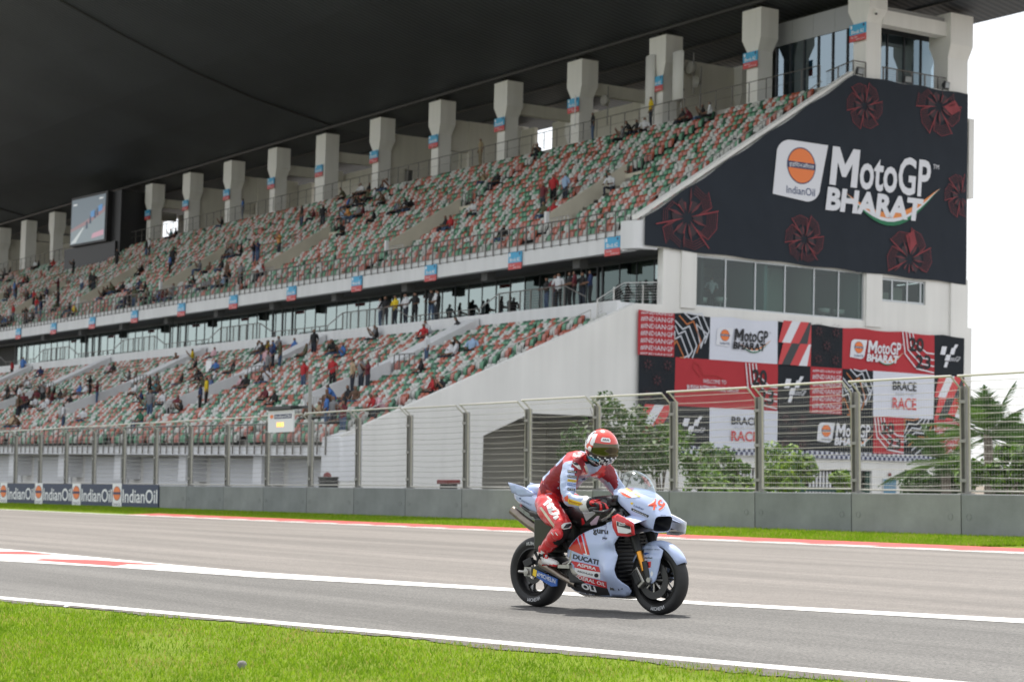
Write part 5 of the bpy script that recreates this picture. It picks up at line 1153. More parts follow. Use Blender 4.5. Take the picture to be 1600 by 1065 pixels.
crowd(0, 540, 5.917, [(125, 152, 't', _r, 'low'), (225, 137, 't', 'blue', 'low'), (375, 212, 's', _nv, 'low'), (290, 307, 's', _w, 'low'), (85, 367, 't', _b, 'low'), (155, 392, 's', _b, 'low'), (195, 395, 't', _w, 'low'), (300, 412, 's', _b, 'low'), (370, 392, 's', _b, 'low'), (480, 442, 's', _m, 'low'), (330, 492, 's', _w, 'low'), (440, 472, 's', _w, 'low'), (255, 502, 's', _b, 'low'), (405, 502, 's', _w, 'low'), (590, 392, 's', 'brown', 'low'), (650, 462, 's', _b, 'low'), (560, 402, 's', _b, 'low'), (850, 297, 't', _b, 'low'), (780, 352, 's', _w, 'low'), (915, 357, 't', _m, 'low'), (1015, 182, 's', 'pink', 'low'), (1050, 182, 's', _b, 'low'), (1190, 232, 's', _g, 'low'), (1240, 232, 's', 'brown', 'low'), (605, 572, 't', _w, 'low'), (770, 602, 's', _w, 'low'), (105, 642, 's', 'tan', 'low'), (185, 642, 's', 'brown', 'low'), (1300, 592, 's', 'green', 'low'), (1350, 502, 's', 'teal', 'low')])
crowd(0, 520, 3.132, [(990, 192, 's', _b, 'low'), (1045, 190, 's', _w, 'low'), (1035, 217, 's', 'blue', 'low'), (1020, 237, 't', 'yellow', 'low'), (990, 265, 't', _nv, 'low'), (880, 197, 's', _b, 'low'), (797, 302, 's', _w, 'low'), (740, 312, 's', 'teal', 'low'), (760, 247, 's', 'teal', 'low'), (862, 112, 's', 'brown', 'low'), (940, 92, 's', 'yellow', 'low'), (1040, 82, 's', 'pink', 'low'), (1205, 207, 's', _b, 'low'), (1180, 212, 's', 'pink', 'low')])
# the thicker knots of spectators on both tiers
_rr = random.Random(5)
for (x0, y0, wx, wy, n, tier) in ((60, 455, 60, 22, 8, 'up'), (215, 455, 70, 12, 8, 'up'), (340, 410, 60, 10, 7, 'up'), (560, 300, 40, 14, 6, 'up'), (480, 325, 40, 8, 4, 'up'), (30, 500, 30, 10, 5, 'up'), (60, 605, 50, 22, 11, 'low'), (250, 600, 60, 28, 9, 'low'), (430, 545, 50, 18, 7, 'low'), (525, 620, 34, 18, 7, 'low'), (330, 580, 40, 16, 6, 'low')):
    for k in range(n): crowd(0, 0, 1.0, [(x0 + _rr.gauss(0, .5) * wx, y0 + _rr.gauss(0, .5) * wy, 's' if _rr.random() < .72 else 't', _rr.choice((_b, _b, _b, _nv, _g, _w, _m, 'brown', 'blue', _o)), tier)])
# the man inside the large window, and a white board held up in the lower tier
p = eP(1112, 437, XE - 1.6); spectator(XE - 1.6, p[0], 9.02, 'stand_wide', 'white', 'behind first pane of large window', rz=1.2)
p = sP(326, 574, 42.56, 1.35, .44, .9); t = thing('placard', 'blank white placard held up among spectators in the lower tier', 'placard', tuple(p), stand=True); b = MB(); b.box(-.42, .42, -.02, .02, -.35, .45, mBWhite); b.build('board', t); b = MB(); b.tube([(0, .02, -.8), (0, .02, -.3)], .015, mStep); b.build('handle', t)
# ================================================================== shrubs and palms behind the fence
def leaf_mat(name, col, tr=.35):
    if name in _mats: return _mats[name]
    m = bpy.data.materials.new(name); m.use_nodes = True; t = m.node_tree; t.nodes.clear()
    o = t.nodes.new('ShaderNodeOutputMaterial'); mx = t.nodes.new('ShaderNodeMixShader'); mx.inputs[0].default_value = tr; d = t.nodes.new('ShaderNodeBsdfPrincipled'); d.inputs['Base Color'].default_value = (*col, 1); d.inputs['Roughness'].default_value = .6
    q = t.nodes.new('ShaderNodeBsdfTranslucent'); q.inputs[0].default_value = (col[0] * 1.4, col[1] * 1.3, col[2] * .8, 1); t.links.new(d.outputs[0], mx.inputs[1]); t.links.new(q.outputs[0], mx.inputs[2]); t.links.new(mx.outputs[0], o.inputs[0]); _mats[name] = m; return m
mBark = M('grey bark', (.12, .10, .08), .9, var=.3, vscale=12)
def shrub(px, ptop, Y, wpx, label, lobes, n, leaf, mats, cat='shrub', name='shrub', seed=1, dens=1.0):
    rr = np.random.default_rng(seed); a = gY(px - wpx / 2, ptop, Y); c_ = gY(px + wpx / 2, ptop, Y); W_ = c_.x - a.x; cx = (a.x + c_.x) / 2; H_ = a.z
    t = thing(name, label, cat, (cx, Y, 0))
    b = MB(); tips = []
    for k in range(7):
        q = rr.uniform(-1, 1); p0 = Vector((rr.uniform(-.15, .15), rr.uniform(-.1, .1), 0)); p2 = Vector((q * W_ * .42, rr.uniform(-.5, .5) * W_ * .4, H_ * rr.uniform(.6, .97))); p1 = p0.lerp(p2, .5) + Vector((rr.uniform(-.1, .1), 0, H_ * .12)); b.tube([p0, p1, p2], [.035, .022, .008], mBark, 5); tips.append((p1, p2))
    b.build('trunk', t, smooth=True)
    C_ = []; 
    for k in range(lobes):
        p1, p2 = tips[k % 7]; f = rr.uniform(.3, 1.08); p = p1.lerp(p2, f); C_.append((p.x + rr.normal(0, .15) * W_, p.y + rr.normal(0, .12) * W_, min(max(p.z + rr.normal(0, .08) * H_, .25), H_ * .95), rr.uniform(.06, .17) * W_ * dens))
    C_ = np.array(C_); idx = rr.integers(0, lobes, n); d = rr.normal(0, 1, (n, 3)); d /= np.linalg.norm(d, axis=1)[:, None]; rad = rr.uniform(.35, 1.0, n) ** .6
    ctr = C_[idx, :3] + d * (rad * C_[idx, 3])[:, None]; ctr[:, 2] = np.maximum(ctr[:, 2], .1)
    nrm = d + rr.normal(0, .6, (n, 3)) + np.array([0, 0, .5]); nrm /= np.linalg.norm(nrm, axis=1)[:, None]
    u = np.cross(nrm, rr.normal(0, 1, (n, 3))); u /= np.linalg.norm(u, axis=1)[:, None]; v = np.cross(nrm, u); L = leaf * rr.uniform(.6, 1.3, n)[:, None]
    V = np.stack([ctr - u * L, ctr - v * L * .42 , ctr + u * L, ctr + v * L * .42], 1).reshape(-1, 3); F = np.arange(4 * n).reshape(n, 4)
    mi = rr.choice(len(mats), n, p=np.array([.45, .35, .2][:len(mats)]) / sum([.45, .35, .2][:len(mats)])); me = fast_mesh('foliage', V, F, mats, mi); put(bpy.data.objects.new('foliage', me), t)
mid_g = [leaf_mat('mid leaf', (0.045, 0.111, 0.013)), leaf_mat('dark leaf', (0.022, 0.066, 0.009)), leaf_mat('light leaf', (0.089, 0.184, 0.014))]
yel_g = [leaf_mat('yellow leaf', (0.125, 0.224, 0.018)), leaf_mat('mid leaf', (0.045, 0.111, 0.013)), leaf_mat('bright leaf', (0.178, 0.288, 0.023))]
drk_g = [leaf_mat('dark leaf', (0.022, 0.066, 0.009)), leaf_mat('deep leaf', (0.012, 0.040, 0.009)), leaf_mat('mid leaf', (0.045, 0.111, 0.013))]
shrub(962, 622, 36.5, 118, 'tall dark green leafy tree behind the fence beside the rider helmet', 26, 3900, 0.106, [drk_g[0], drk_g[2], leaf_mat('silver leaf', (.11, .14, .08))], 'tree', 'leafy_tree', 3)
shrub(1030, 668, 38.0, 90, 'dark shrub in front of the left edge of the patchwork banner', 18, 2280, 0.100, mid_g, seed=4)
shrub(1095, 690, 36.0, 85, 'ragged green shrub behind the fence below the white BRACE panel', 16, 1920, 0.100, [mid_g[0], mid_g[2], mid_g[1]], seed=5)
shrub(1225, 688, 35.5, 80, 'yellow-green bush behind the fence below the dark banner patch', 20, 2760, 0.094, [yel_g[1], yel_g[0], yel_g[2]], seed=6)
shrub(1322, 728, 36.0, 44, 'small pale-leaved sapling in front of the barred gate', 8, 540, 0.100, yel_g, seed=7)
shrub(1163, 722, 37.0, 50, 'thin green sapling left of the yellow-green bush', 9, 720, 0.100, [mid_g[0], mid_g[2]], seed=8)
shrub(1572, 700, 35.0, 105, 'large bush with light leaves at the right edge behind the fence', 30, 4500, 0.100, [mid_g[0], mid_g[2], drk_g[0]], seed=9, dens=.9)
shrub(1462, 730, 43.5, 100, 'dark dense shrub at the foot of the palms behind the fence', 22, 3120, 0.112, drk_g, seed=10)
shrub(1180, 752, 36.4, 120, 'low green hedge plants along the barrier behind the fence', 16, 1560, 0.088, [mid_g[0], yel_g[0]], seed=12)
def palm(px, ptop, Y, nfr, L, label, seed, trunk=True):
    rr = random.Random(seed); a = gY(px, ptop, Y); H_ = a.z; t = thing('palm', label, 'palm', (a.x, Y, 0), group='palms behind the fence')
    b = MB(); b.tube([(0, 0, 0), (.05, 0, H_ * .4), (0, 0, H_ - L * .35)], [.17, .14, .12], mBark, 8); b.build('trunk', t, smooth=True)
    ml = [leaf_mat('palm leaf', (0.031, 0.078, 0.018)), leaf_mat('palm leaf light', (0.076, 0.157, 0.029))]
    for k in range(nfr):
        az = 2 * math.pi * k / nfr + rr.uniform(-.3, .3); el = rr.uniform(.1, 1.25); l_ = L * rr.uniform(.75, 1.1); m = ml[0] if rr.random() < .65 else ml[1]; b = MB(); pts = []
        h = Vector((math.cos(az), math.sin(az), 0)); base = Vector((0, 0, H_ - L * .4))
        for j in range(7):
            s = j / 6; pts.append(base + h * (l_ * s * math.cos(el)) + Vector((0, 0, l_ * s * math.sin(el) - .35 * l_ * s * s * (1.2 - .5 * math.sin(el)))))
        b.tube(pts, [.016, .014, .012, .010, .008, .005, .003], m, 4, False); side = h.cross(Vector((0, 0, 1)))
        for j in range(26):
            s = .18 + .82 * j / 25; q = s * 6; i0 = min(int(q), 5); p = pts[i0].lerp(pts[i0 + 1], q - i0); d = (pts[i0 + 1] - pts[i0]).normalized(); ll = l_ * .26 * math.sin(math.pi * min(s * .9 + .12, 1)) + .06
            for sg in (-1, 1):
                tip = p + d * ll * .75 + side * sg * ll * .75 + Vector((0, 0, -ll * rr.uniform(.05, .4))); w_ = Vector((0, 0, .018)) + d * .012
                b.add([p - w_, p + w_, tip], [(0, 1, 2)], m)
        b.build('frond', t, fix=False)
palm(1543, 636, 42, 28, 2.2, 'spreading green palm rising just right of the end wall', 3); palm(1476, 688, 42, 26, 1.9, 'dark palm in front of the lower right corner of the patchwork banner', 5); palm(1594, 668, 46, 22, 2.0, 'palm partly hidden by the bush at the right edge', 8)
# ================================================================== racing motorcycle.  x forward, y to its left, z up; origin under the rear axle
BA = Vector((-15.247, 10.053, 0)); BH_ = R(11.5)
bike = thing('racing_motorcycle', 'pale blue and red racing motorcycle with white front number, ridden along the track', 'motorcycle', BA, BH_)
BM = Matrix.Translation(BA) @ Matrix.Rotation(BH_, 4, 'Z'); BMI = BM.inverted(); CAML = BMI @ Vector((0, 0, CAMH))
def lray(x, y): return (BMI.to_3x3() @ Vector(MG @ _d(x, y))).normalized()
K1 = (780, 650, 3.228)
def surf(objs):
    V, F = [], []
    for o in objs:
        b = len(V); V += [v.co.copy() for v in o.data.vertices]; F += [tuple(b + i for i in p.vertices) for p in o.data.polygons]
    return BVHTree.FromPolygons(V, F)
YMAX = [9.0]
def cast(bvh, x, y, off):
    d = lray(x, y); h = bvh.ray_cast(CAML, d)
    return None if h[0] is None or h[0].y > YMAX[0] else h[0] - d * off
def cdt_fill(poly, step):
    """triangles filling a flat outline, with points inside it"""
    P = [Vector((p[0], p[1])) for p in poly]; per = []
    for i in range(len(P)):
        a, b = P[i], P[(i + 1) % len(P)]; n = max(1, int((b - a).length / step)); per += [a.lerp(b, k / n) for k in range(n)]
    x0, x1 = min(p.x for p in P), max(p.x for p in P); y0, y1 = min(p.y for p in P), max(p.y for p in P)
    def inside(q):
        c = False; n = len(P)
        for i in range(n):
            a, b = P[i], P[i - 1]
            if (a.y > q.y) != (b.y > q.y) and q.x < (b.x - a.x) * (q.y - a.y) / (b.y - a.y) + a.x: c = not c
        return c
    pts = list(per); yy = y0 + step * .5; r_ = 0
    while yy < y1:
        xx = x0 + step * (.5 if r_ % 2 else .1)
        while xx < x1:
            q = Vector((xx, yy))
            if inside(q) and min((q - e).length for e in per) > step * .45: pts.append(q)
            xx += step
        yy += step * .87; r_ += 1
    n = len(per); res = geometry.delaunay_2d_cdt(pts, [(i, (i + 1) % n) for i in range(n)], [list(range(n))], 1, 1e-6)
    return [(v.x, v.y) for v in res[0]], [tuple(f) for f in res[2]]
def decal_poly(mb, bvh, pts, m, k=K1, step=6, off=.003):
    v, f = cdt_fill(pts, step); q = [cast(bvh, k[0] + x / k[2], k[1] + y / k[2], off) for x, y in v]
    f = [t for t in f if all(q[i] is not None for i in t)]; f = [t for t in f if max((q[a] - q[b]).length for a in t for b in t) < .12]
    mb.add([p if p is not None else (0, 0, .3) for p in q], f, m)
def decal_text(mb, bvh, body, quad, m, k=K1, off=.005, **kw):
    """quad: top left, top right, bottom right, bottom left in the enlarged view"""
    v, f, _a = text2d(body, **kw); tl, tr, br, bl = [Vector(p) for p in quad]; q = []
    for (u, w_) in v:
        p = bl.lerp(br, u).lerp(tl.lerp(tr, u), w_); q.append(cast(bvh, k[0] + p.x / k[2], k[1] + p.y / k[2], off))
    f = [t for t in f if all(q[i] is not None for i in t)]
    mb.add([p if p is not None else (0, 0, .3) for p in q], f, m)
mBl = M('pale blue lacquer', (.40, .48, .70), .28, coat=.6); mRd = M('race red lacquer', (.56, .018, .026), .28, coat=.6); mWt = M('white lacquer', (.72, .73, .76), .3, coat=.4); mCarb = M('carbon black', (.014, .014, .016), .35, coat=.3, var=.25, vscale=40); mRub = M('tyre rubber', (.018, .018, .019), .62, var=.2, vscale=25); mRim = M('black rim', (.012, .012, .013), .3, .3); mTi = M('heat-stained titanium', (.24, .205, .175), .32, .85, var=.25, vscale=8); mGold = M('gold fork tube', (.75, .33, .05), .28, .7); mAlu = M('machined alloy', (.42, .41, .39), .38, .8); mEng = M('dark engine casting', (.035, .036, .038), .5, .4); mYel = M('yellow lacquer', (.72, .50, .02), .35); mBlD = M('deep blue lacquer', (.02, .09, .34), .35); mBkP = M('gloss black print', (.012, .013, .02), .35); mDisc = M('dark brake disc', (.06, .06, .062), .4, .6); mGry = M('grey lacquer', (.42, .41, .45), .35); mOrR = M('bright orange-red print', (.72, .10, .05), .35)
# ---- wheels
def wheel(nm, x, rad, wd, rr_, disc_r, sides):
    w_ = bpy.data.objects.new(nm, None); put(w_, bike); w_.location = (x, 0, rad)
    h = wd / 2; prof = [(rr_ - .012, -h * .74), (rr_ + .012, -h * .80)]
    for i in range(13):
        a = -math.pi / 2 + math.pi * i / 12; r0 = rr_ + .03 + (rad - rr_ - .03) * (math.cos(a) ** .62 if math.cos(a) > 1e-6 else 0); prof.append((r0, h * math.sin(a)))
    prof += [(rr_ + .012, h * .80), (rr_ - .012, h * .74)]
    b = MB(); b.lathe(prof, mRub, 64, 'Y'); b.build('tyre', w_, smooth=True)
    b = MB(); b.lathe([(rr_ + .008, -h * .82), (rr_ - .006, -h * .84), (rr_ - .02, -h * .55), (rr_ - .032, -.02), (rr_ - .032, .02), (rr_ - .02, h * .55), (rr_ - .006, h * .84), (rr_ + .008, h * .82), (rr_ - .012, h * .5), (rr_ - .022, 0), (rr_ - .012, -h * .5)], mRim, 48, 'Y')
    b.lathe([(.02, -.07), (.045, -.07), (.05, -.03), (.05, .03), (.045, .07), (.02, .07)], mRim, 20, 'Y')
    for k in range(5):
        a = 2 * math.pi * k / 5 + .4
        for da in (-.17, .17): b.tube([(.045 * math.cos(a), 0, .045 * math.sin(a)), (.6 * rr_ * math.cos(a + da * .5), 0, .6 * rr_ * math.sin(a + da * .5)), ((rr_ - .03) * math.cos(a + da * 1.25), 0, (rr_ - .03) * math.sin(a + da * 1.25))], [.017, .012, .014], mRim, 6, False)
    b.build('rim', w_, smooth=True, angle=50)
    for sy in sides:
        b = MB(); y = sy; b.lathe([(disc_r * .62, y - .003), (disc_r, y - .003), (disc_r, y + .003), (disc_r * .62, y + .003), (disc_r * .62, y - .003)], mDisc, 40, 'Y')
        for k in range(8): a = 2 * math.pi * k / 8; b.tube([(.03 * math.cos(a), y, .03 * math.sin(a)), (disc_r * .64 * math.cos(a), y, disc_r * .64 * math.sin(a))], .008, mAlu, 5, False)
        b.build('brake_disc', w_)
    # maker's name in white along the sidewall, low on the near side
    b = MB()
    v, f, _a = text2d('MICHELIN', 0); rm = rr_ + (rad - rr_) * .42
    for st in (-1.75, 1.2):
        pts = []
        for (u, q) in v:
            a = st + u * .62; r_ = rm - .016 + q * .030; pts.append((r_ * math.cos(a), -h * (.995 if rad > .31 else .99) - .0035, r_ * math.sin(a)))
        b.add(pts, f, mWt)
    b.build('lettering', w_, fix=False)
    return w_
wheel('rear_wheel', 0, .318, .195, .212, .11, (-.075,)); wheel('front_wheel', 1.47, .300, .125, .212, .165, (-.078, .078))
# ---- forks, brakes, fender
ax = Vector((1.47, 0, .30)); fd = Vector((-.39, 0, .92)).normalized()
for s in (-1, 1):
    o_ = Vector((0, s * .108, 0)); b = MB(); b.tube([ax + o_ + Vector((-.02, 0, -.04)), ax + o_ + Vector((-.045, 0, .06)), ax + o_ + Vector((-.05, 0, .1)) + fd * .06], [.028, .034, .03], mEng, 10); b.tube([ax + o_ + Vector((-.055, 0, .02)) + fd * .06, ax + o_ + Vector((-.055, 0, .02)) + fd * .33], .027, mGold, 12); b.tube([ax + o_ + Vector((-.055, 0, .02)) + fd * .235, ax + o_ + Vector((-.055, 0, .02)) + fd * .68], .040, mEng, 12)
    b.build('fork_leg', bike, smooth=True, angle=50)
    b = MB(); c = ax + Vector((-.145, s * .095, .015)); b.obox(c, (.035, 0, .03), (0, .03, 0), (-.045, 0, .065), mAlu); b.obox(c + Vector((-.01, -s * -.012, .0)), (.024, 0, .02), (0, .034, 0), (-.03, 0, .05), mEng); b.build('brake_caliper', bike, bev=.008)
    b = MB(); b.tube([ax + Vector((0, s * .15, 0)), ax + Vector((0, s * .05, 0))], .022, mAlu, 12); b.build('axle_nut', bike)
b = MB(); rings = []
for i in range(15):
    a = R(28) + R(122) * i / 14; rf = .330 + .006 * math.sin(math.pi * i / 14); ring = []
    for j in range(9):
        u = -1 + 2 * j / 8; hw = .076 * (.55 + .45 * math.sin(math.pi * min(1, (i + 1.5) / 8))) if i < 7 else .076; rr2 = rf - .050 * abs(u) ** 2.6; ring.append((1.47 + rr2 * math.cos(a), hw * u, .30 + rr2 * math.sin(a)))
    rings.append(ring)
b.loft(rings, mBl, False, False)
fen_o = b.build('front_fender', bike, smooth=True); md = fen_o.modifiers.new('thick', 'SOLIDIFY'); md.thickness = .006
leaf = [(1.335, .545), (1.40, .595), (1.50, .600), (1.575, .555), (1.57, .48), (1.545, .37), (1.525, .30), (1.49, .268), (1.452, .285), (1.425, .345), (1.395, .42), (1.355, .49)]
def fenf(x, z): return .082 + .028 * math.exp(-((x - 1.48) / .08) ** 2) - .045 * max(0, (z - .50)) / .1 * .5 + .012 * (z < .5)
pod = []
for s in (-1, 1):
    v, f = cdt_fill(leaf, .025); b = MB(); b.add([(x, s * fenf(x, z), z) for x, z in v], f, mBl); o = b.build('fender_pod', bike, smooth=True); md = o.modifiers.new('thick', 'SOLIDIFY'); md.thickness = .008; pod.append(o)
bv = surf([fen_o, pod[0]]); b = MB(); decal_text(b, bv, 'Capital', [(722, 706), (771, 708), (771, 720), (722, 718)], mBkP, bold=.02); decal_poly(b, bv, [(742, 733), (766, 731), (763, 762), (740, 764)], mRd); decal_text(b, bv, 'L', [(746, 737), (760, 737), (758, 757), (745, 758)], mBkP, off=.006, bold=.05); decal_poly(b, bv, [(728, 690), (744, 686), (758, 690), (745, 694), (736, 700)], mBlD, step=4); decal_text(b, bv, 'MARCO TRON', [(738, 668), (808, 668), (808, 674), (738, 674)], mBkP); decal_poly(b, bv, [(762, 790), (770, 778), (777, 790), (772, 806), (765, 806)], mWt, step=4); b.build('fender_print', bike)
# ---- main fairing sides
FP = [(.600, .575), (.70, .655), (.84, .712), (1.00, .755), (1.13, .80), (1.25, .845), (1.285, .80), (1.26, .72), (1.215, .655), (1.185, .60), (1.175, .545), (1.215, .505), (1.200, .45), (1.190, .38), (1.200, .31), (1.225, .27), (1.262, .235), (1.268, .195), (1.235, .160), (1.17, .140), (.95, .132), (.70, .146), (.56, .165), (.515, .195), (.55, .255), (.60, .33), (.625, .40), (.55, .455), (.565, .53)]
def ff(x, z):
    t = min(max((z - .13) / .36, 0), 1); w_ = .115 + .130 * math.sin(t * math.pi / 2) ** .8
    w_ -= .26 * max(0, z - .60) * (1 if x < 1.05 else .45); w_ += .072 * math.exp(-((x - 1.12) / .10) ** 2 - ((z - .34) / .13) ** 2); w_ -= .040 * math.exp(-((x - 1.12) / .07) ** 2 - ((z - .535) / .045) ** 2)
    w_ += .022 * math.exp(-((x - 1.16) / .05) ** 2 - ((z - .62) / .08) ** 2); w_ -= .05 * min(max((.78 - x) / .28, 0), 1); w_ -= .75 * max(0, x - 1.205) * max(0, (.30 - z) / .12) * .6
    w_ += .012 * (1 / (1 + math.exp(-(x - 1.035) / .008))) * (.48 < z < .80)
    return max(w_, .03)
fair = []
for s in (-1, 1):
    v, f = cdt_fill(FP, .028); b = MB(); b.add([(x, s * ff(x, z), z) for x, z in v], f, mBl); o = b.build('side_fairing', bike, smooth=True); md = o.modifiers.new('thick', 'SOLIDIFY'); md.thickness = .008; fair.append(o)
# belly pan closing the bottom, dark duct and radiators behind the front edge
b = MB(); rings = []
for x in (.53, .62, .8, 1.0, 1.15, 1.24): zb = .138 + (.03 if x < .6 else 0) + (.02 if x > 1.2 else 0); hw = ff(x, zb + .01); rings.append([(x, hw * u, zb - .022 * (1 - u * u) + .002) for u in [-1 + 2 * k / 8 for k in range(9)]])
b.loft(rings, mCarb, False, False); b.build('belly_pan', bike, smooth=True)
for (z0, z1, x0, x1) in ((.20, .52, 1.20, 1.115), (.53, .80, 1.13, 1.19)):
    b = MB(); 
    n = 9
    for i in range(n):
        t = (i + .5) / n; z = z0 + (z1 - z0) * t; x = x0 + (x1 - x0) * t; b.box(x - .012, x + .012, -.19, .19, z - .006, z + .006, mEng)
    b.add([(x0 - .03, -.2, z0), (x0 - .03, .2, z0), (x1 - .03, .2, z1), (x1 - .03, -.2, z1)], [(0, 1, 2, 3)], mBkP); b.box(min(x0, x1) - .04, min(x0, x1), -.205, -.19, z0, z1, mEng); b.box(min(x0, x1) - .04, min(x0, x1), .19, .205, z0, z1, mEng); b.build('radiator', bike)
b = MB(); b.box(.50, 1.08, -.155, .155, .20, .62, mEng); b.box(.56, 1.05, -.19, -.155, .24, .44, mEng); b.lathe([(.001, -.205), (.075, -.203), (.085, -.18)], mAlu, 20, 'Y', (.66, 0, .38)); b.box(.62, 1.15, -.11, .11, .60, .82, mCarb); b.build('engine', bike, bev=.02)
b = MB(); b.tube([(.62, -.2, .53), (.60, -.21, .43), (.50, -.19, .40)], .018, mAlu, 6); b.tube([(.55, -.205, .47), (.62, -.21, .44), (.56, -.215, .385)], .014, mAlu, 6); b.box(.46, .60, -.225, -.19, .37, .40, mAlu); b.build('footpeg', bike, smooth=True, angle=40)
b = MB(); b.tube([(.46, .205, .40), (.60, .205, .40)], .014, mAlu, 6); b.build('footpeg', bike)
# ---- fairing livery (near side)
bv = surf([fair[0]]); b = MB(); k4 = (880, 850, 11.833); k6 = (900, 780, 11.83)
decal_poly(b, bv, [(345, 672), (398, 612), (402, 690), (420, 700)][:0] or [(347, 668), (385, 622), (392, 616), (424, 700)], mRd)
decal_poly(b, bv, [(395, 606), (407, 600), (452, 703), (432, 698)], mWt, off=.0025); 
decal_poly(b, bv, [(397, 604), (412, 597), (436, 692), (419, 690)], mRd); decal_poly(b, bv, [(419, 592), (428, 588), (457, 697), (443, 697)], mRd)
decal_poly(b, bv, [(335, 868), (352, 842), (372, 822), (420, 842), (545, 866), (560, 905), (595, 912), (480, 909), (360, 893)], mCarb, step=8)
decal_poly(b, bv, [(120, 295), (350, 340), (660, 415), (688, 515), (420, 470), (200, 425), (205, 385)], mRd, k4, 26)
decal_poly(b, bv, [(225, 425), (420, 470), (685, 518), (685, 640), (420, 598), (190, 545)], mWt, k4, 26)
decal_poly(b, bv, [(165, 535), (420, 600), (800, 690), (812, 800), (790, 812), (560, 750), (200, 655)], mRd, k4, 26)
decal_text(b, bv, 'DUCATI', [(185, 175), (655, 285), (640, 380), (175, 262)], mBkP, k4, bold=.035)
decal_text(b, bv, 'ASPIRA', [(260, 335), (612, 425), (605, 480), (255, 400)], mWt, k4, off=.006, bold=.03)
decal_text(b, bv, 'FEDERAL OIL', [(185, 545), (785, 715), (780, 780), (175, 610)], mWt, k4, off=.006, bold=.02)
decal_text(b, bv, 'OLI', [(330, 705), (610, 785), (620, 885), (320, 815)], mWt, k4, off=.006, bold=.05, shear=-.2)
decal_text(b, bv, 'motovisa', [(250, 865), (535, 910), (530, 938), (245, 888)], mWt, k4, off=.006)
decal_text(b, bv, 'REGULASI', [(270, 478), (545, 545), (540, 578), (265, 505)], mBkP, k4, off=.006, bold=.02)
decal_poly(b, bv, [(612 + 40 * math.cos(2 * math.pi * i / 14), 572 + 38 * math.sin(2 * math.pi * i / 14)) for i in range(14)], mBkP, k4, 20, off=.006)
decal_text(b, bv, 'guru', [(308, 525), (592, 570), (590, 668), (318, 655)], mBkP, k6, bold=.035)
decal_text(b, bv, 'pay', [(490, 690), (575, 700), (572, 748), (488, 735)], mBkP, k6, bold=.02)
b.build('fairing_print', bike)
# ---- nose cowl with open mouth
def nose_ring(x, hw, zt, zb, sh, n=30, p=2.6):
    r_ = []
    for k in range(n):
        a = 2 * math.pi * k / n; c, s_ = math.cos(a), math.sin(a); y = hw * (abs(c) ** (2 / p)) * (1 if c > 0 else -1); zz = (zt + zb) / 2 + (zt - zb) / 2 * (abs(s_) ** (2 / p)) * (1 if s_ > 0 else -1)
        t = (zz - zb) / (zt - zb); r_.append((x + sh * (1 - t), y, zz))
    return r_
NR = [(1.05, .205, 1.085, .86, .22), (1.13, .215, 1.088, .82, .18), (1.22, .215, 1.080, .78, .13), (1.30, .205, 1.066, .745, .08), (1.37, .184, 1.034, .72, .04), (1.43, .160, .985, .705, .02), (1.480, .138, .912, .700, 0), (1.515, .120, .858, .703, -.03), (1.524, .112, .842, .710, -.04)]
b = MB(); b.loft([nose_ring(*r_, 30, 2.6 + max(0, i_ - 4) * .55) for i_, r_ in enumerate(NR)], mBl, False); nose = b.build('nose_cowl', bike, smooth=True)
b = MB(); b.loft([nose_ring(1.523, .107, .836, .716, -.04, 30, 4.8), nose_ring(1.45, .085, .82, .73, -.02), nose_ring(1.38, .05, .80, .76, 0)], mBkP, False); b.add([nose_ring(1.38, .05, .80, .76, 0)[i] for i in range(30)], [tuple(range(30))], mBkP); b.build('air_intake', bike)
b = MB(); b.loft([nose_ring(1.475, .130, .905, .706, 0, 30)[16:30], [(1.30, p[1] * 1.3, .715) for p in nose_ring(1.475, .130, .905, .706, 0, 30)[16:30]]], mCarb, False, False); b.build('nose_floor', bike)
YMAX[0] = .11; bv = surf([nose]); kn = (960, 740, 8.88); b = MB()
decal_text(b, bv, '49', [(472, 325), (726, 350), (708, 516), (454, 505)], mWt, kn, off=.004, bold=.03)
decal_text(b, bv, '49', [(484, 336), (714, 358), (698, 505), (468, 495)], mOrR, kn, off=.007, bold=.012)
decal_poly(b, bv, [(15, 195), (75, 155), (360, 315), (250, 330), (160, 330), (70, 260)], mWt, kn, 26)
decal_poly(b, bv, [(75, 155), (110, 150), (370, 305), (345, 322), (220, 250)], mYel, kn, 22, off=.005); decal_poly(b, bv, [(95, 150), (140, 128), (275, 205), (240, 232)], mRd, kn, 22, off=.006)
decal_poly(b, bv, [(75, 245), (150, 270), (240, 325), (200, 330), (120, 295)], mOrR, kn, 20, off=.006)
decal_poly(b, bv, [(218, 402), (240, 392), (265, 402), (240, 428)], mYel, kn, 12, off=.005); decal_text(b, bv, 'Unibat', [(275, 425), (415, 475), (400, 502), (262, 450)], mDkBlue, kn, bold=.01)
decal_poly(b, bv, [(240, 470), (480, 575), (465, 605), (232, 500)], mBkP, kn, 20, off=.004); decal_text(b, bv, 'BARDAHL', [(262, 492), (460, 580), (455, 595), (258, 505)], mWt, kn, off=.007)
decal_poly(b, bv, [(48, 705), (95, 685), (160, 690), (175, 720), (170, 775), (110, 765), (60, 745)], mBkP, kn, 20, off=.004); decal_text(b, bv, 'Sterilgarda', [(60, 715), (160, 735), (160, 755), (60, 738)], mWt, kn, off=.007)
decal_text(b, bv, 'GRESINI', [(640, 562), (712, 565), (712, 578), (640, 575)], mDkBlue, kn)
b.build('nose_print', bike); YMAX[0] = 9.0
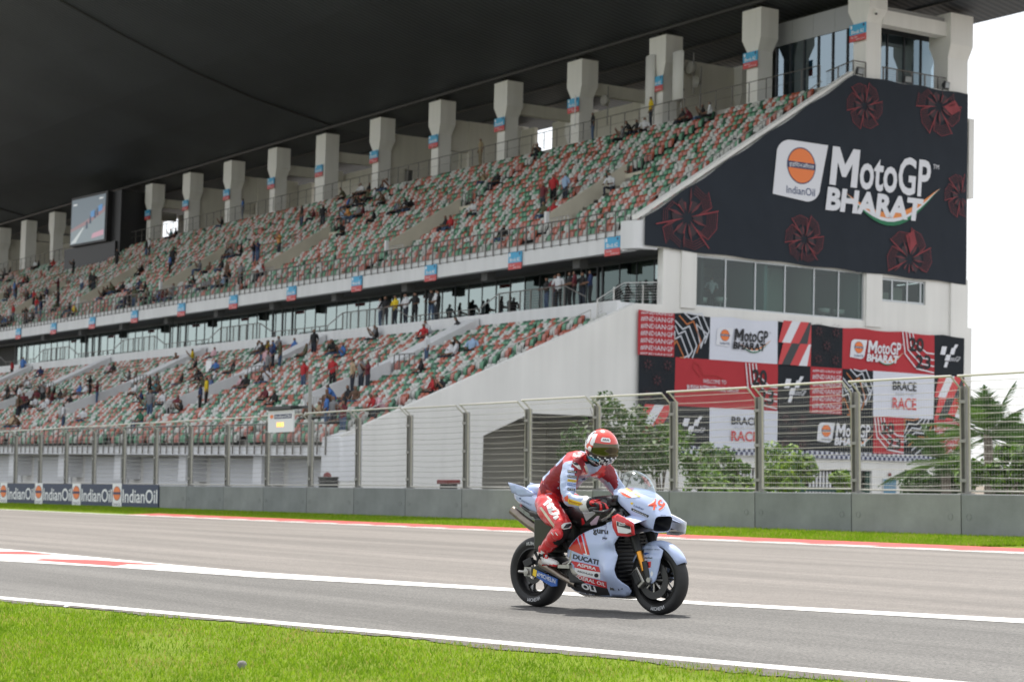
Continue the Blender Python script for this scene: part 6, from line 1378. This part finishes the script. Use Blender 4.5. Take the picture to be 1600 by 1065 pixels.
# ---- winglets
def winglet(s):
    wr = bpy.data.objects.new('winglet', None); put(wr, bike); mIn = mRd if s < 0 else mWt
    def foil(p_in, p_out, m, nm):
        b = MB(); rings = []
        for t in (0, .25, .5, .75, 1):
            c0 = Vector(p_in[0]).lerp(Vector(p_out[0]), t); c1 = Vector(p_in[1]).lerp(Vector(p_out[1]), t); d = c1 - c0; up = Vector((0, 0, 1)); ring = []
            for (u, h) in ((0, 0), (.15, .016), (.45, .020), (.8, .010), (1, 0), (.8, -.004), (.45, -.008), (.15, -.008)): q = c0 + d * u + up * h; ring.append((q.x, s * q.y, q.z))
            rings.append(ring)
        b.loft(rings, m); return b.build(nm, wr, smooth=True, angle=40)
    foil(((1.285, .185, .842), (1.46, .150, .815)), ((1.27, .315, .806), (1.44, .325, .772)), mBl, 'upper_wing')
    foil(((1.27, .175, .735), (1.54, .12, .725)), ((1.25, .325, .705), (1.46, .335, .690)), mCarb, 'lower_wing')
    b = MB(); out = [(1.225, .835), (1.285, .862), (1.40, .82), (1.475, .785), (1.475, .685), (1.40, .668), (1.27, .672), (1.235, .74)]
    v, f = cdt_fill(out, .03); b.add([(x, s * (.325 + .02 * math.sin((z - .67) * 14)), z) for x, z in v], f, mIn); e = b.build('end_plate', wr, smooth=True); md = e.modifiers.new('thick', 'SOLIDIFY'); md.thickness = .010
    v, f = cdt_fill([(1.29, .80), (1.34, .79), (1.455, .755), (1.455, .71), (1.40, .695), (1.30, .70)], .03); b = MB(); b.add([(x, s * (.337 + .02 * math.sin((z - .67) * 14)), z) for x, z in v], f, mWt); b.build('end_plate_panel', wr, smooth=True)
    b = MB()
    letter(b, 'BOLD', lambda u, v: (u, s * (.344 + .02 * math.sin((v - .67) * 14)), v), mWt, (1.325, 1.40, .762, .786), bold=.02) if s < 0 else None
    b.add([(x, s * (.341 + .02 * math.sin((z - .67) * 14)), z) for x, z in ((1.30, .796), (1.30, .760), (1.455, .732), (1.455, .757))], [(0, 1, 2, 3)], mBkP); b.build('end_plate_print', wr)
winglet(-1); winglet(1)
# ---- windscreen, tank, seat, tail
b = MB(); rings = []; mScr = glass_mat('windscreen plastic', (.80, .84, .86), .07, .04)
for i in range(9):
    v_ = i / 8; ring = []
    for j in range(17):
        u = -1 + 2 * j / 16; b0 = Vector((1.405 - .27 * u * u, .180 * u, 1.030 + .045 * u * u)); t0 = Vector((1.185 - .07 * u * u, .115 * u, 1.235 - .03 * u * u)); p = b0.lerp(t0, v_); bulge = .045 * math.sin(math.pi * v_) * (1 - .4 * u * u); ring.append((p.x + bulge * .6, p.y, p.z + bulge * .8))
    rings.append(ring)
b.loft(rings, mScr, False, False); b.build('windscreen', bike, smooth=True, fix=False)
b = MB(); b.box(1.16, 1.24, -.07, .07, .99, 1.05, mBkP); b.box(1.14, 1.34, -.12, .12, .88, .98, mEng); b.box(1.15, 1.158, -.055, .055, 1.0, 1.045, M('dash display', (.05, .07, .09), .2)); b.build('dashboard', bike, bev=.01)
def sect(x, hw, zt, zb, m=2.4): return nose_ring(x, hw, zt, zb, 0, 20, m)
b = MB(); b.loft([sect(.42, .10, .90, .78), sect(.50, .135, .945, .74), sect(.62, .175, .985, .70), sect(.78, .185, 1.01, .70), sect(.92, .175, 1.02, .72), sect(1.04, .14, .98, .75), sect(1.10, .09, .93, .78)], mCarb); tank = b.build('fuel_tank', bike, smooth=True)
b = MB(); bv = surf([tank]); decal_poly(b, bv, [(100, 345), (135, 345), (165, 440), (110, 480)], mRd, k6, 24); decal_poly(b, bv, [(100, 190), (330, 190), (360, 260), (190, 400), (160, 330)], mGry, k6, 24); decal_poly(b, bv, [(255, 430), (390, 300), (440, 300), (380, 460), (280, 480)], M('pink lacquer', (.62, .45, .60), .35), k6, 26); b.build('tank_print', bike)
b = MB(); b.loft([sect(.0, .13, .90, .80), sect(.15, .15, .895, .78), sect(.32, .13, .885, .76), sect(.46, .09, .90, .76)], mCarb); b.build('seat', bike, smooth=True)
b = MB(); b.box(.05, .55, -.10, .10, .50, .80, mEng); b.tube([(.0, -.10, .86), (.35, -.14, .66), (.56, -.15, .52)], .028, mEng, 8); b.tube([(.0, .10, .86), (.35, .14, .66), (.56, .15, .52)], .028, mEng, 8); b.box(.12, .40, -.19, -.10, .52, .80, mCarb); b.build('rear_frame', bike, bev=.015)
b = MB(); b.loft([sect(.20, .150, .985, .80, 3), sect(.10, .148, 1.02, .815, 3), sect(.0, .140, 1.04, .85, 3), sect(-.10, .128, 1.06, .895, 3), sect(-.19, .112, 1.075, .93, 3), sect(-.235, .095, 1.08, .955, 3)], mBl); tail = b.build('tail_unit', bike, smooth=True)
b = MB(); b.loft([sect(.12, .10, 1.09, .98), sect(.02, .105, 1.115, .99), sect(-.08, .085, 1.115, 1.0), sect(-.15, .05, 1.07, 1.01)], mBl); b.build('seat_hump', bike, smooth=True)
for s in (-1, 1):
    v, f = cdt_fill([(-.265, 1.125), (-.19, 1.112), (-.07, 1.085), (.08, 1.02), (.02, 1.0), (-.12, 1.0), (-.225, 1.03)], .04); b = MB(); b.add([(x, s * (.132 + .10 * (z - 1.0)), z) for x, z in v], f, mBl); o = b.build('tail_fin', bike, smooth=True); md = o.modifiers.new('thick', 'SOLIDIFY'); md.thickness = .008
b = MB(); b.loft([sect(.16, .11, .84, .77), sect(.02, .10, .87, .80), sect(-.10, .09, .91, .85), sect(-.18, .08, .94, .89)], mCarb); ut = b.build('undertail', bike, smooth=True)
kt = (795, 740, 9.68); b = MB(); bv = surf([tail, ut]); decal_text(b, bv, 'DISTRICT', [(195, 390), (345, 462), (340, 482), (190, 415)], mDkBlue, kt); decal_poly(b, bv, [(155, 360), (178, 358), (190, 378), (165, 385)], mDkBlue, kt, 12); decal_poly(b, bv, [(95, 415), (190, 455), (205, 480), (180, 500), (100, 455)], M('pinkish red print', (.45, .14, .18), .4), kt, 18, off=.005); b.build('tail_print', bike)
# ---- exhausts, swingarm, controls
b = MB(); b.tube([(.30, -.06, .60), (.12, -.09, .68), (.0, -.10, .735), (-.13, -.10, .80)], [.034, .042, .045, .040], mTi, 14, False); b.tube([(-.11, -.10, .79), (-.245, -.10, .868)], [.040, .044], mTi, 14, False); b.tube([(-.243, -.10, .867), (-.15, -.10, .81)], [.040, .036], mBkP, 14); b.build('upper_exhaust', bike, smooth=True)
b = MB(); b.loft([[(.20 + .03 * 0 + x * .0 - .02, 0, 0)] * 0 or [(x0 + 0, -.16 + .042 * r_ * math.cos(a), z0 + .042 * r_ * math.sin(a)) for a in [2 * math.pi * k / 14 for k in range(14)]] for (x0, z0, r_) in ((.19, .405, 1.05), (.26, .38, 1.15), (.36, .335, .95), (.45, .29, .72), (.62, .225, .62))], mTi, False); b.tube([(.192, -.16, .404), (.27, -.16, .378)], [.040, .036], mBkP, 14); b.build('lower_exhaust', bike, smooth=True)
for s in (-1, 1):
    b = MB(); y = s * .125; b.loft([[(x, y - .02, z - h), (x, y + .02, z - h), (x, y + .02, z + h), (x, y - .02, z + h)] for (x, z, h) in ((.52, .43, .055), (.30, .40, .06), (.08, .33, .04), (-.05, .318, .035))], mCarb); b.build('swingarm', bike, bev=.008)
b = MB(); b.box(-.04, .05, -.15, -.09, .28, .36, mAlu); b.lathe([(.001, -.175), (.03, -.172), (.034, -.15), (.03, -.10)], mAlu, 14, 'Y', (0, 0, .318)); b.tube([(-.10, -.16, .318), (.02, -.16, .318)], .012, mAlu, 8); b.build('rear_axle', bike, smooth=True, angle=40)
b = MB(); c = Vector((-.03, -.10, .40)); b.obox(c, (.05, 0, .02), (0, .022, 0), (-.015, 0, .03), mEng); b.build('brake_caliper', bike, bev=.006)
b = MB(); q = [(.118, .345), (.405, .268), (.398, .205), (.330, .200), (.105, .290)]; b.prism([(x, -.175, z) for x, z in q], (0, .012, 0), mBlD); b.prism([(x, -.178, z) for x, z in ((.105, .348), (.150, .336), (.140, .277), (.095, .292))], (0, .016, 0), mYel); letter(b, 'MICHELIN', lambda u, v: (u, -.1795, v - (u - .16) * .27), mWt, (.185, .385, .288, .325)); b.add([(.155, -.1795, .29), (.175, -.1795, .285), (.170, -.1795, .325)], [(0, 1, 2)], mWt); b.build('wheel_guard', bike)
b = MB(); b.lathe([(.07, -.02), (.085, -.02), (.085, .02), (.07, .02)], mAlu, 20, 'Y', (0, .115, .318)); b.tube([(.0, .13, .40), (.50, .13, .48)], .008, mEng, 4); b.tube([(.0, .13, .235), (.50, .13, .385)], .008, mEng, 4); b.build('chain', bike)
for s in (-1, 1):
    b = MB(); b.tube([(1.13, s * .13, .93), (1.085, s * .21, .925), (1.025, s * .40, .895)], [.016, .016, .017], mEng, 10); b.tube([(1.05, s * .25, .917), (1.02, s * .405, .893)], .0185, mRub, 10); b.build('handlebar', bike, smooth=True)
    b = MB(); b.tube([(1.10, s * .19, .93), (1.14, s * .26, .90), (1.115, s * .40, .875)], .007, mEng if s < 0 else mAlu, 6); b.tube([(1.09, s * .43, .885), (1.19, s * .425, .875), (1.21, s * .37, .89)], .010, mCarb, 6); b.build('lever', bike, smooth=True)
    b = MB(); b.box(1.06, 1.16, s * .20 - .03, s * .20 + .03, .93, .985, mEng); b.tube([(1.12, s * .16, .98), (1.12, s * .16, 1.03)], .022, mBkP, 10); b.tube([(1.12, s * .17, .96), (1.22, s * .14, .90), (1.2, s * .10, .82)], .008, mBkP, 5); b.tube([(1.08, s * .19, .92), (1.16, s * .17, .84), (1.08, s * .13, .76)], .010, mBkP, 5); b.build('controls', bike, bev=.006)
b = MB(); b.loft([nose_ring(1.06, .19, .95, .80, .1, 20), nose_ring(1.20, .19, .95, .78, .05, 20)], mCarb, True); b.tube([(1.0, -.17, .86), (1.1, -.185, .80), (1.2, -.19, .78)], .02, mEng, 8); b.tube([(.93, -.17, .80), (1.05, -.19, .79), (1.15, -.2, .83)], .016, mCarb, 8); b.box(1.0, 1.16, -.24, -.16, .84, .90, mEng); b.tube([(.90, -.165, .88), (1.02, -.21, .86), (1.16, -.22, .84), (1.24, -.21, .86)], .028, mCarb, 8); b.tube([(1.16, -.23, .90), (1.10, -.235, .84), (1.0, -.22, .80)], .014, mAlu, 6); b.box(1.12, 1.17, -.235, -.19, .96, 1.02, mCarb); b.build('inner_ducts', bike, smooth=True)
# ================================================================== rider
rid = thing('person', 'rider in red and pale blue leathers and red helmet crouched on the racing motorcycle', 'person', BA, BH_)
mLR = M('red leather', (.60, .018, .022), .32, coat=.5, var=.12, vscale=14, bump=.7, bscale=15); mLD = M('dark red leather', (.24, .008, .018), .45, var=.12, vscale=14, bump=.7, bscale=15); mLB = M('pale blue leather', (.40, .47, .66), .42, var=.08, vscale=14, bump=.7, bscale=15); mLK = M('black stretch panel', (.012, .012, .014), .7); mLW = M('white leather', (.70, .70, .70), .4)
RJ = {'pelvis': ((.155, 0, .99), (.165, .125)), 'lumb': ((.235, -.005, 1.10), (.175, .138)), 'chest': ((.42, -.01, 1.25), (.195, .155)), 'upch': ((.56, -.015, 1.305), (.165, .135)), 'neck': ((.68, -.025, 1.335), .075), 'head': ((.76, -.03, 1.39), .07), 'hump': ((.50, -.01, 1.375), (.09, .07))}
def lim(s, n):
    return {'sh' + n: ((.60, s * .205, 1.275 - (.02 if s > 0 else 0)), .094), 'ua' + n: ((.655, s * .285, 1.135), .078), 'el' + n: ((.70, s * .36, .985), .066), 'fa' + n: ((.82, s * .335, .955), .064), 'wr' + n: ((.945, s * .30, .935), .038),
            'hp' + n: ((.185, s * .115, .965), .122), 'th' + n: ((.36, s * .225, .865), .120), 'kn' + n: ((.625, s * .295, .735), .086), 'ca' + n: ((.46, s * .270, .630), .082), 'an' + n: ((.275, s * .225, .515), .048)}
RJ.update(lim(-1, 'r')); RJ.update(lim(1, 'l'))
RE = [('pelvis', 'lumb'), ('lumb', 'chest'), ('chest', 'upch'), ('upch', 'neck'), ('neck', 'head'), ('chest', 'hump')]
for n in 'rl': RE += [('upch', 'sh' + n), ('sh' + n, 'ua' + n), ('ua' + n, 'el' + n), ('el' + n, 'fa' + n), ('fa' + n, 'wr' + n), ('pelvis', 'hp' + n), ('hp' + n, 'th' + n), ('th' + n, 'kn' + n), ('kn' + n, 'ca' + n), ('ca' + n, 'an' + n)]
me = skin_mesh('body', RJ, RE, 3)
segs = [('pelvis', 'lumb', 0, 0), ('lumb', 'chest', 2, -.03), ('chest', 'upch', 1, -.02), ('upch', 'neck', 1, 0), ('neck', 'head', 3, 0), ('chest', 'hump', 1, .0)]
for n in 'rl': segs += [('upch', 'sh' + n, 0, .0), ('sh' + n, 'ua' + n, 1, 0), ('ua' + n, 'el' + n, 1, 0), ('el' + n, 'wr' + n, 1, 0), ('hp' + n, 'kn' + n, 0, 0), ('kn' + n, 'an' + n, 0, 0)]
sl = seg_tag(me, RJ, segs)
ctr = np.empty(len(me.polygons) * 3); me.polygons.foreach_get('center', ctr); ctr = ctr.reshape(-1, 3); nr = np.empty(len(me.polygons) * 3); me.polygons.foreach_get('normal', nr); nr = nr.reshape(-1, 3)
x, y, z = ctr.T
tors = (x < .62) & (np.abs(y) < .21) & (z > 1.02) & (x > .05)
along = (x - .1) * .8 + (z - 1.0) * .6            # distance up the back
upn = nr[:, 0] * -.6 + nr[:, 2] * .8
sl[tors & (along < .17)] = 0
sl[tors & (along > .15) & (upn > .48) & ~((along > .27) & (along < .36))] = 1                       # pale blue back
sl[tors & (along > .10) & (upn < .48) & (upn > -.35)] = 2         # dark red flanks
sl[tors & (upn < -.25) & (x > .42)] = 1                           # pale blue chest
sl[(z > 1.315) & (np.abs(y) > .09) & (np.abs(y) < .30) & (nr[:, 2] > .35) & (x > .45)] = 0
sl[(np.abs(y) > .14) & (np.abs(y) < .27) & (x > .62) & (z > 1.05) & (nr[:, 0] > .45)] = 2
inn = (np.abs(y) < .17) & (x > .2) & (x < .62) & (z < .95); sl[inn] = 3
sl[(z < .72) & (x > .50) & (np.abs(y) < .33) & (nr[:, 2] < -.1)] = 3
sl[(x > .635) & (x < .70) & (z < 1.02) & (nr[:, 0] < -.2)] = 0
me.materials.clear()
for m in (mLR, mLB, mLD, mLK, mLW): me.materials.append(m)
me.polygons.foreach_set('material_index', sl.astype(np.int32)); me.update()
tx_ = bpy.data.textures.new('folds', 'CLOUDS'); tx_.noise_scale = .085; tx_.noise_depth = 2
_tmp = bpy.data.objects.new('leather_suit', me); C.objects.link(_tmp); _dm = _tmp.modifiers.new('folds', 'DISPLACE'); _dm.texture = tx_; _dm.strength = .030; _dm.mid_level = .5; _dm.texture_coords = 'LOCAL'
_dg = bpy.context.evaluated_depsgraph_get(); me = bpy.data.meshes.new_from_object(_tmp.evaluated_get(_dg)); bpy.data.objects.remove(_tmp)
body = bpy.data.objects.new('leather_suit', me); put(body, rid)
bvb = surf([body]); b = MB(); kA = (870, 690, 8.88); kL = (832, 760, 10.65)
decal_poly(b, bvb, [(160, 785), (390, 850), (385, 905), (165, 860), (150, 820)], mYel, kA, 22); decal_text(b, bvb, 'Motorangh', [(170, 800), (385, 858), (380, 898), (172, 845)], M('orange brown print', (.45, .13, .01), .5), kA, off=.006, bold=.02)
decal_poly(b, bvb, [(100, 770), (150, 735), (160, 785), (150, 830), (110, 820)], mOrR, kA, 20)
for (yy, c_) in ((385, mBkP), (455, mBkP), (512, mYel), (565, mBlD), (635, mBkP)):
    decal_poly(b, bvb, [(150, yy), (285, yy + 18), (280, yy + 52), (148, yy + 34)], c_, kA, 22)
    decal_text(b, bvb, {385: 'BARDAHL', 455: 'PASCO', 512: 'FEDERAL', 565: 'Unibat', 635: 'OLI'}[yy], [(160, yy + 7), (270, yy + 22), (268, yy + 42), (158, yy + 27)], mLW if c_ is not mYel else mBkP, kA, off=.006)
b.build('sleeve_print', rid); b = MB(); decal_poly(b, bvb, [(205, 290), (250, 280), (320, 330), (340, 385), (300, 375), (240, 325)], mLW, kA, 20); decal_poly(b, bvb, [(215, 285), (290, 290), (300, 325), (250, 318)], mBkP, kA, 20, off=.006)
decal_text(b, bvb, 'DI GIA', [(275, 55), (385, 60), (390, 115), (285, 120)], mLW, kA, off=.006)
decal_poly(b, bvb, [(375, 330), (415, 325), (445, 425), (415, 430)], M('pale print', (.62, .62, .58), .5), kA, 20); decal_poly(b, bvb, [(345, 520), (385, 490), (400, 525), (370, 545)], mDkBlue, kA, 16); decal_text(b, bvb, 'GRESINI', [(530, 415), (620, 400), (615, 440), (525, 455)], mOrR, kA)
decal_poly(b, bvb, [(0, 640), (20, 620), (110, 690), (120, 720)], mLB, kA, 20); decal_poly(b, bvb, [(10, 545), (60, 580), (120, 640), (118, 560), (70, 560)], mLB, kA, 20)
b.build('chest_print', rid); b = MB()
for q in ([(170, 290), (260, 215), (300, 235), (205, 320)], [(230, 310), (330, 260), (370, 300), (290, 330), (330, 350), (250, 380)], [(250, 385), (380, 340), (395, 380), (300, 410), (350, 430), (280, 450)], [(290, 455), (400, 410), (450, 450), (350, 480)], [(340, 500), (420, 465), (440, 500), (385, 550), (350, 530)]): decal_poly(b, bvb, q, mLW, kL, 22)
decal_poly(b, bvb, [(115, 345), (150, 335), (250, 470), (370, 640), (350, 680), (230, 510)], M('cream print', (.62, .56, .44), .5), kL, 24)
b.build('thigh_print', rid); b = MB(); decal_poly(b, bvb, [(480, 640), (520, 605), (640, 585), (670, 625), (620, 690), (520, 710), (485, 690)], mLW, kL, 22); decal_poly(b, bvb, [(510, 690), (560, 620), (640, 610), (655, 630), (600, 680), (560, 690)], mBkP, kL, 20, off=.006)
decal_poly(b, bvb, [(345, 760), (420, 715), (560, 710), (660, 740), (600, 800), (540, 800), (430, 780), (360, 800)], mLK, kL, 22)
b.build('knee_print', rid)
# knee slider
for s in (-1, 1):
    b = MB(); b.lathe([(.001, .045), (.035, .040), (.052, .02), (.056, 0), (.05, -.01)], mLR, 16, 'Y'); o = b.build('knee_slider', rid, smooth=True); o.location = (.585, s * .352, .675); o.rotation_euler = (0, 0, R(180) if s < 0 else 0); o.scale = (1.15, 1, 1)
    if s < 0: b = MB(); stroke(b, [(-.035, -.012), (-.01, .012), (.01, -.008), (.035, .012)], .008, lambda u, v: (u, .043, v), mLW); b.build('slider_print', o)
# boots
for s in (-1, 1):
    t = bpy.data.objects.new('boot', None); put(t, rid)
    J = {'an': ((.305, s * .232, .565), .062), 'shin': ((.285, s * .226, .52), .056), 'heel': ((.262, s * .222, .445), .050), 'mid': ((.355, s * .220, .425), (.044, .040)), 'toe': ((.455, s * .212, .395), (.038, .030))}
    bm_ = skin_mesh('boot_shell', J, [('an', 'shin'), ('shin', 'heel'), ('heel', 'mid'), ('mid', 'toe')], 2, 'heel')
    bm_.materials.clear(); 
    for m in (mLW, mLR, mLK): bm_.materials.append(m)
    c = np.empty(len(bm_.polygons) * 3); bm_.polygons.foreach_get('center', c); c = c.reshape(-1, 3); idx = np.zeros(len(c), int); idx[(c[:, 2] > .50) & (c[:, 0] < .30)] = 1; idx[(c[:, 2] < .398)] = 1; idx[(np.abs(c[:, 2] - .475) < .016) & (c[:, 0] > .25)] = 2; idx[(c[:, 2] > .555)] = 1
    bm_.polygons.foreach_set('material_index', idx.astype(np.int32)); o = bpy.data.objects.new('boot_shell', bm_); put(o, t)
    if s < 0:
        bb = MB(); bvt = surf([o]); kb = (790, 740, 4.84); stroke_pts = [(305 + 22 * math.cos(a), 622 + 20 * math.sin(a)) for a in [2 * math.pi * i / 12 for i in range(13)]]
        decal_poly(bb, bvt, [(288, 600), (315, 596), (326, 620), (318, 640), (296, 640), (286, 622)], mLR, kb, 8); decal_poly(bb, bvt, [(298, 610), (312, 608), (316, 622), (308, 630), (298, 626)], mLW, kb, 8, off=.005); bb.build('boot_print', t)
# gloved hands: palm and five separate bent fingers closed on the grips
def hand(s):
    t = bpy.data.objects.new('glove', None); put(t, rid); P = lambda x, y, z: Vector((x, s * y, z))
    b = MB(); b.loft([[P(x, y0 + dy * c_, z + dz * s_) for c_, s_ in [(math.cos(q), math.sin(q)) for q in [2 * math.pi * k / 12 for k in range(12)]]] for (x, y0, dy, z, dz) in ((.915, .305, .040, .942, .036), (.95, .303, .044, .949, .033), (.985, .303, .054, .952, .029), (1.02, .305, .057, .949, .026), (1.048, .306, .052, .941, .020))], mLR); b.build('palm', t, smooth=True)
    b = MB(); b.loft([[P(x, .302 + dy * math.cos(q), .940 + dz * math.sin(q)) for q in [2 * math.pi * k / 14 for k in range(14)]] for (x, dy, dz) in ((.858, .074, .070), (.875, .078, .074), (.920, .066, .062), (.945, .056, .052))], mLW); b.build('cuff', t, smooth=True)
    b = MB(); b.loft([[P(x, .302 + dy * math.cos(q), .940 + dz * math.sin(q)) for q in [2 * math.pi * k / 14 for k in range(14)]] for (x, dy, dz) in ((.938, .060, .056), (.955, .057, .053), (.968, .048, .044))], mLK); b.build('strap', t, smooth=True)
    for i, (y, ln, r_) in enumerate(((.258, 1.0, .0135), (.288, 1.1, .014), (.318, 1.05, .0135), (.347, .86, .012))):
        k_ = P(1.035, y, .945); p1 = P(1.035 + .034 * ln, y + .002, .935); p2 = P(1.035 + .040 * ln, y + .002, .935 - .036 * ln); p3 = P(1.035 + .012, y, .935 - .058 * ln)
        if i < 1: p2 = P(1.105, y + .01, .905); p3 = P(1.118, y + .014, .880)          # one finger out on the brake lever
        b = MB(); b.tube([P(1.0, y, .947), k_, k_.lerp(p1, .6), p1, p1.lerp(p2, .5), p2, p3], [r_ * 1.05, r_ * 1.15, r_, r_ * 1.08, r_ * .95, r_ * .98, r_ * .72], mLK if i % 2 else mLR, 10); b.build('finger', t, smooth=True)
    b = MB(); b.tube([P(.975, .268, .945), P(.995, .240, .930), P(1.020, .232, .905), P(1.042, .240, .890)], [.015, .0145, .013, .010], mLK, 10); b.build('thumb', t, smooth=True)
    b = MB(); b.loft([[P(1.02 + dx, .302 + .046 * u, .974 + .010 * (1 - u * u) - abs(dx) * .2) for u in (-1, -.5, 0, .5, 1)] for dx in (-.028, 0, .022)], mLR, False, False); b.build('knuckle_guard', t, smooth=True)
hand(-1); hand(1)
# ---- helmet, turned a little to the rider's right
hel = bpy.data.objects.new('helmet', None); put(hel, rid); hel.location = (.815, -.035, 1.435); hel.rotation_euler = (0, R(10), R(-16)); hel.scale = (1.10, 1.10, 1.10)
def hel_pt(az, el, g=0.0):
    """shell point: az 0 = front, el up; a little longer than wide, chin bar pushed forward, spoiler at the back"""
    c = math.cos(el); x = math.cos(az) * c; y_ = math.sin(az) * c; z_ = math.sin(el)
    rx, ry, rz = .152, .128, .152
    if x > 0 and z_ < -.1: rx += .030 * min(1, (-.1 - z_) * 2.2) * x
    if z_ < -.55: rx *= .96
    if x < 0: rx += .016 * max(0, 1 - abs(z_ - .15) * 2.2)
    return ((rx + g) * x, (ry + g) * y_, max((rz + g) * z_, -.150))
mHR = M('helmet red', (.66, .050, .035), .22, coat=.8); mHW = M('helmet white', (.74, .75, .78), .25, coat=.7); mHK = M('helmet black', (.014, .014, .018), .25, coat=.6); mHB = M('helmet light blue print', (.06, .42, .62), .35)
NA, NE = 56, 30
V, F, I = [], [], []
for j in range(NE + 1):
    el = R(-62) + (R(90) - R(-62)) * j / NE
    for i in range(NA): V.append(hel_pt(2 * math.pi * i / NA, min(el, R(89.5))))
def hcol(az, el):
    a = math.degrees((az + math.pi) % (2 * math.pi) - math.pi); e = math.degrees(el)
    if abs(a) < 62 and -22 < e < 19: return 2
    if e < -18 - .10 * (abs(a) - 60) * (abs(a) > 60): return 2 if (int((a + 180) / 9) + int(e / 8)) % 3 or abs(a) > 100 else 1
    if abs(a) > 92 and -4 < e < 58: return 1 if (int((a + 180) / 10) + int((e + 90) / 11)) % 4 else 2
    if abs(a) > 118 and e < 62: return 1 if (int(a / 14) + int(e / 13)) % 5 else 2
    if 66 < abs(a) < 80 + e * .2 and 10 < e < 52: return 1
    if abs(a) > 62 and e < 6: return 2
    return 0
for j in range(NE):
    for i in range(NA):
        F.append((j * NA + i, j * NA + (i + 1) % NA, (j + 1) * NA + (i + 1) % NA, (j + 1) * NA + i)); I.append(hcol(2 * math.pi * (i + .5) / NA, R(-62) + (R(152)) * (j + .5) / NE))
me = fast_mesh('shell', np.array(V), np.array(F), [mHR, mHW, mHK], np.array(I), True); sh_o = bpy.data.objects.new('shell', me); put(sh_o, hel)
mVis = M('bronze mirror visor', (.11, .095, .065), .06, .9); b = MB(); rings = []
for j in range(9):
    el = R(-21) + R(38) * j / 8; ring = []
    for i in range(29): az = R(-66) + R(132) * i / 28; ring.append(hel_pt(az, el + R(2) * math.cos(az * 1.3), .006))
    rings.append(ring)
b.loft(rings, mVis, False, False); vis = b.build('visor', hel, smooth=True, fix=False)
b = MB(); mpv = lambda u, v: hel_pt(R(u), R(v), .005)
g = [(u, v) for u in ()]
def hpatch(pts, m, g_=.005):
    v, f = cdt_fill(pts, 5); b.add([hel_pt(R(u), R(q), g_) for u, q in v], f, m)
hpatch([(-40, 25), (-6, 24), (-2, 30), (-6, 38), (-36, 39), (-42, 33)], mHW); letter(b, 'ARAI', lambda u, v: hel_pt(R(u), R(v), .008), mHK, (-35, -10, 28.5, 34.5), bold=.02)
for k in range(6): hpatch([(-96 + k * 9, -34 - k * 1.2), (-90 + k * 9, -35 - k * 1.2), (-91 + k * 9, -26 - k * 1.2), (-97 + k * 9, -25 - k * 1.2)], mHB)
hpatch([(-104, -26), (-99, -27), (-100, -18), (-105, -18)], mHR); hpatch([(-100, 2), (-82, -6), (-70, -4), (-70, 8), (-92, 14)], mOrR); hpatch([(-82, -8), (-72, -8), (-72, -1), (-80, -1)], mYel)
for k in range(7): hpatch([(-44 + k * 11, -46), (-38 + k * 11, -47), (-37 + k * 11, -38), (-43 + k * 11, -37)], mHW if k % 2 == 0 else mGry)
letter(b, 'Unibat', lambda u, v: hel_pt(R(u), R(v - (u + 90) * .15), .008), mHW, (-104, -62, -44, -37), bold=.01)
b.build('helmet_print', hel, smooth=True)
b = MB(); b.lathe([(.001, .134), (.018, .136), (.022, .126)], mHW, 14, 'Y', (.03, 0, -.005)); b.lathe([(.001, -.134), (.018, -.136), (.022, -.126)], mHW, 14, 'Y', (.03, 0, -.005)); b.build('visor_pivot', hel, smooth=True)
b = MB(); b.loft([[(-.05, -.07, .12), (-.10, -.075, .09), (-.155, -.07, .03)], [(-.06, 0, .150), (-.13, 0, .115), (-.185, 0, .045)], [(-.05, .07, .12), (-.10, .075, .09), (-.155, .07, .03)]], mHW, False, False); b.build('spoiler', hel, smooth=True)
b = MB(); b.tube([(.70, -.028, 1.33), (.77, -.03, 1.37)], [.075, .078], mLK, 14); b.build('neck', rid, smooth=True)
# ================================================================== set the stand's things on the stand's own level
bpy.context.view_layer.update()
for o in STAND: o.matrix_world = TILT @ o.matrix_basis
bpy.context.view_layer.update()
